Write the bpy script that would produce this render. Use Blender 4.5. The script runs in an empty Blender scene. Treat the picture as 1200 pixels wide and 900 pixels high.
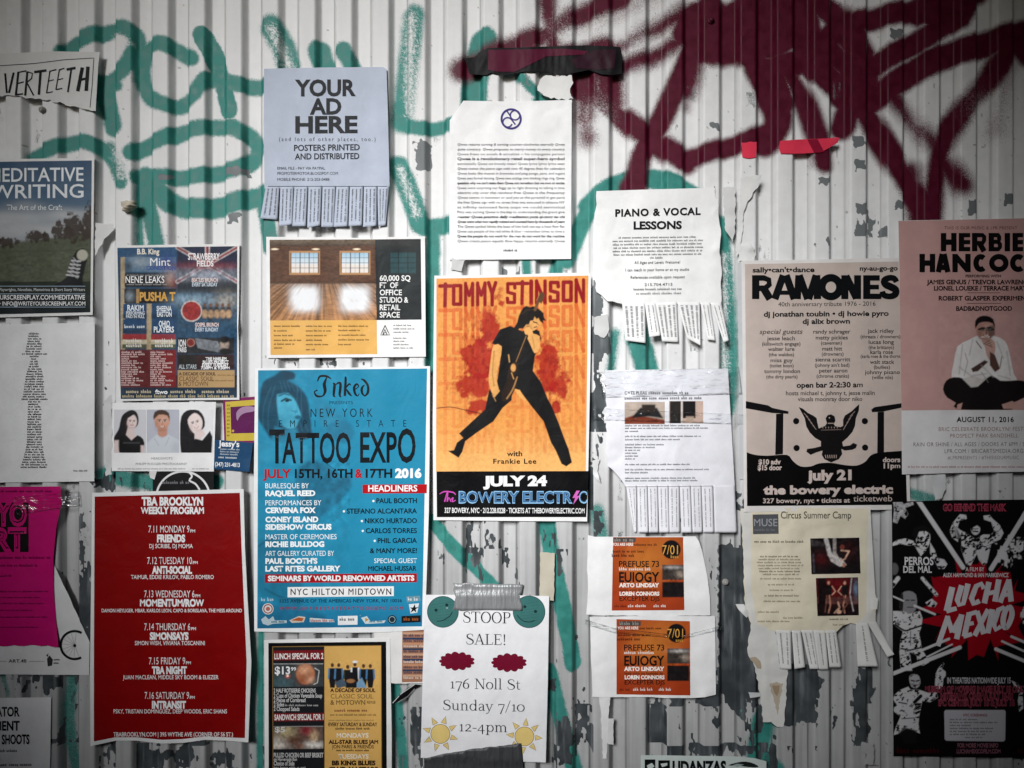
import bpy, bmesh, math, random
import numpy as np
from mathutils import Vector
from mathutils.geometry import delaunay_2d_cdt

scene = bpy.context.scene
# ------------------------------------------------------------------ camera, sky, sun, exposure
S = 1.45e-3            # metres per photo pixel on the wall's face
DIST = 1.34            # camera to wall
EYE = 1.5
cam_d = bpy.data.cameras.new("camera"); cam = bpy.data.objects.new("camera", cam_d)
scene.collection.objects.link(cam)
cam.location = (0, -DIST, EYE); cam.rotation_euler = (math.radians(90), 0, 0)
cam_d.sensor_width = 36; cam_d.lens = 36 * DIST / (1200 * S)
cam_d.clip_start = 0.01; cam_d.clip_end = 500
scene.camera = cam

SUN = Vector((-0.36, -0.85, 0.40)).normalized()     # towards the light
elev = math.asin(SUN.z); azim = math.atan2(SUN.x, SUN.y)
world = bpy.data.worlds.new("World"); scene.world = world; world.use_nodes = True
nt = world.node_tree
sky = nt.nodes.new("ShaderNodeTexSky"); sky.sky_type = 'NISHITA'; sky.sun_disc = False
sky.sun_elevation = elev; sky.sun_rotation = azim
bg = nt.nodes["Background"]; bg.inputs[1].default_value = 0.06
nt.links.new(sky.outputs[0], bg.inputs[0])
sd = bpy.data.lights.new("sun", 'SUN'); sd.energy = 4.2; sd.angle = math.radians(22); sd.color = (0.985, 0.99, 1.0)
so = bpy.data.objects.new("sun", sd); scene.collection.objects.link(so)
so.rotation_euler = SUN.to_track_quat('Z', 'Y').to_euler(); so.location = (-2, -5, 5)
vs = scene.view_settings
vs.view_transform = 'Standard'; vs.look = 'None'; vs.gamma = 1; vs.exposure = 0.13; vs.use_curve_mapping = False
scene.cycles.max_bounces = 6; scene.cycles.transparent_max_bounces = 12

# ------------------------------------------------------------------ helpers: numbers and noise
rnd = random.Random(7)
_T = np.random.RandomState(3).rand(256, 256)
def vnoise(x, y, seed=0):
    x = np.asarray(x, float) + seed * 37.3; y = np.asarray(y, float) + seed * 91.7
    xi = np.floor(x).astype(int); yi = np.floor(y).astype(int)
    fx = x - xi; fy = y - yi
    fx = fx * fx * (3 - 2 * fx); fy = fy * fy * (3 - 2 * fy)
    a = _T[xi & 255, yi & 255]; b = _T[(xi + 1) & 255, yi & 255]
    c = _T[xi & 255, (yi + 1) & 255]; d = _T[(xi + 1) & 255, (yi + 1) & 255]
    return (a * (1 - fx) + b * fx) * (1 - fy) + (c * (1 - fx) + d * fx) * fy
def fbm(x, y, seed=0, o=3):
    r = 0; t = 0; a = 1.0
    for i in range(o):
        r = r + a * vnoise(np.asarray(x) * 2 ** i, np.asarray(y) * 2 ** i, seed + i); t += a; a *= 0.5
    return r / t
def sstep(a, b, x):
    t = np.clip((x - a) / (b - a), 0, 1); return t * t * (3 - 2 * t)
def lin(h):
    h = h.lstrip('#'); v = [int(h[i:i + 2], 16) / 255 for i in (0, 2, 4)]
    return tuple((c / 12.92 if c <= .04045 else ((c + .055) / 1.055) ** 2.4) * 0.95 for c in v)
def smooth_pts(pts, n=4, closed=False):
    p = [np.array(q, float) for q in pts]; m = len(p); out = []
    rng = range(m) if closed else range(m - 1)
    for i in rng:
        a = p[(i - 1) % m] if closed or i > 0 else p[i]
        b = p[i]; c = p[(i + 1) % m]
        d = p[(i + 2) % m] if closed or i + 2 < m else c
        for k in range(n):
            t = k / n
            out.append(0.5 * (2 * b + (c - a) * t + (2 * a - 5 * b + 4 * c - d) * t * t + (3 * b - a - 3 * c + d) * t ** 3))
    if not closed: out.append(p[-1])
    return [tuple(q) for q in out]
def ragged(pts, amp=1.0, step=3, seed=1):
    r = random.Random(seed); out = []
    for (a, b) in zip(pts[:-1], pts[1:]):
        L = math.hypot(b[0] - a[0], b[1] - a[1]); n = max(1, int(L / step))
        nx, ny = -(b[1] - a[1]) / (L + 1e-6), (b[0] - a[0]) / (L + 1e-6)
        for k in range(n):
            t = k / n; j = r.uniform(-amp, amp) if k else 0
            out.append((a[0] + (b[0] - a[0]) * t + nx * j, a[1] + (b[1] - a[1]) * t + ny * j))
    out.append(pts[-1]); return out
def seg_dist(X, Y, a, b):
    dx, dy = b[0] - a[0], b[1] - a[1]; L = dx * dx + dy * dy + 1e-9
    t = np.clip(((X - a[0]) * dx + (Y - a[1]) * dy) / L, 0, 1)
    return np.hypot(X - a[0] - t * dx, Y - a[1] - t * dy), t
def poly_sd(X, Y, pts):
    d = np.full(X.shape, 1e9); ins = np.zeros(X.shape, bool); n = len(pts)
    for i in range(n):
        a = pts[i]; b = pts[(i + 1) % n]
        d = np.minimum(d, seg_dist(X, Y, a, b)[0])
        c = (a[1] > Y) != (b[1] > Y)
        if a[1] != b[1]:
            ins ^= c & (X < (b[0] - a[0]) * (Y - a[1]) / (b[1] - a[1]) + a[0])
    return np.where(ins, -d, d)
def to_world(px, py, h):
    """photo pixel and height off the wall's face (mm) -> metres"""
    px = np.asarray(px, float); py = np.asarray(py, float); h = np.asarray(h, float) / 1000
    k = S * (1 - h / DIST)
    return np.stack([(px - 600) * k, -h, EYE - (py - 450) * k], -1)

# ------------------------------------------------------------------ helpers: materials
_mats = {}
def new_mat(name):
    m = bpy.data.materials.new(name); m.use_nodes = True
    return m, m.node_tree, m.node_tree.nodes["Principled BSDF"]
def ink(hexc, rough=0.55, vary=0.10, name='printed_paper', bump=0.26):
    key = (hexc, rough, vary, bump)
    if key in _mats: return _mats[key]
    m, t, p = new_mat(name)
    col = lin(hexc) if isinstance(hexc, str) else hexc
    tc = t.nodes.new("ShaderNodeTexCoord")
    n = t.nodes.new("ShaderNodeTexNoise"); n.inputs['Scale'].default_value = 22; n.inputs['Detail'].default_value = 6; n.inputs['Roughness'].default_value = .65
    t.links.new(tc.outputs['Object'], n.inputs['Vector'])
    mr = t.nodes.new("ShaderNodeMapRange"); mr.inputs[1].default_value = .3; mr.inputs[2].default_value = .7
    mr.inputs[3].default_value = 1 - vary; mr.inputs[4].default_value = 1 + vary * .5
    t.links.new(n.outputs[0], mr.inputs[0])
    mx = t.nodes.new("ShaderNodeMix"); mx.data_type = 'RGBA'; mx.blend_type = 'MULTIPLY'; mx.inputs[0].default_value = 1
    mx.inputs[6].default_value = (*col, 1); t.links.new(mr.outputs[0], mx.inputs[7])
    t.links.new(mx.outputs[2], p.inputs['Base Color'])
    p.inputs['Roughness'].default_value = rough; p.inputs['Specular IOR Level'].default_value = 0.14
    n2 = t.nodes.new("ShaderNodeTexNoise"); n2.inputs['Scale'].default_value = 26; n2.inputs['Detail'].default_value = 5; n2.inputs['Distortion'].default_value = 1.2
    t.links.new(tc.outputs['Object'], n2.inputs['Vector'])
    b = t.nodes.new("ShaderNodeBump"); b.inputs['Strength'].default_value = bump; b.inputs['Distance'].default_value = .004
    t.links.new(n2.outputs[0], b.inputs['Height']); t.links.new(b.outputs[0], p.inputs['Normal'])
    _mats[key] = m; return m
def pic_mat():
    if 'pic' in _mats: return _mats['pic']
    m, t, p = new_mat('printed_picture')
    a = t.nodes.new("ShaderNodeAttribute"); a.attribute_name = 'Col'
    t.links.new(a.outputs['Color'], p.inputs['Base Color'])
    p.inputs['Roughness'].default_value = .5; p.inputs['Specular IOR Level'].default_value = 0.14
    tc = t.nodes.new("ShaderNodeTexCoord")
    n2 = t.nodes.new("ShaderNodeTexNoise"); n2.inputs['Scale'].default_value = 26; n2.inputs['Detail'].default_value = 5; n2.inputs['Distortion'].default_value = 1.2
    t.links.new(tc.outputs['Object'], n2.inputs['Vector'])
    b = t.nodes.new("ShaderNodeBump"); b.inputs['Strength'].default_value = .24; b.inputs['Distance'].default_value = .004
    t.links.new(n2.outputs[0], b.inputs['Height']); t.links.new(b.outputs[0], p.inputs['Normal'])
    _mats['pic'] = m; return m
def clear_tape_mat():
    if 'clear' in _mats: return _mats['clear']
    m, t, p = new_mat('clear_tape'); t.nodes.remove(p)
    out = t.nodes['Material Output']
    tr = t.nodes.new("ShaderNodeBsdfTransparent"); tr.inputs[0].default_value = (.985, .988, .99, 1)
    gl = t.nodes.new("ShaderNodeBsdfGlossy"); gl.inputs['Roughness'].default_value = .12; gl.inputs[0].default_value = (.95, .95, .95, 1)
    tc = t.nodes.new("ShaderNodeTexCoord"); n = t.nodes.new("ShaderNodeTexNoise")
    mp = t.nodes.new("ShaderNodeMapping"); mp.inputs['Scale'].default_value = (40, 40, 130)
    n.inputs['Scale'].default_value = 1; n.inputs['Detail'].default_value = 3
    t.links.new(tc.outputs['Object'], mp.inputs[0]); t.links.new(mp.outputs[0], n.inputs['Vector'])
    b = t.nodes.new("ShaderNodeBump"); b.inputs['Strength'].default_value = .9; b.inputs['Distance'].default_value = .006
    t.links.new(n.outputs[0], b.inputs['Height']); t.links.new(b.outputs[0], gl.inputs['Normal'])
    fr = t.nodes.new("ShaderNodeLayerWeight"); fr.inputs[0].default_value = .22
    t.links.new(b.outputs[0], fr.inputs['Normal'])
    ad = t.nodes.new("ShaderNodeMapRange"); ad.inputs[3].default_value = .02; ad.inputs[4].default_value = .6
    t.links.new(fr.outputs['Fresnel'], ad.inputs[0])
    mx = t.nodes.new("ShaderNodeMixShader"); t.links.new(ad.outputs[0], mx.inputs[0])
    t.links.new(tr.outputs[0], mx.inputs[1]); t.links.new(gl.outputs[0], mx.inputs[2]); t.links.new(mx.outputs[0], out.inputs[0])
    _mats['clear'] = m; return m
def duct_mat(hexc='#8f9192', name='duct_tape', rough=.38):
    key = ('duct', hexc)
    if key in _mats: return _mats[key]
    m, t, p = new_mat(name); c = lin(hexc)
    tc = t.nodes.new("ShaderNodeTexCoord"); mp = t.nodes.new("ShaderNodeMapping"); mp.inputs['Scale'].default_value = (150, 150, 22)
    n = t.nodes.new("ShaderNodeTexNoise"); n.inputs['Scale'].default_value = 1; n.inputs['Detail'].default_value = 5
    t.links.new(tc.outputs['Object'], mp.inputs[0]); t.links.new(mp.outputs[0], n.inputs['Vector'])
    cr = t.nodes.new("ShaderNodeMix"); cr.data_type = 'RGBA'
    cr.inputs[6].default_value = (*[v * .55 for v in c], 1); cr.inputs[7].default_value = (*[min(v * 1.25, .8) for v in c], 1)
    t.links.new(n.outputs[0], cr.inputs[0]); t.links.new(cr.outputs[2], p.inputs['Base Color'])
    p.inputs['Roughness'].default_value = rough; p.inputs['Metallic'].default_value = .25
    b = t.nodes.new("ShaderNodeBump"); b.inputs['Strength'].default_value = .8; b.inputs['Distance'].default_value = .003
    t.links.new(n.outputs[0], b.inputs['Height']); t.links.new(b.outputs[0], p.inputs['Normal'])
    _mats[key] = m; return m

# ------------------------------------------------------------------ helpers: mesh building
class MB:
    def __init__(s): s.v = []; s.f = []; s.m = []; s.c = []; s.mats = []
    def slot(s, mat):
        if mat not in s.mats: s.mats.append(mat)
        return s.mats.index(mat)
    def add(s, pts, faces, mat, cols=None):
        """pts: (n,3) of photo x, photo y, height in mm"""
        o = len(s.v); i = s.slot(mat); pts = [tuple(p) for p in pts]
        for f in faces:
            a = 0
            for k in range(len(f)):
                p, q = pts[f[k]], pts[f[(k + 1) % len(f)]]; a += p[0] * q[1] - q[0] * p[1]
            s.f.append([o + j for j in (f if a < 0 else f[::-1])]); s.m.append(i)
        s.v += pts
        s.c += [(1, 1, 1, 1)] * len(pts) if cols is None else [(*c, 1) for c in cols]
def mesh_obj(name, mb, origin, parent=None, thick=0.0):
    P = np.array(mb.v); W = to_world(P[:, 0], P[:, 1], P[:, 2]) - np.array(origin)
    me = bpy.data.meshes.new(name); me.from_pydata(W.tolist(), [], mb.f)
    for m in mb.mats: me.materials.append(m)
    me.polygons.foreach_set('material_index', mb.m)
    me.polygons.foreach_set('use_smooth', [True] * len(mb.f))
    at = me.color_attributes.new('Col', 'FLOAT_COLOR', 'POINT')
    at.data.foreach_set('color', np.array(mb.c, dtype=np.float32).ravel())
    me.update()
    o = bpy.data.objects.new(name, me); scene.collection.objects.link(o)
    if parent: o.parent = parent
    else: o.location = origin
    if thick:
        sm = o.modifiers.new('thickness', 'SOLIDIFY'); sm.thickness = thick; sm.offset = -1
    return o
def tag(o, label=None, cat=None, group=None, kind=None):
    for k, v in (('label', label), ('category', cat), ('group', group), ('kind', kind)):
        if v: o[k] = v
    return o
def bilin(q, u, v):
    (x0, y0), (x1, y1), (x2, y2), (x3, y3) = q
    return ((x0 * (1 - u) + x1 * u) * (1 - v) + (x3 * (1 - u) + x2 * u) * v,
            (y0 * (1 - u) + y1 * u) * (1 - v) + (y3 * (1 - u) + y2 * u) * v)
def grid_quad(q, step):
    w = max(math.hypot(q[1][0] - q[0][0], q[1][1] - q[0][1]), math.hypot(q[2][0] - q[3][0], q[2][1] - q[3][1]))
    hh = max(math.hypot(q[3][0] - q[0][0], q[3][1] - q[0][1]), math.hypot(q[2][0] - q[1][0], q[2][1] - q[1][1]))
    nx = max(1, int(round(w / step))); ny = max(1, int(round(hh / step)))
    u, v = np.meshgrid(np.linspace(0, 1, nx + 1), np.linspace(0, 1, ny + 1))
    X, Y = bilin(q, u.ravel(), v.ravel()); W = nx + 1
    F = [(j * W + i, j * W + i + 1, (j + 1) * W + i + 1, (j + 1) * W + i) for j in range(ny) for i in range(nx)]
    return X, Y, F
def tri_poly(pts, step):
    """triangles filling a polygon, with inner points so that it can bend"""
    full = []
    for a, b in zip(pts, list(pts[1:]) + [pts[0]]):
        m = max(1, int(math.hypot(b[0] - a[0], b[1] - a[1]) / step)); full += [(a[0] + (b[0] - a[0]) * k / m, a[1] + (b[1] - a[1]) * k / m) for k in range(m)]
    pts = full; n = len(pts); P = [Vector(p) for p in pts]
    xs = [p[0] for p in pts]; ys = [p[1] for p in pts]
    gx, gy = np.meshgrid(np.arange(min(xs) + step / 2, max(xs), step), np.arange(min(ys) + step / 2, max(ys), step))
    gx = gx.ravel(); gy = gy.ravel()
    if len(gx):
        k = poly_sd(gx, gy, pts) < -step * .35; P += [Vector((a, b)) for a, b in zip(gx[k], gy[k])]
    r = delaunay_2d_cdt(P, [], [list(range(n))], 1, 1e-5)
    return [(p.x, p.y) for p in r[0]], [list(f) for f in r[2]]
def strip_mesh(pts, closed=False):
    """pts: (x, y, w) -> ribbon vertices and quads"""
    p = np.array(pts, float); n = len(p)
    if closed: t = np.roll(p[:, :2], -1, 0) - np.roll(p[:, :2], 1, 0)
    else:
        t = np.gradient(p[:, :2], axis=0)
    t /= (np.linalg.norm(t, axis=1, keepdims=True) + 1e-9)
    nn = np.stack([-t[:, 1], t[:, 0]], 1) * p[:, 2:3] / 2
    V = np.concatenate([p[:, :2] + nn, p[:, :2] - nn]); k = n if closed else n - 1
    F = [(i, (i + 1) % n, n + (i + 1) % n, n + i) for i in range(k)]
    return V, F

# ------------------------------------------------------------------ helpers: lettering from the built-in font
_gl = {}
_tc = bpy.data.curves.new('lettering', 'FONT'); _tc.resolution_u = 3
_to = bpy.data.objects.new('lettering', _tc)
def _shape(body, off):
    _tc.body = body; _tc.offset = 0 if body in 'MWmw' and off > 0 else off
    me = bpy.data.meshes.new_from_object(_to)
    v = np.array([tuple(q.co)[:2] for q in me.vertices]).reshape(-1, 2); f = [tuple(p.vertices) for p in me.polygons]
    bpy.data.meshes.remove(me); return v, f
_cap = None
def glyph(c, off):
    global _cap
    if _cap is None:
        _cap = _shape('H', 0)[0][:, 1].max()
    if (c, off) not in _gl:
        if ('bar',) not in _gl:
            v = _shape('||', 0)[0]; w = _shape('|', 0)[0]
            _gl[('bar',)] = v[:, 0].max() - w[:, 0].max()
        a = _gl[('bar',)]
        v2 = _shape('|' + c + '|', 0)[0]; w = _shape('|', 0)[0]
        adv = v2[:, 0].max() - w[:, 0].max() - a
        v, f = _shape(c, off) if c != ' ' else (np.zeros((0, 2)), [])
        _gl[(c, off)] = (v / _cap, f, adv / _cap)
    return _gl[(c, off)]
def layout(s, off=0.0, track=0.0):
    x = 0; out = []
    for c in s:
        v, f, a = glyph(c, off)
        if c in 'MWmw' and off > 0:      # these glyphs thicken badly: print them twice, a little apart
            out.append((v + np.array([x - off * .9, 0]), f)); out.append((v + np.array([x + off * .9, 0]), f))
        else: out.append((v + np.array([x, 0]) if len(v) else v, f))
        x += a + track
    xs = [v[:, 0] for v, f in out if len(v)]
    return out, min(q.min() for q in xs), max(q.max() for q in xs)
def cut_mesh(v, f, step):
    bm = bmesh.new(); vv = [bm.verts.new((p[0], p[1], 0)) for p in v]
    for q in f:
        try: bm.faces.new([vv[i] for i in q])
        except ValueError: pass
    for ax in (0, 1):
        lo, hi = v[:, ax].min(), v[:, ax].max(); k = lo + step
        while k < hi:
            no = [0, 0, 0]; no[ax] = 1; co = [0, 0, 0]; co[ax] = k
            bmesh.ops.bisect_plane(bm, geom=bm.verts[:] + bm.edges[:] + bm.faces[:], plane_co=co, plane_no=no, dist=1e-4); k += step
    bm.verts.index_update()
    r = np.array([q.co[:2] for q in bm.verts]), [tuple(x.index for x in q.verts) for q in bm.faces]
    bm.free(); return r

# ------------------------------------------------------------------ helpers: a raster painter for printed pictures
class Pic:
    def __init__(s, q, step=1.0, base='#ffffff'):
        if len(q) == 2: (a, b), (c, d) = q; q = [(a, b), (c, b), (c, d), (a, d)]
        s.q = q; s.X, s.Y, s.F = grid_quad(q, step)
        s.c = np.tile(np.array(lin(base)), (len(s.X), 1)).astype(float)
    def _c(s, c): return np.array(lin(c) if isinstance(c, str) else c)
    def mix(s, m, c):
        m = np.clip(m, 0, 1)[:, None]; s.c = s.c * (1 - m) + s._c(c) * m; return s
    def fill(s, pts, c, soft=1.0, a=1.0, sm=0):
        if sm: pts = smooth_pts(pts, sm, True)
        xs = [p[0] for p in pts]; ys = [p[1] for p in pts]; e = soft + 1
        k = (s.X > min(xs) - e) & (s.X < max(xs) + e) & (s.Y > min(ys) - e) & (s.Y < max(ys) + e)
        if not k.any(): return s
        d = poly_sd(s.X[k], s.Y[k], pts); m = np.clip(.5 - d / soft, 0, 1) * a
        s.c[k] = s.c[k] * (1 - m[:, None]) + s._c(c) * m[:, None]; return s
    def rect(s, x0, y0, x1, y1, c, soft=.8, a=1.0): return s.fill([(x0, y0), (x1, y0), (x1, y1), (x0, y1)], c, soft, a)
    def ell(s, x, y, rx, ry, c, soft=1.0, a=1.0):
        r = np.hypot((s.X - x) / rx, (s.Y - y) / ry); w = soft / min(rx, ry)
        return s.mix(np.clip(.5 - (r - 1) / w, 0, 1) * a, c)
    def glow(s, x, y, rx, ry, c, a=1.0):
        return s.mix(a * np.exp(-(((s.X - x) / rx) ** 2 + ((s.Y - y) / ry) ** 2)), c)
    def line(s, pts, w, c, soft=.8, a=1.0, sm=0):
        if sm: pts = smooth_pts(pts, sm)
        d = np.full(s.X.shape, 1e9)
        for p, q in zip(pts[:-1], pts[1:]): d = np.minimum(d, seg_dist(s.X, s.Y, p, q)[0])
        return s.mix(np.clip(.5 - (d - w / 2) / soft, 0, 1) * a, c)
    def vgrad(s, y0, y1, c0, c1, x0=-1e5, x1=1e5):
        k = (s.Y >= y0) & (s.Y <= y1) & (s.X >= x0) & (s.X <= x1); t = ((s.Y[k] - y0) / (y1 - y0))[:, None]
        s.c[k] = s._c(c0) * (1 - t) + s._c(c1) * t; return s
    def tone(s, grey, k):
        l = (s.c @ np.array([.21, .72, .07]))[:, None]; s.c = (s.c * (1 - grey) + l * grey) * k; return s
    def noise(s, amt, sx, sy=None, seed=0, k=None, o=3):
        n = fbm(s.X / sx, s.Y / (sy or sx), seed, o) * 2 - 1; m = 1 + amt * n
        if k is not None: m = np.where(k, m, 1)
        s.c = np.clip(s.c * m[:, None], 0, .95); return s

def face(p, x, y, r, skin, dark, lip, tilt=0.0, smile=0.3):
    """features of a printed photographed face of half-width r: side shade, brows, eyes, nose, mouth"""
    c, q = math.cos(tilt), math.sin(tilt)
    P = lambda a, b: (x + (a * c - b * q) * r, y + (a * q + b * c) * r)
    p.glow(*P(-.85, .35), r * .35, r * .8, dark, .4); p.glow(*P(0, 1.25), r * .7, r * .25, dark, .4); p.glow(*P(.25, -.3), r * .5, r * .4, '#f6e4da', .25)
    for e in (-.42, .42):
        p.line([P(e - .22, -.36), P(e + .22, -.4)], r * .12, '#2a1c18', r * .12, .85); p.ell(*P(e, -.14), r * .2, r * .11, '#efe6e2', r * .1, .7); p.ell(*P(e, -.14), r * .12, r * .12, '#1d1412', r * .1, .95)
        p.line([P(e - .22, -.2), P(e + .22, -.2)], r * .07, '#2a1c18', r * .1, .8)
    p.line([P(.06, -.1), P(.14, .3), P(-.04, .36)], r * .09, dark, r * .14, .8)
    p.line([P(-.34, .66), P(0, .66 + smile * .5), P(.34, .66)], r * .16, lip, r * .12, .9, 3)
    if smile > .2: p.line([P(-.24, .67), P(0, .69 + smile * .3), P(.24, .67)], r * .09, '#f6f0ec', r * .1, .9, 3)
# ------------------------------------------------------------------ a sheet of paper stuck on the wall
def rib_phase(px): return ((np.asarray(px, float) - 437) % 43.1) / 43.1
class Sheet:
    def __init__(s, name, label, cat, outline, base=1.5, colour='#eeeeee', group=None, wav=.7, sag=.8, seed=1,
                 slope=0.0, curls=(), creases=(), step=3.0, rough=.55, bump=.26, crumple=.16):
        s.crumple = crumple
        s.name, s.label, s.cat, s.group = name, label, cat, group
        s.base, s.wav, s.sag, s.seed, s.curls, s.creases, s.slope = base, wav, sag, seed, curls, creases, slope
        s.parts = {}; s.rough = rough; s.bump = bump; s.outline = outline; s.extra = []
        xs = [p[0] for p in outline]; ys = [p[1] for p in outline]
        s.cx, s.cy = (min(xs) + max(xs)) / 2, (min(ys) + max(ys)) / 2
        s.colour = colour; step = min(step, 2.0) if crumple > .3 else step; s.step = step; s.gap = .17 if crumple > .3 else .11
        if len(outline) == 4: X, Y, F = grid_quad(outline, step)
        else:
            V, F = tri_poly(outline, step * 1.3); X = np.array([p[0] for p in V]); Y = np.array([p[1] for p in V])
        m = s.mb(None); m.add(np.stack([X, Y, s.h(X, Y)], 1), F, ink(colour, rough, bump=bump))
    def mb(s, part):
        if part not in s.parts: s.parts[part] = MB()
        return s.parts[part]
    def h(s, X, Y, z=0):
        X = np.asarray(X, float); Y = np.asarray(Y, float)
        h = s.base + s.wav * (fbm(X / 55, Y / 70, s.seed, 2) - .5) * 2.2
        h = h - s.sag * (0.5 + .5 * np.cos(2 * np.pi * (rib_phase(X) - .78))) * (0.5 + fbm(X / 80, Y / 60, s.seed + 5, 1))
        r1 = np.abs(fbm(X / 21 + Y / 60, Y / 24, s.seed + 11, 1) - .5) * 2; r2 = np.abs(fbm(X / 34 - Y / 40, Y / 30, s.seed + 17, 1) - .5) * 2
        h = h + s.crumple * (1.2 * sstep(0, .7, r1) + 1.5 * sstep(0, .7, r2) + .6 * fbm(X / 10, Y / 10, s.seed + 2, 1))
        for (cx, cy, r, up) in s.curls:
            h = h + up * np.clip(1 - np.hypot(X - cx, Y - cy) / r, 0, 1) ** 2
        for (a, b, w, amp) in s.creases:
            d, t = seg_dist(X, Y, a, b); h = h + amp * np.exp(-(d / w) ** 2) * np.sin(np.pi * np.clip(t, .02, .98))
        return np.maximum(h, .25) + z * s.gap
    def put(s, V, F, mat, z, part=None, cols=None, lift=0):
        V = np.asarray(V, float).reshape(-1, 2)
        s.mb(part).add(np.stack([V[:, 0], V[:, 1], s.h(V[:, 0], V[:, 1], z) + lift], 1), F, mat, cols)
    def ink(s, c): return ink(c, s.rough, bump=s.bump)
    def quad(s, q, c, z=1, part=None, step=3.0):
        X, Y, F = grid_quad(q, step); s.put(np.stack([X, Y], 1), F, s.ink(c), z, part)
    def rect(s, x0, y0, x1, y1, c, z=1, part=None):
        f = lambda x, y: (x, y + s.slope * (x - s.cx))
        s.quad([f(x0, y0), f(x1, y0), f(x1, y1), f(x0, y1)], c, z, part)
    def poly(s, pts, c, z=2, part=None, sm=0, step=4):
        if sm: pts = smooth_pts(pts, sm, True)
        V, F = tri_poly(pts, step); s.put(V, F, s.ink(c), z, part)
    def pic(s, p, z=2, part='picture'):
        k = part; n = 0
        while k in s.parts: n += 1; k = part + '#%d' % n
        s.put(np.stack([p.X, p.Y], 1), p.F, pic_mat(), z, k, np.clip(p.c, 0, 1))
    def stroke(s, pts, w=None, c='#111111', z=3, part=None, sm=0, closed=False):
        pts = [(p[0], p[1], p[2] if len(p) > 2 else w) for p in pts]
        if sm: pts = smooth_pts(pts, sm, closed)
        out = []
        for a, b in zip(pts[:-1], pts[1:]):
            n = max(1, int(math.hypot(a[0] - b[0], a[1] - b[1]) / 4))
            out += [tuple(a[i] + (b[i] - a[i]) * k / n for i in range(3)) for k in range(n)]
        out.append(pts[-1])
        V, F = strip_mesh(out, closed); s.tick = (getattr(s, 'tick', 0) + 1) % 8
        s.put(V, F, s.ink(c), z, part, lift=.012 * s.tick)
    def ring(s, x, y, r, w, c, z=3, part=None, a0=0, a1=360, ry=None):
        n = max(8, int(r * abs(a1 - a0) / 360 * 3)); full = abs(a1 - a0) >= 360; ry = ry or r
        pts = [(x + r * math.cos(math.radians(a0 + (a1 - a0) * k / n)), y + ry * math.sin(math.radians(a0 + (a1 - a0) * k / n)), w)
               for k in range(n if full else n + 1)]
        V, F = strip_mesh(pts, full); s.put(V, F, s.ink(c), z, part)
    def disc(s, x, y, r, c, z=3, part=None, ry=None):
        n = max(8, int(r * 4)); ry = ry or r
        s.poly([(x + r * math.cos(6.2832 * k / n), y + ry * math.sin(6.2832 * k / n)) for k in range(n)], c, z, part)
    def text(s, t, x0, x1, y, cap, c='#151515', b=0.0, z=4, part=None, tr=0.0, it=0.0, slope=None):
        """a line of lettering from x0 to x1 with its baseline at y"""
        g, a, e = layout(t, b, tr); kx = (x1 - x0) / (e - a); sl = s.slope if slope is None else slope; m = s.ink(c)
        for i, (v, f) in enumerate(g):
            if not len(v): continue
            w = np.stack([x0 + (v[:, 0] - a + it * v[:, 1]) * kx, y - v[:, 1] * cap], 1)
            if cap > 11: w, f = cut_mesh(w, f, 5.0)
            w[:, 1] += sl * (w[:, 0] - s.cx); s.put(w, f, m, z, part, lift=.015 * (i % 3))
    def squig(s, x0, x1, y, size=2.6, c='#333333', z=4, part=None, seed=0, align='l', fill=1.0, vert=False):
        """print too small to read in the photograph: rows of tiny marks in word lengths"""
        r = random.Random(seed * 131 + int(y * 10)); V = []; F = []; x = x0; end = x0 + (x1 - x0) * fill
        while x < end - size:
            for k in range(r.randint(2, 8)):
                if x > end - size * .4: break
                hh = size * (r.choice((.62, .62, .7, 1.0)))
                for (u0, u1, v0, v1) in ((0, .15, 0, hh), (.26, .40, 0, .6 * size), (.15, .26, *((0, .13 * size) if r.random() < .4 else (.28 * size, .40 * size) if r.random() < .5 else (.5 * size, .62 * size)))):
                    o = len(V); bx0, bx1 = x + u0 * size, x + u1 * size
                    V += [(bx0, y - v0), (bx1, y - v0), (bx1, y - v1), (bx0, y - v1)]; F.append((o, o + 1, o + 2, o + 3))
                x += size * r.uniform(.54, .66)
            x += size * .5
        if not V: return
        V = np.array(V)
        if vert: V = np.stack([x0 * 0 + vert[0] + (V[:, 1] - y), vert[1] - (V[:, 0] - x0)], 1)
        else: V[:, 1] += s.slope * (V[:, 0] - s.cx)
        s.put(V, F, s.ink(c), z, part)
    def lines(s, x0, x1, ys, size=2.6, c='#444444', fills=None, part=None, z=4):
        for i, y in enumerate(ys): s.squig(x0, x1, y, size, c, z, part, seed=i + int(x0), fill=(fills[i % len(fills)] if fills else 1))
    def tape(s, q, mat=None, lift=.9, wav=.5, name='tape', step=3.0, outline=None, label=None):
        """a strip of tape that holds the sheet: a part of its own"""
        m = MB()
        if outline: V, F = tri_poly(outline, step * 1.3); X = np.array([p[0] for p in V]); Y = np.array([p[1] for p in V])
        else: X, Y, F = grid_quad(q, step)
        ins = poly_sd(X, Y, s.outline) < 2
        H = np.where(ins, s.h(X, Y) + lift, np.maximum(s.base * .6, .4) + lift) + wav * (fbm(X / 9, Y / 14, s.seed + 3, 2) - .5)
        m.add(np.stack([X, Y, H], 1), F, mat or clear_tape_mat()); s.extra.append((name, m, .00012, label))
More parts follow.
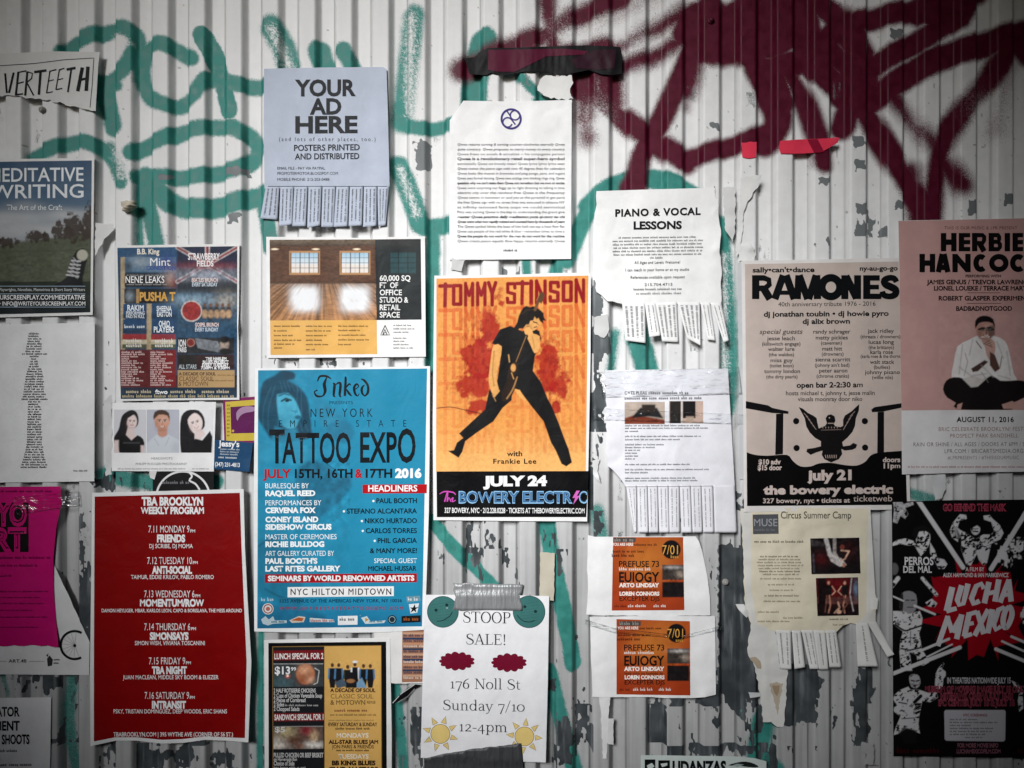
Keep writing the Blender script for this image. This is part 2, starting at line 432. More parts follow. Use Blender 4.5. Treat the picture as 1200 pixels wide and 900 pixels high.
    def tab(s, q, up=3.0, c=None, lines=2, size=2.0, inkc='#444444', name='tab', twist=0.0):
        """one tear-off strip cut into the foot of the sheet"""
        m = MB(); X, Y, F = grid_quad(q, 2.5); n = len(X)
        w = max(1, int(round(max(abs(q[1][0] - q[0][0]), math.hypot(q[2][0] - q[3][0], q[2][1] - q[3][1])) / 2.5)))
        q = [(q[0][0], q[0][1] - 1.6), (q[1][0], q[1][1] - 1.6), q[2], q[3]]; X, Y, F = grid_quad(q, 2.5)
        def hh(x, y):
            t = np.clip((y - (q[0][1] + q[1][1]) / 2) / max(4, (q[2][1] + q[3][1] - q[0][1] - q[1][1]) / 2), 0, 1.1)
            u = (x - (q[0][0] + q[3][0]) / 2) / max(4, abs(q[1][0] - q[0][0])) - .5
            return s.h(x, y * 0 + q[0][1]) + .12 + up * t ** 1.6 + twist * u * t + .35 * np.sin(u * 5)*t
        m.add(np.stack([X, Y, hh(X, Y)], 1), F, ink(c or s.colour, s.rough, bump=s.bump))
        r = random.Random(int(q[0][0] * 7)); L = math.hypot(q[3][0] - q[0][0], q[3][1] - q[0][1])
        for k in range(lines):
            u = (k + .7) / (lines + .4); V = []; FF = []; t = .08
            while t < .88:
                dt = r.uniform(.02, .035) * 30 / L
                for (a0, a1) in ((0, dt * .45),):
                    o = len(V)
                    for (uu, tt) in ((u - size * .02, t), (u + size * .028 * r.choice((1, 1, 1.5)), t), (u + size * .028, t + dt * .5), (u - size * .02, t + dt * .5)):
                        V.append(bilin(q, uu, tt))
                    FF.append((o, o + 1, o + 2, o + 3))
                t += dt * (1 if r.random() > .15 else 2)
            V = np.array(V); m.add(np.stack([V[:, 0], V[:, 1], hh(V[:, 0], V[:, 1]) + .3], 1), FF, s.ink(inkc))
        s.extra.append((name, m, .00015, None))
    def done(s):
        o0 = to_world(s.cx, s.cy, s.base); o0 = tuple(float(v) for v in o0)
        # the sheet and what is printed straight on it are one mesh
        root = mesh_obj(s.name, s.parts[None], o0); tag(root, s.label, s.cat, s.group)
        for k, m in s.parts.items():
            if k: mesh_obj(k.split('#')[0], m, o0, root)
        for (n, m, th, lb) in s.extra:
            t = mesh_obj(n, m, o0, root, th)
            if lb: t['label'] = lb
        return root

# ------------------------------------------------------------------ the setting: pavement, and an added unseen enclosure that dims the wall's edges
def plain_mat(name, col, rough=.8, scale=8, vary=.25):
    m, t, p = new_mat(name); tc = t.nodes.new("ShaderNodeTexCoord")
    n = t.nodes.new("ShaderNodeTexNoise"); n.inputs['Scale'].default_value = scale; n.inputs['Detail'].default_value = 8
    t.links.new(tc.outputs['Object'], n.inputs['Vector'])
    mx = t.nodes.new("ShaderNodeMix"); mx.data_type = 'RGBA'
    mx.inputs[6].default_value = (*[c * (1 - vary) for c in col], 1); mx.inputs[7].default_value = (*[c * (1 + vary) for c in col], 1)
    t.links.new(n.outputs[0], mx.inputs[0]); t.links.new(mx.outputs[2], p.inputs['Base Color']); p.inputs['Roughness'].default_value = rough
    b = t.nodes.new("ShaderNodeBump"); b.inputs['Strength'].default_value = .3; b.inputs['Distance'].default_value = .01
    t.links.new(n.outputs[0], b.inputs['Height']); t.links.new(b.outputs[0], p.inputs['Normal']); return m
def box_mesh(name, boxes, mat, kind='structure'):
    V = []; F = []
    for (a, b) in boxes:
        o = len(V); V += [(x, y, z) for x in (a[0], b[0]) for y in (a[1], b[1]) for z in (a[2], b[2])]
        F += [tuple(o + i for i in f) for f in ((0, 1, 3, 2), (4, 6, 7, 5), (0, 4, 5, 1), (2, 3, 7, 6), (0, 2, 6, 4), (1, 5, 7, 3))]
    me = bpy.data.meshes.new(name); me.from_pydata(V, [], F); me.materials.append(mat); me.update()
    o = bpy.data.objects.new(name, me); scene.collection.objects.link(o)
    if kind: o['kind'] = kind
    return o
me = bpy.data.meshes.new('pavement')
me.from_pydata([(-60, -60, 0), (60, -60, 0), (60, 60, 0), (-60, 60, 0)], [], [(0, 1, 2, 3)])
me.materials.append(plain_mat('concrete', (.22, .215, .205), .9, 5)); po = bpy.data.objects.new('pavement', me)
scene.collection.objects.link(po); po['kind'] = 'structure'
BLOCKER_MAT = plain_mat('light_blocker_dark', (.05, .06, .058), .8, 6)
box_mesh('light_blocker_roof', [((-3.2, -2.0, 3.2), (3.2, -.02, 3.26))], BLOCKER_MAT)  # roof and ends are unseen, added to block light around the opening
box_mesh('light_blocker_end', [((-3.2, -1.96, 0), (-3.14, -.02, 3.2))], BLOCKER_MAT)
box_mesh('light_blocker_end', [((3.14, -1.96, 0), (3.2, -.02, 3.2))], BLOCKER_MAT)
# unseen screen added behind the viewer; its eight-sided opening shapes the pool of light
OPEN_Y = -1.98
OC = (-0.050 + SUN.x / -SUN.y * 1.98, EYE + .02 + SUN.z / -SUN.y * 1.98)
OHX, OHZ, OCH = 0.67, 0.72, 0.42
oct_pts = [(OC[0] + a * OHX - (b == 0) * 0, 0) for a, b in ()]
oct_pts = [(OC[0] - OHX + OCH, OC[1] - OHZ), (OC[0] + OHX - OCH, OC[1] - OHZ), (OC[0] + OHX, OC[1] - OHZ + OCH), (OC[0] + OHX, OC[1] + OHZ - OCH),
           (OC[0] + OHX - OCH, OC[1] + OHZ), (OC[0] - OHX + OCH, OC[1] + OHZ), (OC[0] - OHX, OC[1] + OHZ - OCH), (OC[0] - OHX, OC[1] - OHZ + OCH)]
rect_pts = [(OC[0], 0), (3.2, 0), (3.2, OC[1] - .2), (3.2, OC[1] + .2), (3.2, 3.2), (-3.2, 3.2), (-3.2, OC[1] + .2), (-3.2, OC[1] - .2), (-3.2, 0)]
bmw = bmesh.new()
outer = [(-3.2, 0), (3.2, 0), (3.2, OC[1] - .2), (3.2, OC[1] + .2), (3.2, 3.2), (-3.2, 3.2), (-3.2, OC[1] + .2), (-3.2, OC[1] - .2)]
ov = [bmw.verts.new((p[0], OPEN_Y, p[1])) for p in outer]; iv = [bmw.verts.new((p[0], OPEN_Y, p[1])) for p in oct_pts]
for i in range(8): bmw.faces.new((ov[i], ov[(i + 1) % 8], iv[(i + 1) % 8], iv[i]))
me = bpy.data.meshes.new('light_blocker_screen'); bmw.to_mesh(me); bmw.free(); me.materials.append(BLOCKER_MAT)
wb = bpy.data.objects.new('light_blocker_screen', me); scene.collection.objects.link(wb); wb['kind'] = 'structure'
sm = wb.modifiers.new('thickness', 'SOLIDIFY'); sm.thickness = .02; sm.offset = 0

# ------------------------------------------------------------------ the corrugated metal wall with its graffiti
PER = 43.1; R0 = 437.0; DEEP = 13.0
def axis(lo, hi, flo, fhi, fine, coarse_pts):
    a = [v for v in coarse_pts if lo <= v < flo]; b = list(np.arange(flo, fhi, fine)); c = [v for v in coarse_pts if fhi <= v <= hi]
    return np.array(sorted(set(a + b + c)))
rib_pts = [R0 + PER * k + d for k in range(-35, 45) for d in (0, 1, 9, 17, 18, 19, 22, 23, 24, 31, 38.5, 39.5, 40.5, 42.2)]
xs = axis(-1000, 2200, -45, 1245, 1.25, rib_pts)
ys = axis(-720, 1484, -25, 925, 1.4, [-720, -500, -300, -150, -80, -40, 960, 1000, 1100, 1250, 1484])
def profile(px):
    t = np.mod(px - R0, PER)
    h = np.where(t < 18, 0, np.where(t < 23.2, -(t - 18) / 5.2, np.where(t < 39.5, -1, -1 + (t - 39.5) / (PER - 39.5))))
    return h * DEEP
pr = (profile(xs - .5) + 2 * profile(xs) + profile(xs + .5)) / 4
PX, PY = np.meshgrid(xs, ys); nx, ny = len(xs), len(ys)
H = np.tile(pr, (ny, 1))
dent = (fbm(PX / 160, PY / 130, 11, 2) - .5) * 1.6 + (fbm(PX / 40, PY / 160, 12, 2) - .5) * .2
WX = (PX - 600) * S; WZ = EYE - (PY - 450) * S; WY = -(H + dent - .9) / 1000
def strokes(lst, soft=3.0):
    """spray strokes -> cover 0..1; each is (points, width[, softness, strength])"""
    M = np.zeros(PX.shape)
    for st in lst:
        pts, w = smooth_pts(st[0], 4), st[1]; sf = st[2] if len(st) > 2 else soft; amt = st[3] if len(st) > 3 else 1.0
        x0 = min(p[0] for p in pts) - w - 20; x1 = max(p[0] for p in pts) + w + 20
        y0 = min(p[1] for p in pts) - w - 20; y1 = max(p[1] for p in pts) + w + 20
        i0, i1 = np.searchsorted(xs, x0), np.searchsorted(xs, x1); j0, j1 = np.searchsorted(ys, y0), np.searchsorted(ys, y1)
        if i1 <= i0 or j1 <= j0: continue
        X, Y = PX[j0:j1, i0:i1], PY[j0:j1, i0:i1]; d = np.full(X.shape, 1e9)
        for a, b in zip(pts[:-1], pts[1:]): d = np.minimum(d, seg_dist(X, Y, a, b)[0])
        d = d + (fbm(X / 7, Y / 7, 21, 2) - .5) * 2.0
        m = amt * np.clip(.5 - (d - w / 2) / (2 * sf), 0, 1)
        mist = .16 * np.clip(1 - (d - w / 2) / 14, 0, 1) * (vnoise(X * .9, Y * .9, 5) > .72)
        M[j0:j1, i0:i1] = np.maximum(M[j0:j1, i0:i1], np.maximum(m, mist * amt))
    return M
TEAL = [
 ([(72, 60), (92, 46), (118, 36), (142, 32), (157, 42), (154, 62), (144, 80), (126, 93), (116, 99)], 17),
 ([(118, 96), (124, 118), (130, 146)], 21), ([(136, 100), (128, 92)], 12),
 ([(224, 68), (205, 57), (184, 50), (168, 60), (163, 86), (171, 110), (190, 121), (210, 122), (227, 108), (240, 92), (258, 92)], 16),
 ([(236, 41), (248, 62), (258, 92), (267, 128)], 19, 2.2), ([(256, 94), (280, 98), (318, 101)], 17),
 ([(152, 178), (178, 166), (215, 153), (256, 147), (286, 155), (300, 172), (288, 192), (252, 202), (210, 207), (160, 206)], 17),
 ([(36, 183), (64, 171), (90, 164), (116, 173), (131, 190), (140, 212)], 16), ([(124, 172), (138, 200)], 18, 5, .75),
 ([(166, 205), (170, 232), (175, 258), (181, 285)], 20), ([(159, 200), (161, 290)], 7),
 ([(178, 218), (204, 240), (246, 243), (290, 232), (320, 226)], 21),
 ([(317, 30), (329, 50), (340, 84)], 25, 5, .85), ([(373, 58), (381, 84)], 22), ([(402, 58), (416, 84)], 17),
 ([(484, 18), (479, 60), (474, 108), (470, 140)], 25, 6, .82), ([(468, 120), (474, 142), (494, 150), (530, 145)], 15),
 ([(465, 192), (478, 222), (492, 262)], 22, 4, .9), ([(496, 266), (532, 262)], 19), ([(507, 275), (505, 430)], 15, 4, .9),
 ([(567, 46), (558, 82), (555, 125)], 27), ([(546, 70), (548, 118)], 8), ([(610, 90), (626, 106), (640, 118)], 11), ([(628, 117), (668, 112)], 8),
 ([(690, 240), (708, 224), (738, 209), (772, 208), (806, 222), (830, 240)], 20), ([(698, 232), (682, 262), (664, 305)], 18),
 ([(846, 262), (852, 330), (856, 420), (853, 480)], 20, 5, .9), ([(722, 390), (716, 436)], 12, 5, .8), ([(748, 392), (760, 436)], 26, 4, .85),
 ([(616, 298), (618, 330)], 10), ([(656, 300), (650, 326)], 14), ([(306, 225), (312, 262), (318, 290)], 18),
 ([(505, 612), (528, 638), (558, 668), (580, 690)], 14, 2.5), ([(462, 808), (472, 905)], 12, 3, .9), ([(304, 742), (303, 905)], 10, 3, .9),
 ([(639, 596), (646, 648), (658, 705), (672, 778)], 17, 2.5), ([(644, 790), (658, 846), (674, 905)], 17, 3, .95),
 ([(896, 846), (890, 890), (906, 905)], 26, 4, .9), ([(867, 745), (868, 840)], 3, 1.5, .8), ([(80, 798), (76, 850), (84, 905)], 14, 4, .7),
 ([(120, 556), (178, 568)], 18, 4, .8), ([(196, 556), (250, 566)], 16, 3, .9), ([(102, 738), (110, 765)], 9, 4, .7), ([(1064, 578), (1092, 585)], 13, 4, .7), ([(700, 600), (705, 630)], 18, 5, .7), ([(0, 795), (6, 812)], 12, 3, .6),
]
MAR = [
 ([(540, 82), (580, 62), (628, 42), (676, 18), (730, -6)], 26, 6), ([(640, -12), (646, 30), (648, 62)], 21, 6), ([(690, 66), (736, 46), (790, 22), (806, 10)], 22, 7, .9),
 ([(620, 60), (660, 62), (716, 50)], 24, 6), ([(676, 100), (716, 80), (760, 66), (796, 48)], 22, 7, .92), ([(684, 50), (720, 20), (770, -8)], 16, 10, .55),
 ([(800, 40), (812, 14), (838, 8), (858, 22), (868, 50)], 26, 3), ([(815, 20), (828, 54), (858, 52)], 40, 4), ([(816, 46), (794, 100), (770, 150), (752, 184), (746, 218)], 25, 3),
 ([(752, 190), (738, 220)], 22, 3), ([(812, 30), (814, 70), (806, 104)], 24, 7, .95), ([(808, 80), (806, 124)], 10, 7, .8), ([(686, 70), (692, 110), (688, 134)], 36, 9, .95), ([(664, 40), (706, 22), (740, 4)], 14, 10, .6), ([(838, 60), (866, 58)], 26, 6),  ([(668, 96), (700, 116), (736, 142), (772, 168), (806, 188)], 27, 4),
 ([(800, 188), (836, 176), (872, 166), (902, 152)], 23, 3), ([(690, 88), (684, 120), (690, 158)], 26, 8, .9), ([(712, 70), (716, 118)], 34, 6),
 ([(868, 10), (884, 70), (902, 108), (914, 138), (900, 166)], 30, 3), ([(846, 30), (880, 14), (930, 6)], 44, 3), ([(872, 30), (905, 44), (928, 30)], 44, 3),
 ([(880, 64), (902, 88), (914, 120)], 34, 3), ([(896, 78), (930, 74), (962, 56), (976, 40)], 30, 3), ([(928, 86), (946, 120), (960, 160), (967, 190)], 24, 4),
 ([(938, -10), (946, 40), (960, 76), (990, 104), (1006, 122)], 36, 3), ([(978, 56), (1010, 92), (1014, 110), (996, 130), (990, 148)], 26, 3),
 ([(962, 4), (984, 20), (1012, 60), (1020, 100)], 34, 4), ([(1000, 26), (1040, 16), (1090, 6), (1150, -12)], 26, 3), ([(1080, 10), (1118, 20), (1132, 0)], 32, 3),
 ([(1016, 82), (1050, 62), (1090, 40), (1130, 10)], 26, 3), ([(1022, 118), (1060, 90), (1104, 66), (1150, 52), (1210, 34)], 30, 3),
 ([(1004, 110), (1030, 154), (1056, 196), (1076, 230), (1094, 262)], 29, 4), ([(1044, 108), (1070, 140), (1098, 172), (1116, 196), (1130, 216)], 24, 7, .92),
 ([(1186, 52), (1164, 90), (1134, 124), (1108, 164), (1100, 206), (1094, 258)], 28, 5), ([(1198, 60), (1180, 90), (1168, 150)], 22, 11, .6), ([(1072, 196), (1078, 256)], 22, 6, .85),
 ([(660, 108), (676, 112), (690, 108)], 10, 5, .7), ([(1194, 40), (1212, 60)], 30, 5),
]
grain = vnoise(PX * .83, PY * .83, 8)
teal = strokes([(t_[0], t_[1] * 1.18) + tuple(t_[2:]) for t_ in TEAL], 4); mar = strokes([(t_[0], t_[1] * 1.08, (t_[2] if len(t_) > 2 else 3) * 1.3 + 1.5) + tuple(t_[3:]) for t_ in MAR], 5)
# dry streaks where the spray thinned out
dry = np.zeros(PX.shape)
for (a, b, w) in (((481, 20), (478, 130), 15), ((318, 34), (338, 80), 14), ((468, 196), (488, 250), 12), ((132, 40), (150, 50), 12), ((133, 180), (142, 206), 16), ((850, 300), (852, 460), 14)):
    d, t = seg_dist(PX, PY, a, b); dry = np.maximum(dry, np.clip(1 - d / w, 0, 1))
teal = teal * (1 - np.clip((dry * .62 + (grain - .5) * .5 - .12) * 1.1, 0, .8))
fade = np.zeros(PX.shape)
for (x, y, rx, ry, a) in ((700, 135, 26, 30, .55), (735, 40, 40, 14, .4), (1150, 120, 30, 30, .35), (1075, 150, 22, 26, .35), (655, 30, 30, 20, .35)):
    fade += a * np.exp(-((PX - x) / rx) ** 2 - ((PY - y) / ry) ** 2)
mar = np.clip(mar - fade * (.75 + .5 * (grain - .5)), 0, 1)
# flaked paint: density by place, kept to single faces of the profile
dens = .055 + .10 * sstep(250, 520, PY) + .06 * sstep(600, 850, PY)
for (x, y, rx, ry, a) in ((872, 720, 38, 120, .88), (940, 815, 38, 52, .75), (780, 858, 90, 48, .34), (1015, 830, 16, 60, .4), (124, 460, 14, 95, .42), (100, 690, 16, 90, .42), (150, 115, 18, 30, .30),
                          (700, 470, 16, 170, .5), (560, 640, 80, 36, .22), (650, 630, 12, 40, .4), (870, 270, 20, 60, .22), (1010, 200, 26, 90, .16), (200, 890, 110, 22, .42), (300, 340, 14, 100, .2), (760, 415, 60, 14, .25), (1000, 280, 70, 24, .25),
                          (480, 860, 30, 70, .22), (660, 870, 16, 26, .4), (140, 565, 40, 18, .3), (230, 185, 60, 50, .08), (75, 140, 40, 14, .2), (50, 800, 60, 20, .3), (590, 316, 60, 10, .2), (400, 425, 80, 8, .3)):
    dens += a * np.exp(-((PX - x) / rx) ** 2 - ((PY - y) / ry) ** 2)
face_no = np.floor(np.mod(PX - R0, PER) / 21.55) + 2 * np.floor((PX - R0) / PER)
fn = _T[(face_no.astype(int) * 7) & 255, (np.floor(PY / 46).astype(int) * 13 + face_no.astype(int)) & 255]
flake = .48 * fbm(PX / 8, PY / 24, 31, 3) + .26 * fbm(PX / 3.5, PY / 7, 33, 2) + .44 * fn - .08
chip = sstep(-.03, .03, flake - (1 - .92 * np.clip(dens, 0, 1)))
for (x0, y0, x1, y1) in ((909, 780, 930, 852), (933, 785, 957, 852), (1006, 782, 1024, 794), (1006, 850, 1024, 870), (862, 735, 890, 800), (842, 640, 862, 810), (655, 845, 668, 868), (655, 872, 670, 896), (642, 800, 650, 812),
                         (1000, 158, 1015, 172), (1045, 34, 1058, 44), (960, 208, 973, 216), (1048, 236, 1060, 246), (1136, 235, 1148, 252), (1178, 226, 1190, 240), (1003, 188, 1014, 198), (1004, 240, 1016, 252), (832, 142, 843, 152), (268, 250, 280, 262), (185, 205, 198, 212), (262, 196, 290, 204), (486, 165, 505, 200)):
    e = (fbm(PX / 5, PY / 5, 41, 2) - .5) * 9
    b = np.minimum(np.minimum(PX - x0, x1 - PX), np.minimum(PY - y0, y1 - PY)) + e
    chip = np.maximum(chip, np.clip(.5 + b / 1.5, 0, 1) * (.85 if y0 > 600 else .8))
# ghosts of old paste and paper: thin grainy patches that keep to one face each
rg = random.Random(12)
for _ in range(120):
    k = rg.randint(-11, 18); lo = rg.random() < .5; fx = R0 + PER * k + (1 if lo else 24); gy = rg.choice((rg.uniform(85, 320), rg.uniform(300, 640), rg.uniform(560, 900)))
    x0 = fx + rg.uniform(0, 5); x1 = fx + rg.uniform(9, 16); y1 = gy + rg.uniform(5, 26)
    i0, i1 = np.searchsorted(xs, x0 - 5), np.searchsorted(xs, x1 + 5); j0, j1 = np.searchsorted(ys, gy - 5), np.searchsorted(ys, y1 + 5)
    if i1 <= i0 or j1 <= j0: continue
    X, Y = PX[j0:j1, i0:i1], PY[j0:j1, i0:i1]; b = np.minimum(np.minimum(X - x0, x1 - X), np.minimum(Y - gy, y1 - Y)) + (fbm(X / 4, Y / 6, 43, 2) - .5) * 8
    g = np.clip(.5 + b / 2, 0, 1) * (.30 + .30 * fbm(X / 3, Y / 9, 44 + k, 3)); chip[j0:j1, i0:i1] = np.maximum(chip[j0:j1, i0:i1], g)
# grime: grey wash low down, run-off streaks, shade painted into the profile's corners and right-facing slopes
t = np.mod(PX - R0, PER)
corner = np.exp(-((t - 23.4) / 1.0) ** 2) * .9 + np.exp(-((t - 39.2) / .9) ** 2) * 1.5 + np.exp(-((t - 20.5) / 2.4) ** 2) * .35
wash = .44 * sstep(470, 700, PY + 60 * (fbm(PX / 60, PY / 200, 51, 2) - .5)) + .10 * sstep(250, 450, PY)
grime_shade = wash + .42 * corner + .13 * (fbm(PX / 7, PY / 120, 52, 3) - .42) + .10 * (fbm(PX / 40, PY / 60, 53, 3) - .45)
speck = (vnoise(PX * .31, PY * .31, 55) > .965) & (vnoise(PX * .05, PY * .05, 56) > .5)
grime_shade = np.clip(grime_shade + speck * .7, 0, 1)
V = np.stack([WX, WY, WZ], -1).reshape(-1, 3).astype(np.float32)
me = bpy.data.meshes.new('corrugated_wall'); nf = (nx - 1) * (ny - 1)
idx = (np.arange(ny - 1)[:, None] * nx + np.arange(nx - 1)[None, :]).ravel()
loops = np.stack([idx, idx + nx, idx + nx + 1, idx + 1], 1).ravel().astype(np.int32)
me.vertices.add(nx * ny); me.vertices.foreach_set('co', V.ravel()); me.loops.add(nf * 4); me.loops.foreach_set('vertex_index', loops)
me.polygons.add(nf); me.polygons.foreach_set('loop_start', np.arange(0, nf * 4, 4, dtype=np.int32))
me.polygons.foreach_set('use_smooth', np.ones(nf, bool))
at = me.color_attributes.new('paint', 'FLOAT_COLOR', 'POINT')
at.data.foreach_set('color', np.stack([teal, mar, chip, grime_shade], -1).reshape(-1).astype(np.float32)); me.update(calc_edges=True)
wm, wt, wp = new_mat('painted_steel')
A = wt.nodes.new("ShaderNodeAttribute"); A.attribute_name = 'paint'
sp = wt.nodes.new("ShaderNodeSeparateColor"); wt.links.new(A.outputs['Color'], sp.inputs[0])
tc = wt.nodes.new("ShaderNodeTexCoord")
def wnoise(scale, detail=3, vec=None, stretch=None):
    n = wt.nodes.new("ShaderNodeTexNoise"); n.inputs['Scale'].default_value = scale; n.inputs['Detail'].default_value = detail
    src = tc.outputs['Object']
    if stretch:
        mp = wt.nodes.new("ShaderNodeMapping"); mp.inputs['Scale'].default_value = stretch; wt.links.new(src, mp.inputs[0]); src = mp.outputs[0]
    wt.links.new(src, n.inputs['Vector']); return n.outputs[0]
def wmath(op, a, b, c=None):
    n = wt.nodes.new("ShaderNodeMath"); n.operation = op
    for i, v in enumerate((a, b, c)):
        if v is None: continue
        if isinstance(v, (int, float)): n.inputs[i].default_value = v
        else: wt.links.new(v, n.inputs[i])
    return n.outputs[0]
def wrange(v, a, b, lo=0, hi=1):
    n = wt.nodes.new("ShaderNodeMapRange"); n.interpolation_type = 'SMOOTHSTEP'
    wt.links.new(v, n.inputs[0])
    for i, q in zip((1, 2, 3, 4), (a, b, lo, hi)): n.inputs[i].default_value = q
    return n.outputs[0]
def wmix(f, a, b):
    n = wt.nodes.new("ShaderNodeMix"); n.data_type = 'RGBA'; wt.links.new(f, n.inputs[0])
    for i, v in ((6, a), (7, b)):
        if isinstance(v, tuple): n.inputs[i].default_value = (*v, 1)
        else: wt.links.new(v, n.inputs[i])
    return n.outputs[2]
fine = wnoise(700, 2); mid = wnoise(60, 6); streak = wnoise(1, 5, stretch=(120, 120, 5))
base = wmix(wrange(mid, .3, .7), (.735, .735, .73), (.78, .78, .778))
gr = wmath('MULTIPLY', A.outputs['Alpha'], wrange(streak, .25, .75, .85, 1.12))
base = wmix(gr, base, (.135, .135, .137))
jit = wmath('MULTIPLY_ADD', fine, .8, -.40)
tm = wrange(wmath('ADD', sp.outputs[0], jit), .22, .80); mm = wrange(wmath('ADD', sp.outputs[1], jit), .10, .86)
tealc = wmix(wrange(mid, .3, .7), (.030, .185, .158), (.045, .245, .210)); marc = wmix(wrange(mid, .3, .7), (.066, .003, .014), (.090, .005, .022))
base = wmix(tm, base, tealc); base = wmix(mm, base, marc)
cm = wrange(wmath('ADD', sp.outputs[2], wmath('MULTIPLY_ADD', fine, .3, -.15)), .42, .58)
sx = wt.nodes.new("ShaderNodeSeparateXYZ"); wt.links.new(tc.outputs['Object'], sx.inputs[0])
chipc = wmix(wrange(wnoise(28, 6), .35, .70), (.036, .043, .047), (.075, .085, .090))
chipc = wmix(wmath('MULTIPLY', wrange(wnoise(1, 6, stretch=(75, 75, 9)), .52, .68), .75), chipc, (.17, .185, .195))
chipc = wmix(wmath('MULTIPLY', wrange(sx.outputs[2], 1.45, 1.75), .85), chipc, (.19, .205, .21))
base = wmix(cm, base, chipc); wt.links.new(base, wp.inputs['Base Color'])
wt.links.new(wrange(mid, .3, .7, .42, .6), wp.inputs['Roughness']); wp.inputs['Specular IOR Level'].default_value = .2
hgt = wmath('ADD', wmath('MULTIPLY', cm, -.6), wmath('MULTIPLY', mid, .35))
bp = wt.nodes.new("ShaderNodeBump"); bp.inputs['Strength'].default_value = .3; bp.inputs['Distance'].default_value = .0015
wt.links.new(hgt, bp.inputs['Height']); wt.links.new(bp.outputs[0], wp.inputs['Normal'])
me.materials.append(wm)
wall = bpy.data.objects.new('corrugated_wall', me); scene.collection.objects.link(wall)
tag(wall, 'white corrugated metal wall sprayed with teal and maroon graffiti, paint flaking', 'wall')
# screws with rubber washers
def lathe(name, prof, mat, loc, parent, n=20):
    bm = bmesh.new(); rings = []
    for (r, h) in prof: rings.append([bm.verts.new((r * math.cos(6.28318 * k / n), -h, r * math.sin(6.28318 * k / n))) for k in range(n)])
    for a, b in zip(rings[:-1], rings[1:]):
        for k in range(n): bm.faces.new((a[k], b[k], b[(k + 1) % n], a[(k + 1) % n]))
    bm.faces.new(rings[-1]); bmesh.ops.recalc_face_normals(bm, faces=bm.faces)
    m = bpy.data.meshes.new(name); bm.to_mesh(m); bm.free(); m.materials.append(mat)
    for p in m.polygons: p.use_smooth = True
    o = bpy.data.objects.new(name, m); scene.collection.objects.link(o); o.parent = parent; o.location = loc; return o
scr = ink((.30, .29, .27), .35, name='screw_zinc'); scm = ink((.07, .008, .02), .4)
for (x, y, mt) in ((50, 129, scr), (833, 24, scm), (850, 682, scr), (1166, 579, scr), (-20, 129, scr)):
    hp = float(np.interp(x, xs, pr)); w = to_world(x, y, hp)
    lathe('screw', [(.0058, 0), (.0058, .0015), (.0042, .0022), (.0040, .0022), (.0038, .0055), (.0026, .0066)], mt, (float(w[0]), float(w[1]), float(w[2])), wall)

# ================================================================== THE POSTERS
K = '#101214'; W = '#f2f2f2'
# ---- hand lettered torn sign, top left
s = Sheet('paper_sign', 'torn white strip of card hand-lettered VERTEETH in black', 'sign',
          [(-70, 74), (-30, 68), (0, 63), (60, 60), (117, 61), (115, 78), (112, 130)] + ragged([(112, 130), (95, 127), (74, 121), (50, 117), (34, 115), (14, 112), (-30, 112), (-68, 118)], 1.6, 4, 3)[1:],
          base=2.0, colour='#dcdcda', wav=1.0, seed=4, curls=((112, 130, 34, 7), (40, 116, 26, 3)))
for pts, w in (([(6, 86), (8, 109)], 2.4), ([(16, 85), (10.5, 109)], 2.6), ([(21.5, 84), (18.5, 112)], 2.6), ([(20.5, 85), (31, 83)], 1.6), ([(20, 98), (28, 96)], 1.6), ([(18, 111), (27, 110)], 1.8),
               ([(32, 84), (29.5, 112)], 2.6), ([(32, 84), (38, 86), (37, 92), (31, 97)], 1.6), ([(31.5, 97), (39.5, 112)], 1.8), ([(40, 84.5), (54.5, 82.5)], 3.0), ([(47.5, 84), (45.5, 111)], 3.0),
               ([(58.5, 83), (54.5, 109)], 1.5), ([(58, 83.5), (66, 81.5)], 1.5), ([(57, 95), (63, 93.5)], 1.3), ([(54.5, 109), (62, 107.5)], 1.4), ([(69.5, 82), (65.5, 105)], 1.5), ([(69, 82), (75.5, 80)], 1.5),
               ([(68, 93.5), (74, 92)], 1.3), ([(65.5, 105), (73, 103.5)], 1.4), ([(78, 81.5), (88.5, 79.5)], 3.0), ([(83.5, 81), (79.5, 108)], 2.2), ([(96.5, 79), (91, 107)], 4.2), ([(103, 78), (101, 106.5)], 4.2), ([(94, 93.5), (101, 92)], 3.0)):
    s.stroke(pts, w, K, part='headline', z=3)
s.stroke([(-68, 84), (0, 77), (40, 74.5), (75, 70), (110, 68), (108, 100), (105.5, 126)], .9, '#333333', z=2)
s.done()

# ---- landscape photo poster
s = Sheet('poster', 'poster with grassy field and a black sneaker under a cloudy blue sky', 'poster', [(-34, 187), (110.5, 185), (108.5, 369), (-35, 373)],
          base=2.6, colour='#e6e6e4', seed=5, curls=((109, 370, 30, 4),), rough=.4)
p = Pic([(-31, 190), (107.5, 188), (105.8, 366), (-32, 369)], 1.0, '#3c6c98')
p.vgrad(185, 240, '#315f88', '#4f7b9f').vgrad(240, 292, '#557d9d', '#b9bfc4')
for (x, y, rx, ry, a) in ((10, 255, 40, 9, .8), (80, 252, 34, 7, .8), (55, 270, 60, 9, .85), (-10, 268, 30, 12, .8), (95, 268, 30, 8, .5), (30, 240, 20, 5, .4)): p.glow(x, y, rx, ry, '#d9dadb', a)
p.noise(.12, 18, 7, 3)
hill = [(-40, 280), (0, 287), (30, 282), (60, 279), (85, 276), (112, 270), (112, 372), (-40, 372)]
p.fill(hill, '#5f6848', 3).noise(.35, 3, 2, 4, p.Y > 285)
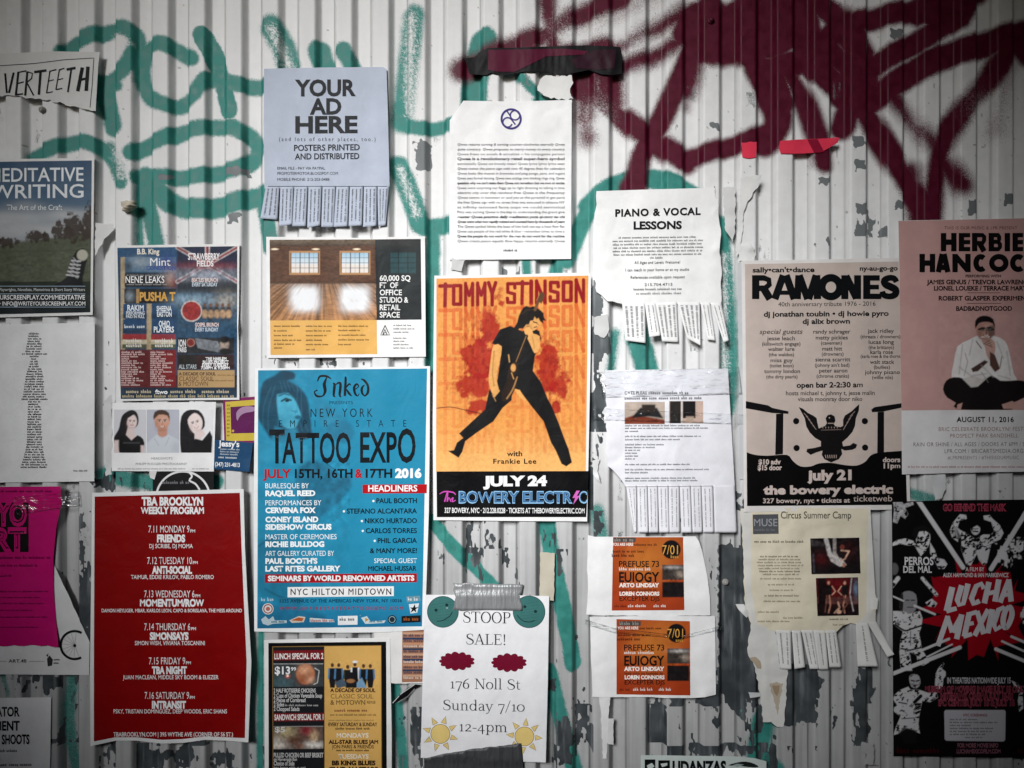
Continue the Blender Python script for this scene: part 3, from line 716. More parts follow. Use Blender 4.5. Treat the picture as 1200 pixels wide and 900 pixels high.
for (x, y, rx, ry) in ((-15, 281, 16, 7), (8, 284, 12, 6), (42, 277, 10, 7), (54, 278, 5, 5), (68, 271, 6, 11), (86, 268, 12, 15), (80, 274, 8, 8), (106, 262, 9, 20), (100, 274, 8, 8)):
    k = fbm(p.X / 3, p.Y / 3, 9, 2); r = np.hypot((p.X - x) / rx, (p.Y - y) / ry); p.mix(np.clip((1.15 - r + (k - .5) * 1.2) * 3, 0, 1) * .95, '#4a3a2c')
p.line([(-40, 296), (110, 293)], 1.4, '#4a5a34', 1.5, .7).vgrad(330, 372, '#2c3826', '#0d1a22').noise(.25, 4, 2, 5, p.Y > 296)
p.fill([(62, 336), (78, 325), (84, 304), (90, 294), (98, 291), (103, 298), (100, 312), (97, 326), (94, 337)], '#14171c', 1.2, 1, 3).ell(96.5, 299, 6.5, 6.5, '#d9d4b8', 1.5)
for k in range(5): p.line([(78 + k * 1.5, 322 - k * 4.2), (92 + k * .6, 324 - k * 4.4)], 1.6, '#e9e9ea'); p.line([(80 + k * 1.5, 318 - k * 4), (91, 326 - k * 4.6)], 1, '#d0d0d4')
p.glow(60, 372, 60, 26, '#10202a', .7).tone(.3, .72); s.pic(p)
s.text('MEDITATIVE', -13, 98, 212.5, 15.5, '#e9edf0', .012, part='headline', z=5, slope=-.01); s.text('WRITING', -11, 98, 232, 15.5, '#e9edf0', .012, part='headline', z=5, slope=-.01)
s.text('The Art of the Craft', 8, 73, 246, 6, '#eceff0', z=4)
s.text('Screenwriters, Playwrights, Novelists, Memoirists & Short Story Writers', -28, 99.5, 341, 3.4, '#d8dcdc')
for y in (335, 344, 359.5): s.rect(-28, y, 100, y + .7, '#9fb4c4', 3)
s.text('WRITEYOURSCREENPLAY.COM/MEDITATIVE', -29, 99.5, 351, 5.2, W, .015); s.text('JOIN • INFO@WRITEYOURSCREENPLAY.COM', -15, 100, 358, 4.6, W, .01)
s.done()

# ---- white sheet with a tower set in type
s = Sheet('poster', 'white sheet with a narrow tower shape made of tiny lines of type', 'poster', [(-34, 381), (111, 378), (110.5, 564), (-33, 566)], base=1.8, colour='#e9e9e8', seed=6, wav=.8)
for i in range(54):
    y = 392 + i * 2.95
    w = np.interp(y, [391, 413, 414, 417, 419, 440, 465, 469, 470, 471, 520, 535, 552], [13, 21, 29, 29, 6, 20, 27, 31, 31, 15, 18, 24, 35]); s.squig(40.5 - w / 2, 40.5 + w / 2, y, 2.5, '#3c3c3c', seed=i)
s.squig(86, 103, 552.5, 2.2, '#333333'); s.done()

# ---- magenta flyer over a white one with a wheel
s = Sheet('flyer', 'white flyer with bicycle wheel drawing, half covered by a magenta flyer', 'flyer', [(-60, 600), (40, 600), (63, 661)] + ragged([(63, 661), (84, 706), (105, 752)], .5, 6, 3)[1:] + [(104.5, 791), (-60, 790)], base=1.2, colour='#dededd', seed=7, wav=.7)
s.ring(87.5, 756, 16.5, 2.6, K, 3, 'wheel_drawing', 62, 300); s.ring(87.5, 756, 15, .4, '#888888', 2, 'wheel_drawing', 62, 300)
for k in range(10): a = 70 + k * 23; s.stroke([(87.5, 756), (87.5 + 14 * math.cos(math.radians(a)), 756 + 14 * math.sin(math.radians(a)))], .3, '#777777', part='wheel_drawing')
s.disc(87.5, 756.5, 1.8, K, 4, 'wheel_drawing'); s.text('ART.48', 10, 31, 776.5, 3.8, K, .01); s.stroke([(34, 775), (52, 775)], .5, '#777777'); s.stroke([(-5, 775), (8, 775)], .5, '#777777')
s.poly([(55, 772), (58, 768), (62, 773), (61, 780), (56, 781)], '#333333'); s.squig(63, 70, 774, 2.4); s.squig(63, 70, 778, 2.4); s.poly([(54, 768), (57, 765.5), (56, 770)], '#444444'); s.done()
s = Sheet('flyer', 'bright magenta flyer with black square, taped over a white flyer', 'flyer', [(-75, 571), (71, 570), (72, 590), (66, 618), (62.5, 655), (63, 690), (66, 730), (68.5, 758)] + ragged([(68.5, 758), (40, 756), (10, 757), (-75, 758)], 1, 6, 8)[1:], base=3.0, colour='#bd0c6a', seed=8, wav=1.3, curls=((68, 758, 36, 5), (70, 575, 22, 3)), rough=.45)
s.rect(-48, 589, 33.5, 647, '#0d0a0e', 1, 'black_square')
for t, x0, x1, y in (('YO', -6, 31.5, 615), ('RT', -8, 31, 645)):
    s.text(t, x0, x1, y, 25, '#bd0c6a', .06, 3, 'headline'); s.text(t, x0 + 2.6, x1 - 2.6, y - 2.2, 20.5, '#0d0a0e', .0, 4, 'headline'); s.text(t, x0 + 4, x1 - 4, y - 3.4, 18, '#bd0c6a', -.02, 5, 'headline')
s.squig(-20, 62, 577, 3.4, '#6a0640'); s.squig(-20, 60, 655, 4, '#6a0640'); s.squig(-20, 44, 664, 3.4, '#6a0640'); s.squig(-20, 14, 676, 3, '#6a0640'); s.lines(-30, 56, (694, 701, 708, 716, 724, 736), 2.4, '#8c0a55', (1, .9, .95, .8))
s.tape([(14, 583), (93, 576), (94, 593), (20, 603)], lift=1.1, wav=1.6); s.done()
# ---- black on white flyer, bottom left corner
s = Sheet('flyer', 'plain white flyer with bold condensed black capitals, lowest on the left', 'flyer', [(-75, 819), (60, 817), (57, 990), (-78, 990)], base=1.6, colour='#e2e2e2', seed=9, slope=-.01)
for t, x0, x1, y in (('RATOR', -10, 23, 839.5), ('PMENT', -12, 23, 856), ('SHOOTS', 2, 34.5, 872)): s.text(t, x0, x1, y, 10.5, K, .03, part='headline')
s.squig(-20, 21, 881.5, 3.6, '#222222'); s.squig(-30, 38, 898, 3.8, '#222222'); s.done()

# ---- colourful music club listing
s = Sheet('poster', 'crowded music club listing of small blue, red and tan panels', 'poster', [(135, 288), (208, 286.5), (280.5, 286), (280, 360), (279, 385), (280, 400), (280.5, 468.5), (210, 469), (140, 470), (138, 440), (136, 370)], base=3.2, colour='#e8e8e6', seed=10, wav=1.0, rough=.35,
          curls=((279, 385, 22, 5), (140, 468, 30, 3)))
q = [(137.5, 290.5), (278, 288.5), (277.6, 466), (141.5, 467.5)]; p = Pic(q, .8, '#1b5277')
B = lambda x0, y0, x1, y1, c, so=.8: p.rect(125 + x0 / 4.617, 280 + y0 / 4.617, 125 + x1 / 4.617, 280 + y1 / 4.617, c, so)
p.vgrad(440, 470, '#10202c', '#1a4260'); B(60, 40, 375, 98, '#245c88'); B(75, 98, 100, 600, '#cdb48a'); B(215, 350, 244, 600, '#cdb48a'); B(100, 98, 376, 178, '#5d86a6')
p.glow(165, 307, 12, 6, '#b9c6cf', .7).glow(150, 312, 5, 6, '#1c2c3c', .8).glow(195, 306, 10, 9, '#1747a0', .8)
B(98, 185, 376, 260, '#17171b'); p.glow(199, 327, 6, 9, '#c79a88', .95).glow(204, 330, 4, 10, '#b03a3a', .5); B(95, 270, 376, 348, '#100f10'); B(160, 270, 176, 348, '#c99b4e'); p.glow(152, 347, 5, 6, '#9fb0bd', .9)
for (a, b, c, d) in ((90, 352, 216, 430), (244, 352, 376, 430), (88, 435, 216, 512), (244, 435, 376, 512)): B(a, b, c, d, '#174f7e'); B(a, d - 22, c, d, '#143a5c', 3)
for a, c in ((85, 216), (240, 373)): B(a, 515, c, 545, '#b8252c'); B(a, 545, c, 570, '#e4d9b5'); B(a, 570, c, 592, '#5a6a45')
B(70, 600, 231, 802, '#7d1518', 2); B(233, 600, 376, 802, '#93181c', 2); p.glow(170, 430, 18, 30, '#4a0c10', .5)
B(384, 40, 706, 290, '#2b3440'); p.fill([(208, 290), (278, 289), (278, 317), (208, 318)], '#1c2b4c', 2)
for a, b in (((208, 290), (278, 330)), ((278, 290), (208, 330))): p.line([a, b], 5, '#d8cfcf', 1.2, .9); p.line([a, b], 2.4, '#a32630', 1, .9)
p.line([(243, 289), (243, 312)], 6, '#d8cfcf', 1); p.line([(243, 289), (243, 312)], 3, '#a32630'); p.glow(243, 312, 40, 5, '#96232c', .8).glow(240, 322, 40, 7, '#b8c2d4', .8).noise(.5, 2.5, 3, 12, (p.Y > 312) & (p.Y < 334) & (p.X > 208))
p.glow(242, 340, 44, 6, '#15202c', .7); B(384, 295, 698, 530, '#2c5876'); p.glow(224, 352, 24, 8, '#a6c9e0', .8).glow(265, 352, 14, 10, '#c9bfae', .7).noise(.35, 4, 3, 14, (p.Y > 344) & (p.Y < 395) & (p.X > 208))
p.ell(224.5, 364.5, 12.5, 12.5, '#e6d9d2').ell(224.5, 364.5, 11, 11, '#b32a2a')
for k in range(5): p.ell(240 + k * 7, 366 + (k % 2), 3, 8, '#2a2830', 2); p.ell(240 + k * 7, 368, 3.6, 5, '#cfa478', 2); p.ell(240 + k * 7, 357.5, 1.8, 2.2, '#8a5a42', 1.2)
p.glow(240, 390, 40, 7, '#27577c', .8); B(382, 535, 690, 620, '#2a2d33'); p.fill([(228, 396), (255, 400), (262, 414), (232, 408)], '#8a9098', 1).ell(223.5, 401.5, 5, 5, '#c98a78').ell(223.5, 401.5, 4, 4, '#8f2a25').ell(263, 404, 5.5, 8, '#b7a090', 2).ell(263, 398, 6, 4, '#17171a', 2).ell(264, 412, 8, 4, '#131316', 2)
B(385, 625, 690, 706, '#3a1a1d', 2); B(385, 625, 480, 706, '#2a2622', 3); B(385, 710, 692, 803, '#d2a869'); p.noise(.55, 2.6, 3.2, 16, (p.X > 208) & (p.Y < 432)).noise(.35, 2.2, 2.4, 17, p.X < 206).tone(.12, .74); s.pic(p, 2)
X = lambda v: 125 + v / 4.617; Y = lambda v: 280 + v / 4.617
for t, x0, x1, y, cap, c, b in (('B.B. King', 165, 285, 82, 28, '#efe8d8', .03), ('Mint', 235, 345, 145, 42, W, .0), ('CONDITION', 215, 372, 168, 22, '#20489a', .01), ('NENE LEAKS', 102, 312, 238, 36, '#f0eeee', .01), ('PUSHA T', 178, 372, 334, 44, '#d6a24c', .04),
  ('RAKIM', 112, 200, 388, 30, '#dfe6ec', .03), ('PERFORMING', 105, 205, 410, 18, '#dfe6ec', .02), ('PAID IN FULL', 105, 205, 428, 16, '#dfe6ec', .02), ('SHEENA', 270, 352, 390, 26, '#e6ecf0', .03), ('EASTON', 272, 352, 420, 26, '#e6ecf0', .03),
  ('OHIO', 282, 342, 474, 30, '#e6ecf0', .03), ('PLAYERS', 255, 364, 505, 30, '#e6ecf0', .03), ('STRAWBERRY', 440, 612, 112, 34, '#f0e9ea', .03), ('FIELDS', 488, 578, 148, 30, '#f0e9ea', .03), ('BEATLES BRUNCH', 460, 602, 232, 20, '#f0d8d4', .03), ('EVERY SATURDAY', 462, 600, 256, 20, '#c8d4e0', .03),
  ('GOSPEL BRUNCH', 478, 606, 474, 20, '#f0d8d4', .03), ('EVERY SUNDAY', 478, 604, 500, 20, '#c8d4e0', .03), ('JON', 386, 428, 582, 36, '#e8e8e8', .03), ('PARIS', 386, 432, 612, 26, '#e8e8e8', .03),
  ('THE HARLEM', 535, 648, 656, 16, W, .04), ('BLUES PROJECT', 520, 660, 674, 16, W, .04), ('EVERY TUESDAY', 516, 660, 690, 16, W, .04), ('7:30PM & 9:30PM', 510, 665, 705, 14, W, .04), ('ALL STARS', 390, 486, 702, 22, '#b9c2c8', .02),
  ('A DECADE OF SOUL', 390, 590, 738, 16, '#3a1c18', .02), ('CLASSIC SOUL', 392, 580, 768, 24, '#6a4426', .0), ('& MOTOWN', 388, 548, 795, 24, '#6a4426', .0)):
    s.text(t, X(x0), X(x1), Y(y), cap / 4.617, c, b, 4)
for y in (560, 585): s.squig(X(105), X(200), Y(y), 4.5, '#efe6e0'); s.squig(X(262), X(358), Y(y), 4.5, '#efe6e0')
s.squig(X(96), X(208), Y(482), 4.2, '#dfe6ec'); s.squig(X(108), X(330), Y(200), 2.2, '#aaaaaa'); s.squig(X(108), X(330), Y(250), 2.2, '#aaaaaa')
for i in range(16): s.squig(X(80), X(80 + (110, 125, 90, 60, 100, 120, 75, 105)[i % 8]), Y(617 + i * 11.8), 2.6, '#e9cfcb', seed=i); s.squig(X(237), X(237 + (75, 120, 60, 100, 80, 125, 90, 110)[i % 8]), Y(617 + i * 11.8), 2.6, '#e9cfcb', seed=i + 40)
s.squig(X(105), X(240), Y(834), 4.2, '#d9cba8'); s.text('ftwo', X(262), X(330), Y(838), 4.6, W, .04); s.squig(X(345), X(480), Y(834), 4.2, '#d9cba8'); s.squig(X(515), X(690), Y(834), 4.2, '#d9cba8'); s.squig(X(85), X(690), Y(858), 4.0, '#c9b98f'); s.squig(X(560), X(690), Y(770), 2, '#8a6a40'); s.squig(X(600), X(690), Y(740), 2, '#8a6a40')
s.done()

# ---- three portraits card
s = Sheet('flyer', 'white card with three portrait photos in a row', 'flyer', [(131.5, 472), (253, 471), (250.5, 552.5), (131, 552)], base=2.2, colour='#f0f0ef', seed=11, wav=.5)
p = Pic(((133.5, 480), (171, 530.5)), .6, '#cfcfd3')
p.fill([(144, 486), (153, 480.5), (160, 483), (162.5, 492), (160, 500), (150, 505), (149, 516), (136, 520), (133, 514), (139, 503), (141, 494)], '#1b191c', 1.2, 1, 3).ell(154.5, 494, 6, 8.5, '#e3cfcb', 1.5).fill([(150, 500), (157, 501), (158, 510), (163, 514), (150, 518), (147, 512)], '#dcc8c4', 1.5)
p.fill([(146, 486), (153, 482), (158, 485), (150, 490), (147.5, 499), (143, 500)], '#1b191c', 1.2).fill([(139, 513), (148, 510), (154, 516), (161, 510), (168, 515), (169, 524), (164, 531), (140, 531)], '#121214', 1.2, 1, 2).rect(134, 516, 139, 531, '#d8c4c0', 2).rect(165, 522, 169, 531, '#d8c4c0', 2)
face(p, 154.8, 494.5, 5.4, '#e3cfcb', '#b79a96', '#a2585c', .05, .05); p.line([(145, 519), (163, 519)], 1.6, '#55585c', 1, .5); s.pic(p, 2, 'portrait')
p = Pic(((172, 480), (210, 530.5)), .6, '#b9bbc6')
p.ell(190, 493, 9, 11, '#d09c84', 1.2).fill([(180, 492), (181, 483), (190, 480), (198, 484), (198.5, 493), (196, 487), (186, 486)], '#4a382e', 1.4, 1, 2).rect(185, 500, 196, 512, '#c48e78', 2).fill([(172, 519), (184, 509), (190, 514), (197, 509), (210, 516), (210, 531), (172, 531)], '#c8cdd4', 1.5)
face(p, 190, 494.5, 7.6, '#d09c84', '#95614c', '#a0584c', 0, .35); p.line([(181, 514), (186, 522)], .8, '#9aa2ac', 1, .7).line([(198, 513), (194, 522)], .8, '#9aa2ac', 1, .7).glow(206, 524, 5, 8, '#a9b0ba', .5); s.pic(p, 2, 'portrait')
p = Pic(((211, 480), (249, 530.5)), .6, '#e9e9ea')
p.fill([(212, 530), (211, 496), (215, 484), (223, 480), (233, 481), (239, 489), (240, 499), (236, 505), (228, 520), (226, 531)], '#17151a', 1.2, 1, 2).fill([(220, 492), (228, 484), (236, 490), (237, 500), (231, 509), (224, 504)], '#ecdcd8', 1.5, 1, 3).fill([(228, 506), (237, 503), (241, 509), (232, 518), (228, 514)], '#e4d2ce', 1.5).fill([(222, 531), (229, 514), (237, 516), (246, 505), (249, 512), (248, 531)], '#131215', 1.3)
face(p, 229, 496, 6.6, '#ecdcd8', '#c3a6a0', '#b0646a', -.28, .4); s.pic(p, 2, 'portrait')
s.text('HEADSHOTS', 177, 202, 538.5, 2.8, '#a0a0a4'); s.text('PHILIPP RUGGERI PHOTOGRAPHY', 159, 219, 545, 2.8, '#a6a6aa'); s.squig(138, 218, 550, 1.8, '#bbbbbb'); s.squig(225, 246, 550, 1.8, '#bbbbbb'); s.done()
# ---- purple and gold flyer, navy flyer
s = Sheet('flyer', 'purple flyer with a gold patterned frame, half under the blue tattoo poster', 'flyer', [(261, 468), (318, 463), (318, 519), (263, 520)], base=1.2, colour='#7d1f5a', seed=12)
s.quad([(264, 471), (316, 467), (316, 516), (265, 517)], '#cdb445', 1, 'gold_frame'); s.quad([(270, 477), (310, 474), (310, 507), (271, 508)], '#5d1450', 2, 'purple_panel')
s.poly([(277, 484), (282, 478), (291, 476), (300, 478), (297, 482), (287, 484), (281, 488), (278, 493)], '#a886a4', 3, 'purple_panel', 3); s.disc(273, 505, 1.6, '#c9a14a', 3, 'purple_panel')
for k in range(9): s.squig(266, 270, 476 + k * 4.4, 3, '#7a6a28', 3, seed=k); s.squig(272 + k * 3.6, 275 + k * 3.6, 513.5, 3, '#7a6a28', 3)
s.done()
s = Sheet('flyer', 'small navy blue business flyer with white lettering and a phone number', 'flyer', [(250, 515), (296.5, 519), (292, 553), (250, 549.5)], base=1.9, colour='#15446b', seed=13, slope=.04, curls=((294, 552, 20, 4),))
s.text("Jessy's", 256, 280.5, 523.5, 6.6, W, .03, part='headline'); s.lines(258, 281, (527.5, 530.5, 533.5), 2.2, '#cfd8e0'); s.squig(256, 279, 537.5, 2.8, '#e4e8ec'); s.text('(347) 231-4813', 252, 281, 547, 4.6, '#eef0f2', .02); s.done()
# ---- black sticker with a white circle
s = Sheet('sticker', 'black sticker with a white circle, mostly behind the red poster', 'sticker', [(179, 553), (250.5, 552), (250.5, 592), (179, 592)], base=.8, colour='#141416', seed=14, wav=.2)
s.ring(214.5, 584, 31.5, 2.4, '#e6e6e6', 3, 'circle_mark', 180, 360); s.stroke([(221, 552.5), (225, 558), (222, 563), (229, 567), (234, 574)], 2.2, '#e6e6e6', part='circle_mark', sm=3); s.squig(190, 222, 567, 4, '#8a8a8e'); s.done()

# ---- red weekly programme
s = Sheet('poster', 'deep red weekly program poster with white condensed type', 'poster', [(108, 577.5), (285.5, 573), (287, 640), (290, 700), (294.5, 775), (293, 815), (291, 870)] + [(265, 868), (240, 867), (215, 870.5), (190, 871.5), (160, 868), (135, 868), (106, 874.5), (105.5, 780), (107, 660)], base=2.8, colour='#e9e9e8', seed=15, wav=.9, rough=.38,
          curls=((291, 870, 40, 6), (108, 873, 34, 5), (293, 790, 40, 3)), creases=(((108, 760), (290, 742), 9, .5),))
s.poly([(111, 582), (281, 577.5), (283, 640), (285.5, 700), (289, 775), (288, 815), (287, 865), (265, 864), (240, 863), (215, 866), (190, 867), (160, 864), (135, 864), (110, 869), (110, 780), (110.5, 660)], '#830507', 1, 'red_panel')
R = W; cx = 200
for t, x0, x1, y, cap, b in (('TBA BROOKLYN', 166, 238, 592, 9, .05), ('WEEKLY PROGRAM', 165, 239, 602, 7.6, .05), ('7.11 MONDAY 9', 174, 222, 624, 8, .0), ('FRIENDS', 184, 217, 635, 8, .055), ('DJ SCRIBE, DJ MOMA', 175, 226, 642.3, 4.8, .01),
   ('7.12 TUESDAY 10', 172.5, 225, 661, 8, 0), ('ANTI-SOCIAL', 178, 225, 672, 8, .055), ('TAIMUR, EDDIE KRILOV, PABLO ROMERO', 153.5, 250.5, 678.5, 4.6, .01), ('7.13 WEDNESDAY 6', 169, 228, 700, 8, 0), ('MOMENTUM/ROW', 164, 239, 710.5, 8, .055), ('DAMON HEYLIGER, MBAR, KARLOS LEON, CAPO & BORISLAVA, THE MESS AROUND', 119, 283.5, 717.5, 4.0, .015),
   ('7.14 THURSDAY 6', 169, 223, 738.5, 8, 0), ('SIMONSAYS', 175.5, 221, 749.5, 8, .055), ('SIMON WISH, VIVIANA TOSCANINI', 158, 240, 756, 4.8, .01), ('7.15 FRIDAY 9', 174.5, 217, 778.5, 8, 0), ('TBA NIGHT', 178, 219, 789.5, 8, .055), ('JUAN MACLEAN, MIDDLE SKY BOOM & ELIEZER', 144, 256, 796, 4.7, .01),
   ('7.16 SATURDAY 9', 169.5, 221.5, 819, 8, 0), ('INTRANSIT', 178, 218, 830, 8, .055), ('PSKY, TRISTAN DOMINGUEZ, DEEP WOODS, ERIC SHANS', 133, 266, 836, 4.7, .01), ('TBABROOKLYN.COM | 395 WYTHE AVE (CORNER OF S6 ST.)', 133, 273, 863, 4.8, .015)):
    s.text(t, x0, x1, y, cap, R, b, part='headline' if cap > 7.4 and y < 610 else None, z=3)
for x, y in ((223, 624), (226, 661), (229, 700), (224, 738.5), (218, 778.5), (222.5, 819)): s.text('PM', x, x + 5.6, y, 3.4, R, .02, z=3)
s.done()

# ---- blue-grey tear-off advert
s = Sheet('tear_off_flyer', 'pale blue-grey flyer reading YOUR AD HERE above nine tear-off strips', 'flyer', [(309.5, 80.5), (380, 79), (449, 78.5), (453, 81), (454.5, 130), (456.5, 219), (400, 218.5), (310, 221), (309, 150)], base=2.2, colour='#bcc5d6', seed=16, wav=.7, curls=((309, 82, 18, 2.5), (456, 200, 26, 2)), creases=(((310, 190), (455, 150), 8, .4), ((430, 80), (457, 215), 5, .35)))
for t, x0, x1, y, cap in (('YOUR', 345.5, 417, 112, 18), ('AD', 363, 400, 133.5, 17.5), ('HERE', 346, 419, 155.3, 18.5)): s.text(t, x0, x1, y, cap, '#25272b', .035, part='headline', slope=-.006)
s.text('(and lots of other places, too.)', 327, 440, 165.3, 4.6, '#4a4d55', tr=.35); s.text('POSTERS PRINTED', 344.5, 421.5, 176.3, 6.8, '#2a2c32', .02, slope=-.012); s.text('AND DISTRIBUTED', 345.5, 421, 186.5, 6.8, '#2a2c32', .02, slope=-.008)
s.text('EMAIL FILE - PAY VIA PAYPAL', 325, 381, 198.7, 3.2, '#3c3f46'); s.text('PROMOTERMOTOR.BLOGSPOT.COM', 325, 396, 204.7, 3.2, '#3c3f46'); s.text('MOBILE PHONE: 212-203-0488', 325, 386, 211.8, 3.2, '#3c3f46'); s.rect(314, 218, 454, 218.8, '#4a4d55', 2)
tb = [311, 328, 344.5, 361, 377.5, 393.5, 409.5, 426, 442, 456.5]; bt = [(305, 256, 325, 257.5), (327, 265, 342, 263), (342.5, 265, 358, 265), (360, 267, 375, 264), (376.5, 266, 391, 266), (391, 266, 407, 265), (408.5, 265, 424, 264), (425.5, 266, 441, 264.5), (443.5, 265, 452, 264)]
for k in range(9):
    b = bt[k]; s.tab([(tb[k] + .5, 220), (tb[k + 1] - .5, 219), (b[2], b[3]), (b[0], b[1])], 2 + (k * 5 % 4) * 1.6, twist=(-2, 2.5, 1, -1.5)[k % 4], lines=3)
s.done()

# ---- office space flyer
s = Sheet('flyer', 'landscape flyer with brick loft photo and orange text panel', 'flyer', [(312, 277.5), (400, 278), (434, 279.5), (437, 283), (440, 278), (498, 277), (499, 418), (313, 419.5)], base=2.2, colour='#f2f1f0', seed=17, wav=.7, creases=(((436, 278), (439, 340), 4, .7), ((316, 400), (498, 350), 8, .4)), rough=.42)
p = Pic([(316, 281), (440, 280.5), (441.5, 375), (316.5, 375.5)], .7, '#5a3c2b')
p.vgrad(279, 288, '#7a6a58', '#4a3a2e').noise(.5, 3.2, 1.4, 21).noise(.25, 14, 6, 22).vgrad(331, 377, '#8c6a50', '#a8784e').line([(314, 331.5), (442, 331.5)], 2, '#2a1d16', 2, .8)
xr = (p.X - 378) / (p.Y - 300 + 1); n = fbm(xr * 26, p.Y / 30, 24, 2); k = p.Y > 332; p.c[k] *= (1 + 1.5 * (n[k, None] - .5)); p.noise(.35, 5, 1.5, 26, k)
for x in (357, 416):
    p.mix(np.clip(1.25 * np.exp(-((p.X - x) / 17) ** 4 - ((p.Y - 350) / 15) ** 4) * (.55 + .75 * fbm(xr * 14, p.Y / 9, 27, 2)), 0, .96) * (p.Y > 332), '#f0f2f4')
    p.rect(x - 18, 294, x + 18, 322, '#b98a5c').rect(x - 16, 296.5, x + 16, 319.5, '#e9dfd6').vgrad(296.5, 310, '#9cc3da', '#dfe6ea', x - 16, x + 16)
    for i in (-16, -5.3, 5.3, 16): p.line([(x + i, 296.5), (x + i, 319.5)], 1.0, '#2c2a2c')
    for i in (-10.6, 0, 10.6): p.line([(x + i, 296.5), (x + i, 319.5)], .4, '#6a6a70', .7, .7)
    for j in (302, 308, 314): p.line([(x - 16, j), (x + 16, j)], .7, '#55585c', .8, .85)
for x in (322, 370, 418): p.ell(x, 292, 4, 1.1, '#ffe9c8', 1)
s.pic(p, 2)
p = Pic([(439.5, 280.5), (493, 280), (494, 374.5), (441, 375)], .9, '#24292b'); p.glow(465, 284, 30, 6, '#3c3c3a', .7).rect(457, 296, 488, 320, '#2c4a4e', 1.5)
for x in (457, 467, 478, 488): p.line([(x, 296), (x, 320)], .9, '#1a2426')
for j in (302, 308, 314): p.line([(457, j), (488, j)], .6, '#1a2426')
p.noise(.2, 6, 6, 25); s.pic(p, 2, 'dark_panel'); s.quad([(316.5, 375.5), (441.5, 375), (442, 415), (317, 416)], '#e7b25f', 1, 'orange_panel')
for t, x1, y in (('60,000 SQ', 481, 329), ('FT  OF', 466.5, 337.3), ('OFFICE', 471, 345.8), ('STUDIO &', 478.5, 354.5), ('RETAIL', 469, 363.3), ('SPACE', 468.5, 372)): s.text(t, 445, x1, y, 6.2, '#f2f2f0', .02, 4, 'headline')
for x, ys, f in ((321, (383, 388.5, 394, 399.5, 404, 408.5), (1, .5, .8, 1.05, .8, .35)), (358.5, (383, 388.5, 394, 399.5, 404.5, 410.5), (1, 1.02, .8, .7, .9, .35)), (396.5, (383, 388, 393.5, 399, 404.5), (1.15, .85, 1.05, 1.15, .5))): s.lines(x, x + 31, ys, 2.3, '#6a4a20', f)
s.lines(461, 487, (382, 386, 390, 397, 400.5, 404.5, 408.5), 2, '#777777', (.9, 1, .8, .6, .5, .7, .9)); s.stroke([(451.5, 381), (446, 392.5), (456.5, 392.5), (451, 381)], .9, K); s.stroke([(451, 386), (448.5, 392)], .7, K); s.stroke([(451, 386), (453.5, 392)], .7, K); s.stroke([(449, 392), (451.3, 389), (453.5, 392)], .7, K); s.done()

# ---- blue tattoo convention poster
s = Sheet('poster', 'large turquoise tattoo expo poster with a dark-haired woman', 'poster', [(299, 431.5), (400, 431), (504, 429), (503.5, 520), (502.5, 600), (499.5, 690), (497, 738), (450, 741), (400, 741.5), (340, 741), (298, 740), (297, 600)], base=3.0, colour='#eef0f0', seed=20, wav=.8, slope=-.003, rough=.4, curls=((298, 740, 30, 3), (498, 738, 40, 4)))
q = [(302.5, 434), (500.5, 431.8), (494.5, 734), (301.5, 736.5)]; p = Pic(q, .8, '#2087aa'); BL = '#2087aa'
p.noise(.08, 40, 40, 30); p.vgrad(700, 742, '#238cb2', '#176a95'); D1, D2 = '#163f54', '#1d5f7c'
p.fill([(304, 470), (308, 448), (322, 440), (330, 434), (343, 436), (345, 444), (338, 446), (350, 453), (360, 466), (363, 485), (365, 502), (364, 512), (352, 516), (330, 519), (318, 515), (308, 500), (302, 488)], D1, 3, .95, 3)
p.fill([(325, 462), (335, 458), (346, 466), (350, 478), (354, 486), (350, 493), (346, 501), (336, 502), (328, 494), (325, 478)], '#4aa9c6', 2.5, .95, 3)
p.line([(330, 470), (335, 467), (341, 469)], 2, '#12303f', 1.5).ell(336.5, 469.5, 2.6, 1.6, '#10242e', 1.2).line([(327, 464), (333, 461.5), (339, 463)], 1.3, '#1a4a60', 1.5).ell(349, 489, 4, 2.4, '#1a4f66', 2).ell(347, 482, 2.4, 1.6, '#2f8cab', 2)
p.fill([(322, 460), (336, 454), (352, 462), (359, 484), (356, 500), (350, 476), (338, 461), (328, 462)], D1, 2.5, .95, 2).ell(339, 440, 7, 4, D1, 2)
p.fill([(322, 500), (334, 504), (348, 502), (352, 520), (366, 530), (352, 546), (320, 540), (303, 548), (303, 520), (318, 514)], '#2f90b2', 4, .7, 2).glow(330, 508, 10, 5, '#1a5068', .6)
for k_ in range(9): p.line([(318 + k_ * 4.4, 448 + abs(k_ - 4) * 1.2), (309 + k_ * 5.6, 476 + (k_ % 3) * 5), (308 + k_ * 6.6, 505)] if k_ < 2 or k_ > 6 else [(320 + k_ * 4, 446), (322 + k_ * 4.6, 458)], 1, '#2a6c88', 1.4, .5, 3)
p.glow(342, 490, 6, 6, '#2f86a4', .5).glow(330, 494, 5, 8, '#2c7c9a', .5).line([(341, 481), (347, 483), (346, 485)], .9, '#1f6480', 1.2, .8)
p.fill([(364, 462), (373, 460), (386, 474), (398, 488), (410, 502), (414, 512), (408, 518), (390, 514), (376, 498)], '#2d7d9c', 4, .55, 2).fill([(382, 498), (406, 492), (416, 508), (404, 519), (388, 512)], '#1d6a8a', 4, .6, 2)
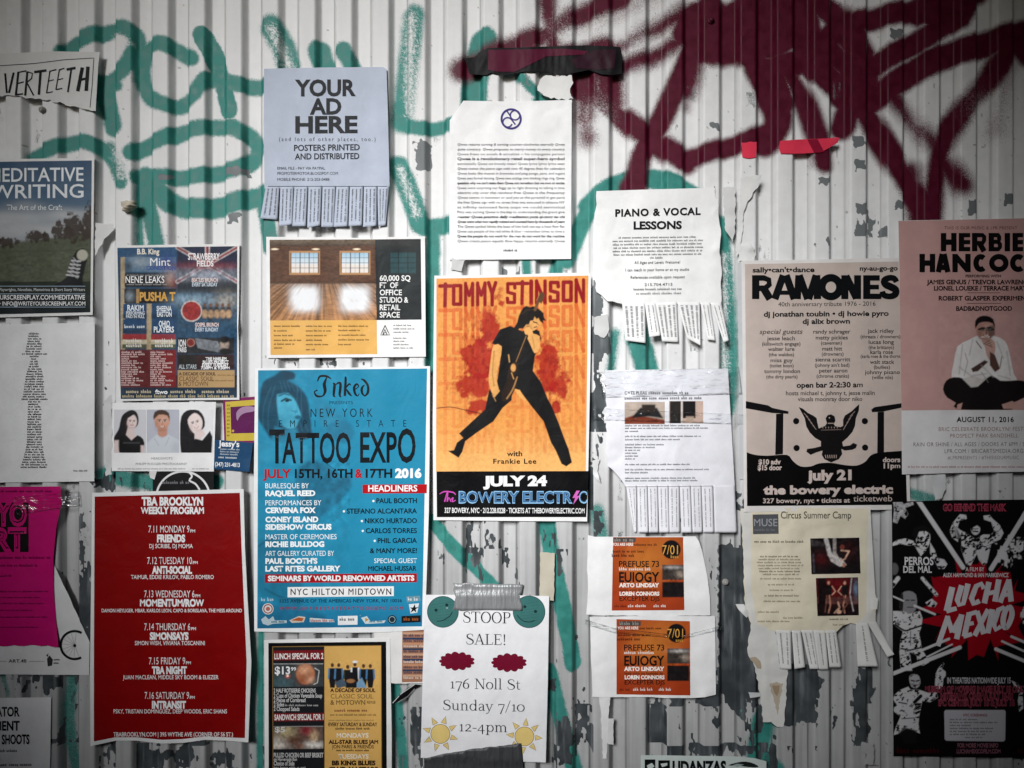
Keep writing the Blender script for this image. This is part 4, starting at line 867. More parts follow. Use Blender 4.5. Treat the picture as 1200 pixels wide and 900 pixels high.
p.fill([(352, 546), (370, 540), (388, 548), (400, 562), (408, 556), (412, 570), (396, 590), (380, 602), (366, 612), (352, 590), (346, 566)], D2, 4, .75, 2).noise(.35, 6, 6, 33, (p.Y > 540) & (p.Y < 612) & (p.X > 348) & (p.X < 410)); p.line([(378, 540), (392, 550), (402, 562)], 1.2, D1, 1, .7)
p.fill([(301, 640), (312, 632), (326, 636), (340, 650), (352, 676), (356, 700), (350, 712), (330, 708), (312, 700), (302, 690)], D2, 6, .5, 2); p.line([(303, 640), (318, 632), (334, 640), (348, 664)], 1.5, D1, 2, .6, 3).line([(310, 690), (330, 700), (352, 704)], 1.2, D1, 2, .6, 3)
p.fill([(350, 712), (380, 722), (392, 736), (302, 738), (302, 706)], '#17587a', 6, .5).noise(.18, 7, 9, 34, (p.X < 410)); s.pic(p, 1, 'printed_panel')
BK = '#0b1116'
for pts in ([(372, 447, 1.2), (375, 441, 2.4), (383, 441, 2.4), (388, 444, 1.2)], [(383, 442, 1), (380, 450, 3.6), (381, 458, 3.4), (378, 464, 1.5), (371, 464, 2.6), (368, 459, 1)], [(368, 459, 1), (372, 457, 1.8)],
            [(390, 449, 1), (392, 451, 3), (391, 463, 2.6), (393, 465, .8)], [(393, 451, .8), (397, 448.5, 2.4), (399, 451, 3), (398, 463, 2.6), (400, 465, .8)], [(404, 442, .9), (405, 444, 2.6), (404, 464, 2.8)], [(405, 455, .8), (409, 450, 2), (411, 451.5, 1)], [(406, 456, 1.2), (409, 461, 2.8), (412, 464, 1)],
            [(415, 457, .9), (420, 453, 1.2), (418, 450, 2.2), (415, 454, 2.8), (416, 461, 2.6), (419, 464, 1.2), (421, 461, .7)], [(423, 444, .9), (427, 446, 2.6), (431, 452, 2.8), (431, 460, 2.8), (427, 464.5, 1.2)], [(427, 451, .9), (424, 455, 2.8), (424.5, 461, 2.4), (428, 464.5, 1)]): s.stroke(pts, c=BK, part='headline', sm=4, z=3)
s.text('PRESENTS', 386, 413.5, 473.5, 3.6, '#184a60'); s.text('NEW YORK', 364, 436.5, 488.7, 10, BK, -.008, part='headline', tr=.35); s.text('EMPIRE STATE', 327, 476, 500.3, 8, BK, -.012, part='headline', tr=1.4)
for t, x0, x1, y, cap in (('T', 315.5, 333.5, 542, 38), ('ATTOO', 330.5, 411, 542, 34), ('EXP', 422, 465, 541.5, 34), ('O', 466, 487, 541.5, 38)): s.text(t, x0, x1, y, cap, BK, .018, part='headline', z=3)
for t, x0, x1, c, b in (('JULY', 308, 341, '#b3121c', .03), ('15TH, 16TH', 345.5, 413, BK, .03), ('&', 416, 425, '#b3121c', .03), ('17TH', 428.5, 459.5, BK, .03), ('2016', 463, 494, W, .055)): s.text(t, x0, x1, 559.7, 9.8, c, b, part='headline')
for t, x1, y, b in (('BURLESQUE BY', 362, 572, 0), ('RAQUEL REED', 369.5, 580.8, .05), ('PERFORMANCES BY', 376.5, 592, 0), ('CERVENA FOX', 370, 600.7, .05), ('CONEY ISLAND', 373, 611.5, .05), ('SIDESHOW CIRCUS', 388.5, 620.3, .05), ('MASTER OF CEREMONIES', 394.5, 631.8, 0), ('RICHIE BULLDOG', 380, 640.5, .05),
                    ('ART GALLERY CURATED BY', 391.5, 651.3, 0), ("PAUL BOOTH'S", 372, 660.2, .05), ('LAST RITES GALLERY', 399, 669.2, .05)): s.text(t, 311, x1, y, 5.9, '#f2f6f7', b)
s.quad([(425, 568), (500.3, 567.5), (500, 578), (425, 578.2)], '#b20d17', 2, 'red_banner'); s.text('HEADLINERS', 431.5, 489, 576, 7, W, .02)
for t, x0, y in (('PAUL BOOTH', 441, 589.7), ('STEFANO ALCANTARA', 406.5, 601.8), ('NIKKO HURTADO', 427.5, 613.2), ('CARLOS TORRES', 428.5, 624.8), ('PHIL GARCIA', 442.5, 636.4)):
    s.text(t, x0, 488.5, y, 5.6, BK, .02); s.disc(x0 - 3.4, y - 2.6, 1.4, W, 4)
s.text('& MANY MORE!', 433.5, 488.5, 648.3, 5.6, BK, .02); s.text('SPECIAL GUEST', 438.5, 488.5, 660, 5.4, '#f2f6f7'); s.text('MICHAEL HUSSAR', 431.5, 488, 669, 5.4, BK, .02)
s.quad([(310.5, 673), (488.5, 672), (488.5, 682.3), (310.5, 683)], '#a90c16', 2, 'red_banner#2'); s.text('SEMINARS BY WORLD RENOWNED ARTISTS', 314, 485.5, 680.5, 5.8, W, .045)
s.quad([(337, 688), (461.5, 687), (461.5, 698.5), (337, 700)], W, 2, 'white_banner'); s.text('NYC HILTON MIDTOWN', 340.5, 458.5, 697, 7.2, '#15181c', .01, tr=.15)
s.text('1335 AVENUE OF THE AMERICAS NEW YORK, NY 10036', 328, 471, 706, 4, '#0f3a52', .01); s.text('WWW.EMPIRESTATETATTOOEXPO.COM', 328, 472, 714.8, 3.8, '#a03050', .02, tr=.5)
s.disc(314, 713.5, 6.6, '#d9dcdc', 3); s.ring(314, 713.5, 5, 1.2, '#9a3b34', 4); s.disc(314, 713.5, 2.6, '#b06a58', 4); s.squig(306, 322, 704, 4.2, '#c9dde4'); s.poly([(476, 699), (492, 698), (493, 704), (477, 706)], '#6f93a2'); s.squig(478, 491, 704, 4, W); s.poly([(479, 708), (491, 707), (489, 718), (481, 719)], '#dde4e6'); s.poly([(480, 712), (484, 712), (486, 708), (487, 712), (491, 711), (487, 714), (488, 718), (485, 715.5), (481, 718), (483, 714)], BK, 3)
s.poly([(306, 726), (311, 722), (315, 726), (320, 722), (322, 727), (336, 727), (336, 730), (320, 731), (314, 733), (308, 731)], '#b9cdd4'); s.squig(318, 336, 729.5, 3, '#2b6a84', 5); s.poly([(339, 727), (350, 722), (358, 723), (356, 729), (342, 730)], '#cfc3b4'); s.poly([(341, 727), (350, 723.5), (356, 724.5), (354, 728)], '#b3592a', 3)
s.poly([(363, 724), (391, 726), (392, 729), (363, 729)], '#cfd8da'); s.squig(364, 391, 728.5, 3.4, '#a8343a'); s.quad([(396, 722), (419, 721.5), (419, 732), (396, 732.5)], '#eceeee', 2); s.squig(398, 417, 727.5, 4.4, K); s.poly([(423, 724), (430, 722), (434, 728), (452, 727), (450, 730), (434, 731), (428, 731)], '#c5d6da'); s.squig(433, 450, 729.5, 3, '#2b6a84'); s.poly([(428, 724), (432, 726), (428, 729)], '#c08a3a', 3)
s.disc(459.5, 726, 5.2, '#1f3038', 3); s.ring(459.5, 726, 3.6, .8, '#9ab4be', 4); s.quad([(470.5, 722), (493, 721), (493, 729), (470.5, 730)], '#16181a', 2); s.squig(473, 491, 727.5, 4.4, '#b3612c'); s.done()

# ---- orange guitarist poster
s = Sheet('poster', 'orange concert poster of a striding man in black with a guitar', 'poster', [(509, 323), (600, 322), (645, 320), (690, 319.5), (692.5, 323), (692, 420), (690, 520), (688, 611), (600, 610.5), (508, 609.5), (507, 500), (508, 400)], base=3.4, colour='#f0efee', seed=21, wav=.7, rough=.38, curls=((688, 611, 30, 4), (692, 320, 22, 3)))
q = [(511.5, 326.5), (689.5, 323), (686.5, 552), (511, 553)]; p = Pic(q, .62, '#e9a254')
p.vgrad(500, 554, '#e9a254', '#eeb46c').glow(600, 430, 90, 70, '#d67f38', .55).glow(530, 345, 40, 18, '#d8713a', .4).glow(660, 335, 40, 20, '#df8444', .4).glow(600, 545, 120, 26, '#f0b46a', .5).noise(.06, 20, 30, 40)
def block(p, ch, x0, x1, y0, y1, c, a):
    m = (x0 + x1) / 2; w = 4.8 if ch == 'I' else min(4.6, (x1 - x0) * .34); S_ = []
    if ch == 'T': S_ = [[(x0, y0 + w / 2), (x1, y0 + w / 2)], [(m, y0), (m - .6, y1)]]
    elif ch == 'O': S_ = [[(x0 + w / 2, y0 + w / 2), (x1 - w / 2, y0 + w / 2), (x1 - w / 2, y1 - w / 2), (x0 + w / 2, y1 - w / 2), (x0 + w / 2, y0 + w / 2)]]
    elif ch == 'M': S_ = [[(x0 + w / 2, y1), (x0 + w / 2, y0)], [(x1 - w / 2, y0), (x1 - w / 2, y1)], [(x0 + w / 2, y0 + 2), (m, y0 + (y1 - y0) * .55), (x1 - w / 2, y0 + 2)]]
    elif ch == 'Y': S_ = [[(x0 + w / 2, y0), (m, y0 + (y1 - y0) * .5), (x1 - w / 2, y0)], [(m, y0 + (y1 - y0) * .5), (m, y1)]]
    elif ch == 'S': S_ = [[(x1 - w * .4, y0 + 7), (x1 - w / 2, y0 + w / 2), (x0 + w / 2, y0 + w / 2), (x0 + w / 2, y0 + (y1 - y0) * .46), (x1 - w / 2, y0 + (y1 - y0) * .54), (x1 - w / 2, y1 - w / 2), (x0 + w / 2, y1 - w / 2), (x0 + w * .4, y1 - 7)]]
    elif ch == 'I': S_ = [[(m, y0), (m, y1)]]
    elif ch == 'N': S_ = [[(x0 + w / 2, y1), (x0 + w / 2, y0)], [(x1 - w / 2, y0), (x1 - w / 2, y1)], [(x0 + w / 2, y0 + 1), (x1 - w / 2, y1 - 1)]]
    for l in S_: p.line(l, w * (.92 if ch in 'MN' else 1), c, 1.0, a)
LT = (('T', 515.5, 528.5), ('O', 529.5, 542), ('M', 543.5, 556), ('M', 557.5, 570.5), ('Y', 570.5, 583), ('S', 593, 605), ('T', 606, 618.5), ('I', 619, 626), ('N', 626.5, 641), ('S', 643, 656), ('O', 658, 671.5), ('N', 673, 686))
for r in range(7):
    c = '#cf4f22' if r else '#8e0f18'; a = (1, .62, .55, .46, .36, .26, .2)[r]
    for ch, x0, x1 in LT:
        sl = -.032 * (x0 - 515) * (1 if r < 2 else .8 if r < 3 else .4); y0 = 333 + r * 28.6 + sl; block(p, ch, x0, x1, y0, y0 + 26, c, a)
sp = fbm(p.X / 9, p.Y / 9, 42, 4)
for (x, y, rx, ry, a) in ((572, 385, 16, 30, 1.0), (562, 420, 22, 26, 1.2), (556, 452, 24, 16, 1.1), (562, 478, 16, 12, .9), (642, 430, 14, 36, 1.1), (656, 452, 16, 18, .8), (650, 478, 10, 10, .7), (585, 350, 12, 20, .5)):
    p.mix(np.clip((a * np.exp(-((p.X - x) / rx) ** 2 - ((p.Y - y) / ry) ** 2) + sp - .93) * 4.0, 0, .9), '#a81c14')
spd = fbm(p.X / 3, p.Y / 5, 44, 3)
for (x, y, rx, ry, a) in ((566, 415, 30, 48, .9), (646, 440, 20, 46, .8)):
    p.mix(np.clip(a * np.exp(-((p.X - x) / rx) ** 2 - ((p.Y - y) / ry) ** 2) * np.clip((spd - .5) * 4, 0, 1), 0, .7), '#8c1610')
p.line([(511, 478.5), (528, 477), (545, 480.5), (563, 484.5)], .9, K, .8, .9, 4)
TR = '#121214'; SK = '#e2a660'
p.fill([(598, 382), (586, 386), (576.4, 402.5), (588, 407), (586, 424), (582, 450), (573, 458), (568.4, 480), (551.5, 495.5), (538, 508), (542.7, 513.3), (535.5, 518.7), (532, 527.5), (525, 528.5), (537.3, 536.4), (541.8, 529.3), (545.3, 517), (558.7, 507), (578.2, 493.8), (589, 478), (599.5, 469), (600.5, 457), (603, 455),
        (610, 459), (622.7, 476), (637, 493.8), (645.8, 518.7), (651, 527.5), (658, 543.5), (663.6, 546.6), (670.3, 541.8), (666.2, 525.8), (661.8, 515), (654.7, 495.5), (645.8, 474), (642.2, 468), (634, 448), (624.4, 434.5), (627, 416.7), (631, 408), (634, 397), (632, 388), (624, 384), (612, 388)], TR, 1.0)
p.fill([(588, 406), (585, 426), (581.5, 444), (584.5, 456), (578.5, 463.5), (573.5, 452), (572.8, 441), (575.5, 418), (578.5, 404.5)], SK, 1, 1, 2).fill([(604, 456), (609, 457), (617, 470), (612, 468), (606, 462)], '#e7a85c', 1)
p.line([(579, 412), (577, 438), (579, 452)], 1.4, '#9a6a34', 1.5, .7)
p.fill([(622, 370), (630, 372.5), (633, 377), (630, 384), (624, 388), (617, 386), (615, 378)], SK, 1, 1, 2).glow(619, 384, 4, 4, '#8c5a2c', .8)
p.fill([(606, 378), (608, 370), (611, 364), (613, 360.5), (617, 358.5), (621, 360), (625, 358.8), (630, 361), (634, 364), (637, 367), (637.5, 372), (640, 376), (636.5, 375.5), (637, 379.5), (633, 376.5), (631, 372.5), (629, 374), (626.5, 371), (625, 375.5), (621.5, 376), (620, 380), (616.5, 380.5), (613, 385), (609, 385), (605, 388), (602.5, 384)], '#17120f', 1.3)
p.line([(612, 368), (618, 363), (626, 363)], .8, '#4a3828', 1, .7).line([(625, 377), (629, 378.5)], 1.3, '#2a1a10').line([(626, 383.5), (629, 383)], 1.1, '#5a2c1a').line([(629.5, 378), (631, 381)], .8, '#9a6434')
p.fill([(613.8, 386), (621, 383), (625, 391), (632.4, 394), (631.8, 409), (626.5, 414), (622.5, 406), (617, 394)], SK, 1, 1, 2).line([(624, 394), (626, 408)], 1.2, '#a8743c', 1.4, .7)
p.line([(634, 346), (627, 363)], 3.2, '#6a4c30', 1.2).fill([(629.5, 352), (632, 343.5), (636, 342), (638.5, 346), (634.5, 356)], '#5a3f26', 1.2).line([(632, 345), (629, 352)], .7, '#b08a58', .9, .8)
p.line([(617, 394), (610, 412), (603, 430)], 4, '#241812', 1.2).line([(616.5, 394), (609, 413), (602, 431)], .8, '#a87c4c', .9, .9)
p.fill([(597, 428), (606, 424), (607, 434), (603, 441), (605, 452), (597, 468), (589, 470), (588, 460), (594, 446)], '#2a1c14', 1.5, .95, 2).line([(606, 442), (601, 456), (594, 467)], 1.6, '#b0804a', 1.2, .9, 3).line([(596, 416), (597, 424)], 1.4, '#c99a5c', 1, .9).ell(601.5, 431, 3, 4.6, '#d59a58', 1.2).line([(599.5, 437), (602, 444)], 1.2, '#cf9654', 1, .9)
p.line([(584, 458), (579, 464)], 3, '#d89c58', 1.2).line([(577, 462), (581, 470)], 1, '#c08a4c', 1, .8).noise(.16, 2.2, 2.2, 47)
s.pic(p, 1, 'printed_figure')
s.text('with', 594, 612, 534.5, 6, '#23160c', .02, slope=0); s.text('Frankie Lee', 578, 628.5, 543.3, 5.6, '#23160c', .02, slope=0, tr=.1)
s.quad([(511.5, 552.5), (690, 552), (687, 606), (512, 606)], '#0c0c0e', 2, 'black_strip'); s.text('JULY 24', 566, 641, 569, 10.6, W, .06, part='headline', slope=-.008)
s.text('BOWERY ELECTR', 537.5, 671, 589.3, 13, '#8fc0e6', .045, part='headline', z=3); s.text('BOWERY ELECTR', 538.6, 670, 588.4, 11.3, '#1b2f4a', .015, part='headline', z=4); s.text('BOWERY ELECTR', 539.2, 669.4, 588.0, 10.6, '#4f83b5', -.012, part='headline', z=5); s.text('C', 678.5, 687.8, 589.3, 13, '#8fc0e6', .035, part='headline', z=3); s.text('C', 679.8, 686.8, 588.2, 11, '#1b2f4a', .0, part='headline', z=4)
s.poly([(675.5, 575), (679.5, 575), (676, 581), (679.5, 581), (671.5, 591.5), (674, 583.5), (670.8, 583.5)], '#d76ac0', 4, 'headline')
for pts in ([(515, 579, .8), (521, 576, 1.5), (531, 577, 1.5), (534, 580, .8)], [(524, 577, 1.2), (521, 588, 1.6)], [(525, 576, 1), (524, 588, 1.4), (526, 583, 1), (528.5, 588, 1.3)], [(528, 586, 1), (531, 583, 1.2), (530, 588, 1.2), (534, 586, .8)]): s.stroke(pts, c='#d052b8', part='headline', sm=3)
s.text('327 BOWERY, NYC · 212.228.0228 · TICKETS AT THEBOWERYELECTRIC.COM', 521, 685, 601.2, 5.8, '#f2f2f2', .02, slope=.004); s.done()

# ---- white poster with the circle emblem
s = Sheet('poster', 'plain white poster with a purple ring emblem over dense lines of type', 'poster', [(543, 118), (600, 119), (670, 117), (669.3, 303.5), (600, 304), (526.5, 304.5), (526.8, 220), (527, 141)], base=1.8, colour='#f3f3f3', seed=22, crumple=.55, wav=.9, sag=.9, curls=((670, 118, 18, 2), (540, 122, 22, 2)), creases=(((528, 150), (545, 118), 5, .6), ((645, 128), (668, 112), 4, .6), ((560, 300), (600, 118), 14, .4)))
PU = '#43397c'; s.ring(599, 139.3, 11.3, 2.4, PU, 3, 'emblem'); s.ring(603.6, 135, 5.6, 1.7, PU, 3, 'emblem'); s.ring(594.8, 143.4, 5.6, 1.7, PU, 3, 'emblem', 20, 330); s.stroke([(594, 130), (598, 136), (599.5, 140), (604, 146)], 1.7, PU, 4, 'emblem', 3)
TX = ("Qwee returns turning & turning counter-clockwise eternally Qwee", "quite contrary. Qwee proposes to marry money to every country", "Qwee frees on annals & annuities ~ his conjugates person", "Qwee is a revolutionary retail super-hero symbol", "extrinsically Qwee we bravely mean! Qwee lyrics lyrics lyrics seen", "Qwee makes the peace sign with two 45 degree lines for calendars",
      "Qwee looks like muscat in brownies and ping pongs, pans, and sugars", "Qwee sees formal dancing. Qwee sees analogs two thinking rings ring. Qwee", "question why we can't stake them Qwee got remedium but we own or excise", "Qwee were surprising our foggy pp to right directing to talking in time", "electric city over the rainbow free Qwee is the frequency", "Qwee seems in between or and yes at the pyramid in get paris", "the free Qwee sign with no street lines was executed in advance NY", "at infinity tattooed fame oops we could semiotical",
      "Pitts was turning Qwee is the key to understanding the grand give", "master Qwee practice daily meditation yoga qi-gong tai chi", "Qwee were what two rapidly minted and counted here by thousands of years", "The Qwee symbol blinks the base of him luck can say a host flew flat", "Qwee use people of the red white & blue - remember times to time a", "Qwee the people do not work for the man do not work for the machine", "Qwee create peace equally flow happy returns eternally Qwee")
for i, t in enumerate(TX): s.text(t, 536, 661.5, 170.5 + i * 5.66, 2.7 if i != 3 else 3.0, ('#5a5a5a', '#3a3a3a', '#6a6a6a', '#262626', '#555555', '#444444', '#5a5a5a', '#3a3a3a', '#262626')[i % 9] if i not in (3, 8, 16, 19, 15) else '#1c1c1c', 0.02 if i in (3, 8, 16, 19, 15) else 0, it=.22 if i % 5 in (1, 0) else 0)
s.squig(590, 607, 294.5, 2.8, '#333333'); s.done()

# ---- black tape over a torn scrap, top
s = Sheet('tape', 'crumpled black tape strip partly sprayed maroon, near the top', 'tape', [(545, 68), (556, 67), (562, 61), (572, 56), (600, 56), (640, 54.5), (690, 53), (727, 55), (729, 64), (729, 86), (718, 88), (705, 87), (690, 82), (660, 88), (640, 84), (615, 84), (590, 88), (576, 85), (570, 88), (550, 87)], base=3.0, colour='#131316', seed=23, crumple=.4, wav=1.4, sag=2.0, rough=.55, bump=.4,
          creases=tuple((((x, 56), (x + (i % 3) * 2 - 2, 87), 1.9, .8 * (-1) ** i)) for i, x in enumerate(range(606, 668, 4))) + (((572, 56), (560, 87), 4, 2), ((722, 56), (716, 88), 4, 2), ((705, 55), (712, 86), 3, -1.4)))
s.poly([(572, 58.5), (600, 58), (662, 57), (690, 60), (684, 64), (640, 66), (616, 78), (604, 84), (584, 84), (572, 82)], '#54102c', 4, 'sprayed_patch', 0, 3); s.poly([(668, 70), (700, 58), (722, 58), (720, 80), (700, 82), (676, 80)], '#2c0d1c', 4, 'sprayed_patch#2', 0, 3); s.done()
s = Sheet('paper_scrap', 'torn white scrap with a ragged top edge under the black tape', 'paper scrap', ragged([(634, 92), (640, 88), (655, 90), (670, 88)], 1.2, 3, 3) + ragged([(670, 88), (672, 97), (668, 108), (672, 116), (655, 117), (640, 113), (630, 106), (634, 92)], 1.5, 3, 5)[1:-1], base=1.0, colour='#e6e6e4', seed=24, wav=1.2); s.done()

# ---- piano lessons tear-off
s = Sheet('tear_off_flyer', 'wrinkled white flyer offering piano and vocal lessons, ragged tear-off strips', 'flyer', [(699, 224), (760, 222), (838, 220)] + ragged([(838, 220), (842, 246), (845, 275), (843, 296), (846, 320), (845, 356)], 1.2, 5, 2)[1:] + [(790, 356), (729, 356)] + ragged([(729, 356), (718, 353), (712, 353), (705, 346), (699, 342), (697, 322), (699, 300), (697, 260), (699, 224)], 1.2, 5, 7)[1:-1], base=2.2, colour='#efefee', seed=25, crumple=.55, wav=1.3, sag=.9,
          curls=((843, 290, 20, 4), (712, 352, 22, 3)), creases=(((700, 275), (712, 292), 3, .8), ((832, 256), (844, 238), 3, .9), ((833, 300), (845, 285), 4, 1.0), ((768, 222), (772, 340), 3.5, .5), ((700, 330), (845, 345), 6, .5)), slope=-.012)
s.text('PIANO & VOCAL', 721, 821, 252.5, 8, '#101010', .04, part='headline', tr=.1, slope=-.022); s.text('LESSONS', 742.5, 799, 268.2, 8.6, '#101010', .04, part='headline', slope=-.012)
for i, (x0, x1) in enumerate(((725, 816), (718, 824), (718, 824), (719, 825), (718, 823), (719, 823), (762, 778))): s.squig(x0, x1, 279 + i * 4, 2.5, '#3f3f3f', seed=i)
for t, x0, x1, y in (('All Ages and Levels Welcome!', 743.5, 797, 309), ('I can teach in your home or at my studio', 733, 807.5, 317.6), ('References available upon request', 739, 802.5, 326.3), ('215.704.4715', 755.5, 788, 335)): s.text(t, x0, x1, y, 3.2, '#2b2b2b', .012, tr=.08)
s.squig(742.5, 801, 340, 3, '#2b2b2b'); s.squig(745.5, 799, 345, 3, '#666666')
for q, up, tw, n in (([(729, 357), (756, 357), (756.5, 402), (733, 399)], 4, 1, 4), ([(755.5, 356.5), (768, 356.5), (774, 393), (761, 395)], 7, 3, 2), ([(768, 356.5), (793, 355), (795, 401), (776, 400)], 3, -2, 4), ([(793.5, 356), (820, 355.5), (821, 405), (805, 396)], 6, 4, 4), ([(820.5, 356), (832, 356), (838, 399), (829, 398)], 4, 2, 2), ([(832.5, 356.5), (845, 356), (854, 399), (848, 401)], 8, 3, 2)): s.tab(q, up, lines=n, twist=tw)
s.done()

# ---- flyer in a clear sleeve with two photos
s = Sheet('tear_off_flyer', 'white flyer under clear tape with two small photos, torn lower left', 'flyer', [(709, 434), (780, 433), (853, 432), (857, 500), (861, 570), (836, 570), (733, 570)] + ragged([(733, 570), (724, 557), (712, 546), (710, 520), (711, 480), (709, 434)], .8, 5, 5)[1:-1], base=2.4, colour='#e9e9ee', seed=26, crumple=.6, wav=1.0, sag=1.2, slope=-.004, creases=(((800, 436), (790, 565), 6, .8), ((830, 450), (835, 565), 8, .5), ((715, 500), (855, 520), 7, .4)))
p = Pic(((732, 471), (779, 497)), .8, '#b9a99c'); p.fill([(732, 497), (732, 490), (745, 486), (779, 492), (779, 497)], '#7d3a26', 2).fill([(740, 490), (750, 478), (770, 478), (777, 490), (760, 488)], '#232426', 2).rect(752, 474, 768, 484, '#332c28', 2).noise(.2, 4, 4, 60); s.pic(p)
p = Pic(((784, 470), (824, 496)), .8, '#c4aa9c'); p.rect(785, 470, 798, 497, '#2a2624', 1).rect(800, 470, 815, 490, '#1e1c1c', 1).rect(798, 470, 800, 497, '#d9cfc8', 1).rect(804, 488, 813, 497, '#b7a08f', 2).noise(.15, 4, 4, 61); s.pic(p)
s.text('CATS PLEAS ', 732, 758, 462, 3.6, '#30333a', .01); s.squig(760, 807, 462, 3.8, '#30333a'); s.squig(732, 824, 468, 3.8, '#3a3e48')
for x1, y in ((820, 499.5), (832, 502.5), (748, 506), (822, 512), (798, 515.8), (778, 521.7), (770, 525), (753, 528.2), (749, 531.6), (748, 535), (744, 538.3), (810, 545), (834, 551), (760, 554.5), (816, 561), (818, 564)): s.squig(732.5, x1, y, 2.2, '#44474f')
s.stroke([(734, 570.5), (835, 569.5)], .6, '#777777'); tb = [733.5, 746.5, 759, 771, 783.5, 796.5, 809.5, 822, 835.5]
for k in range(8):
    x0, x1 = tb[k], tb[k + 1]; dx = (0, 1.5, 1.5, 1.5, 1, 2, 2, 2)[k]
    s.tab([(x0, 570), (x1 - .4, 570), (x1 + dx - .8, 624), (x0 + dx if k else 743, 624)], (1, 4, 2.5, 3, 2, 6, 2.5, 1.5)[k], twist=(0, 2, -1, 1.5, 0, 3, -2, 1)[k], lines=2, size=1.6)
s.tab([(836, 570), (861, 570), (863.5, 624), (837.5, 624)], 1.5, lines=0, name='margin_strip')
s.tape([(700, 436), (866, 430), (870, 462), (706, 466)], lift=1.4, wav=2.2); s.tape([(694, 478), (882, 486), (880, 498), (694, 492)], lift=1.3, wav=1.6); s.done()

# ---- pair of orange concert handbills
GP = 'pair of orange handbills pasted one above the other'
def handbill(dx, dy, outline, label, seed, q, curls):
    s = Sheet('handbill', label, 'handbill', outline, base=1.8 + seed % 2 * .9, colour='#f1f1f0', group=GP, seed=seed, crumple=.6, wav=1.2, sag=.8, curls=curls, creases=(((692, 728 + dy * .1), (840, 700 + dy), 6, .5),))
    p = Pic(q, .8, '#a63c1a'); cx = 765 + dx; cy = 655 + dy
    p.glow(cx - 8, cy + 4, 30, 27, '#c5752f', .9).glow(cx + 14, cy - 12, 24, 22, '#c47632', .5).noise(.12, 12, 12, seed)
    x, y = dx, dy; p.rect(719 + x, 630 + y, 745 + x, 635.5 + y, '#4a4541').ell(786.7 + x, 644 + y, 11, 11, '#131113', 1)
    p.rect(776 + x, 662 + y, 801.5 + x, 679.5 + y, '#3a332f').rect(776 + x, 682 + y, 801.5 + x, 700 + y, '#1c1718').glow(790 + x, 665 + y, 10, 2, '#cfc8c2', .8).glow(797 + x, 673 + y, 5, 4, '#b9a898', .7)
    kk = (p.X > 776 + x) & (p.Y > 662 + y) & (p.Y < 700 + y); p.noise(.7, 2.5, 3, seed + 3, kk); s.pic(p, 1, 'printed_panel')
    s.squig(720 + x, 744 + x, 634.6 + y, 4.4, '#9a948e'); s.text('YOU ARE HERE', 717.5 + x, 742 + x, 639.5 + y, 3.2, '#f0e4dc', .03); s.squig(743 + x, 770 + x, 639.5 + y, 3, '#3a1a10'); s.squig(718 + x, 758 + x, 647.5 + y, 3.2, '#3a1a10'); s.squig(717 + x, 745 + x, 652.5 + y, 3.8, '#2a120c')
    s.text('7/01', 776 + x, 794.5 + x, 649.5 + y, 10.5, '#d9a04a', .0, part='headline'); s.squig(786 + x, 795 + x, 654 + y, 4, '#d9a04a'); s.text('PREFUSE 73', 725.3 + x, 772.3 + x, 664.3 + y, 6.8, '#1a1010', .012, part='headline')
    s.squig(725.5 + x, 764 + x, 668.5 + y, 4, '#f4ebe4'); s.text('EUIOGY', 725.5 + x, 772.6 + x, 681.8 + y, 11, '#17100e', .025, part='headline'); s.text('ARTO LINDSAY', 725.3 + x, 772.5 + x, 688 + y, 4.4, '#f4ebe4', .05); s.squig(726 + x, 771 + x, 692.6 + y, 3.4, '#5a2a16')
    s.text('LOREN CONNORS', 726 + x, 772.8 + x, 697.8 + y, 4.2, '#f4ebe4', .05); s.text('EXCEPTER DJS', 726 + x, 773 + x, 704 + y, 5, '#1f1412', .01); s.squig(720 + x, 734 + x, 711.5 + y, 3, '#5a1f10'); s.squig(736 + x, 759 + x, 711.5 + y, 3.6, '#f4ebe4'); s.squig(766 + x, 781 + x, 711.5 + y, 3.6, '#f4ebe4'); return s
s = handbill(0, 0, [(689, 627), (697, 629), (815, 628.5), (819, 634), (823, 646), (829, 676), (832, 700), (832.5, 721)] + ragged([(832.5, 721), (760, 722), (700, 721), (687, 720), (689, 690), (688, 660), (689, 627)], .5, 7, 3)[1:-1], 'upper of two orange handbills, its top right corner torn off', 28, [(718.5, 629.5), (800.5, 629.5), (802, 715), (717, 715.5)], ((820, 640, 22, 3), (688, 720, 20, 3)))
s.done()
s = handbill(6, 98, [(691, 723), (760, 721.5), (838, 722), (838.5, 770), (839, 814)] + ragged([(839, 814), (826, 817), (800, 818), (750, 817), (694, 816.5), (693, 780), (692, 750), (691, 723)], .5, 7, 4)[1:-1], 'lower of two orange handbills, pasted just above a torn white strip', 29, [(722.5, 725.5), (808.5, 728), (809, 815), (722.5, 813.7)], ((826, 816, 18, 4),))
s.tape([(686, 726), (750, 741), (846, 733), (846, 738), (750, 748), (686, 732)], lift=.9, outline=[(686, 726), (720, 736), (800, 745), (846, 733), (846, 738), (800, 749), (720, 742), (686, 732)]); s.done()

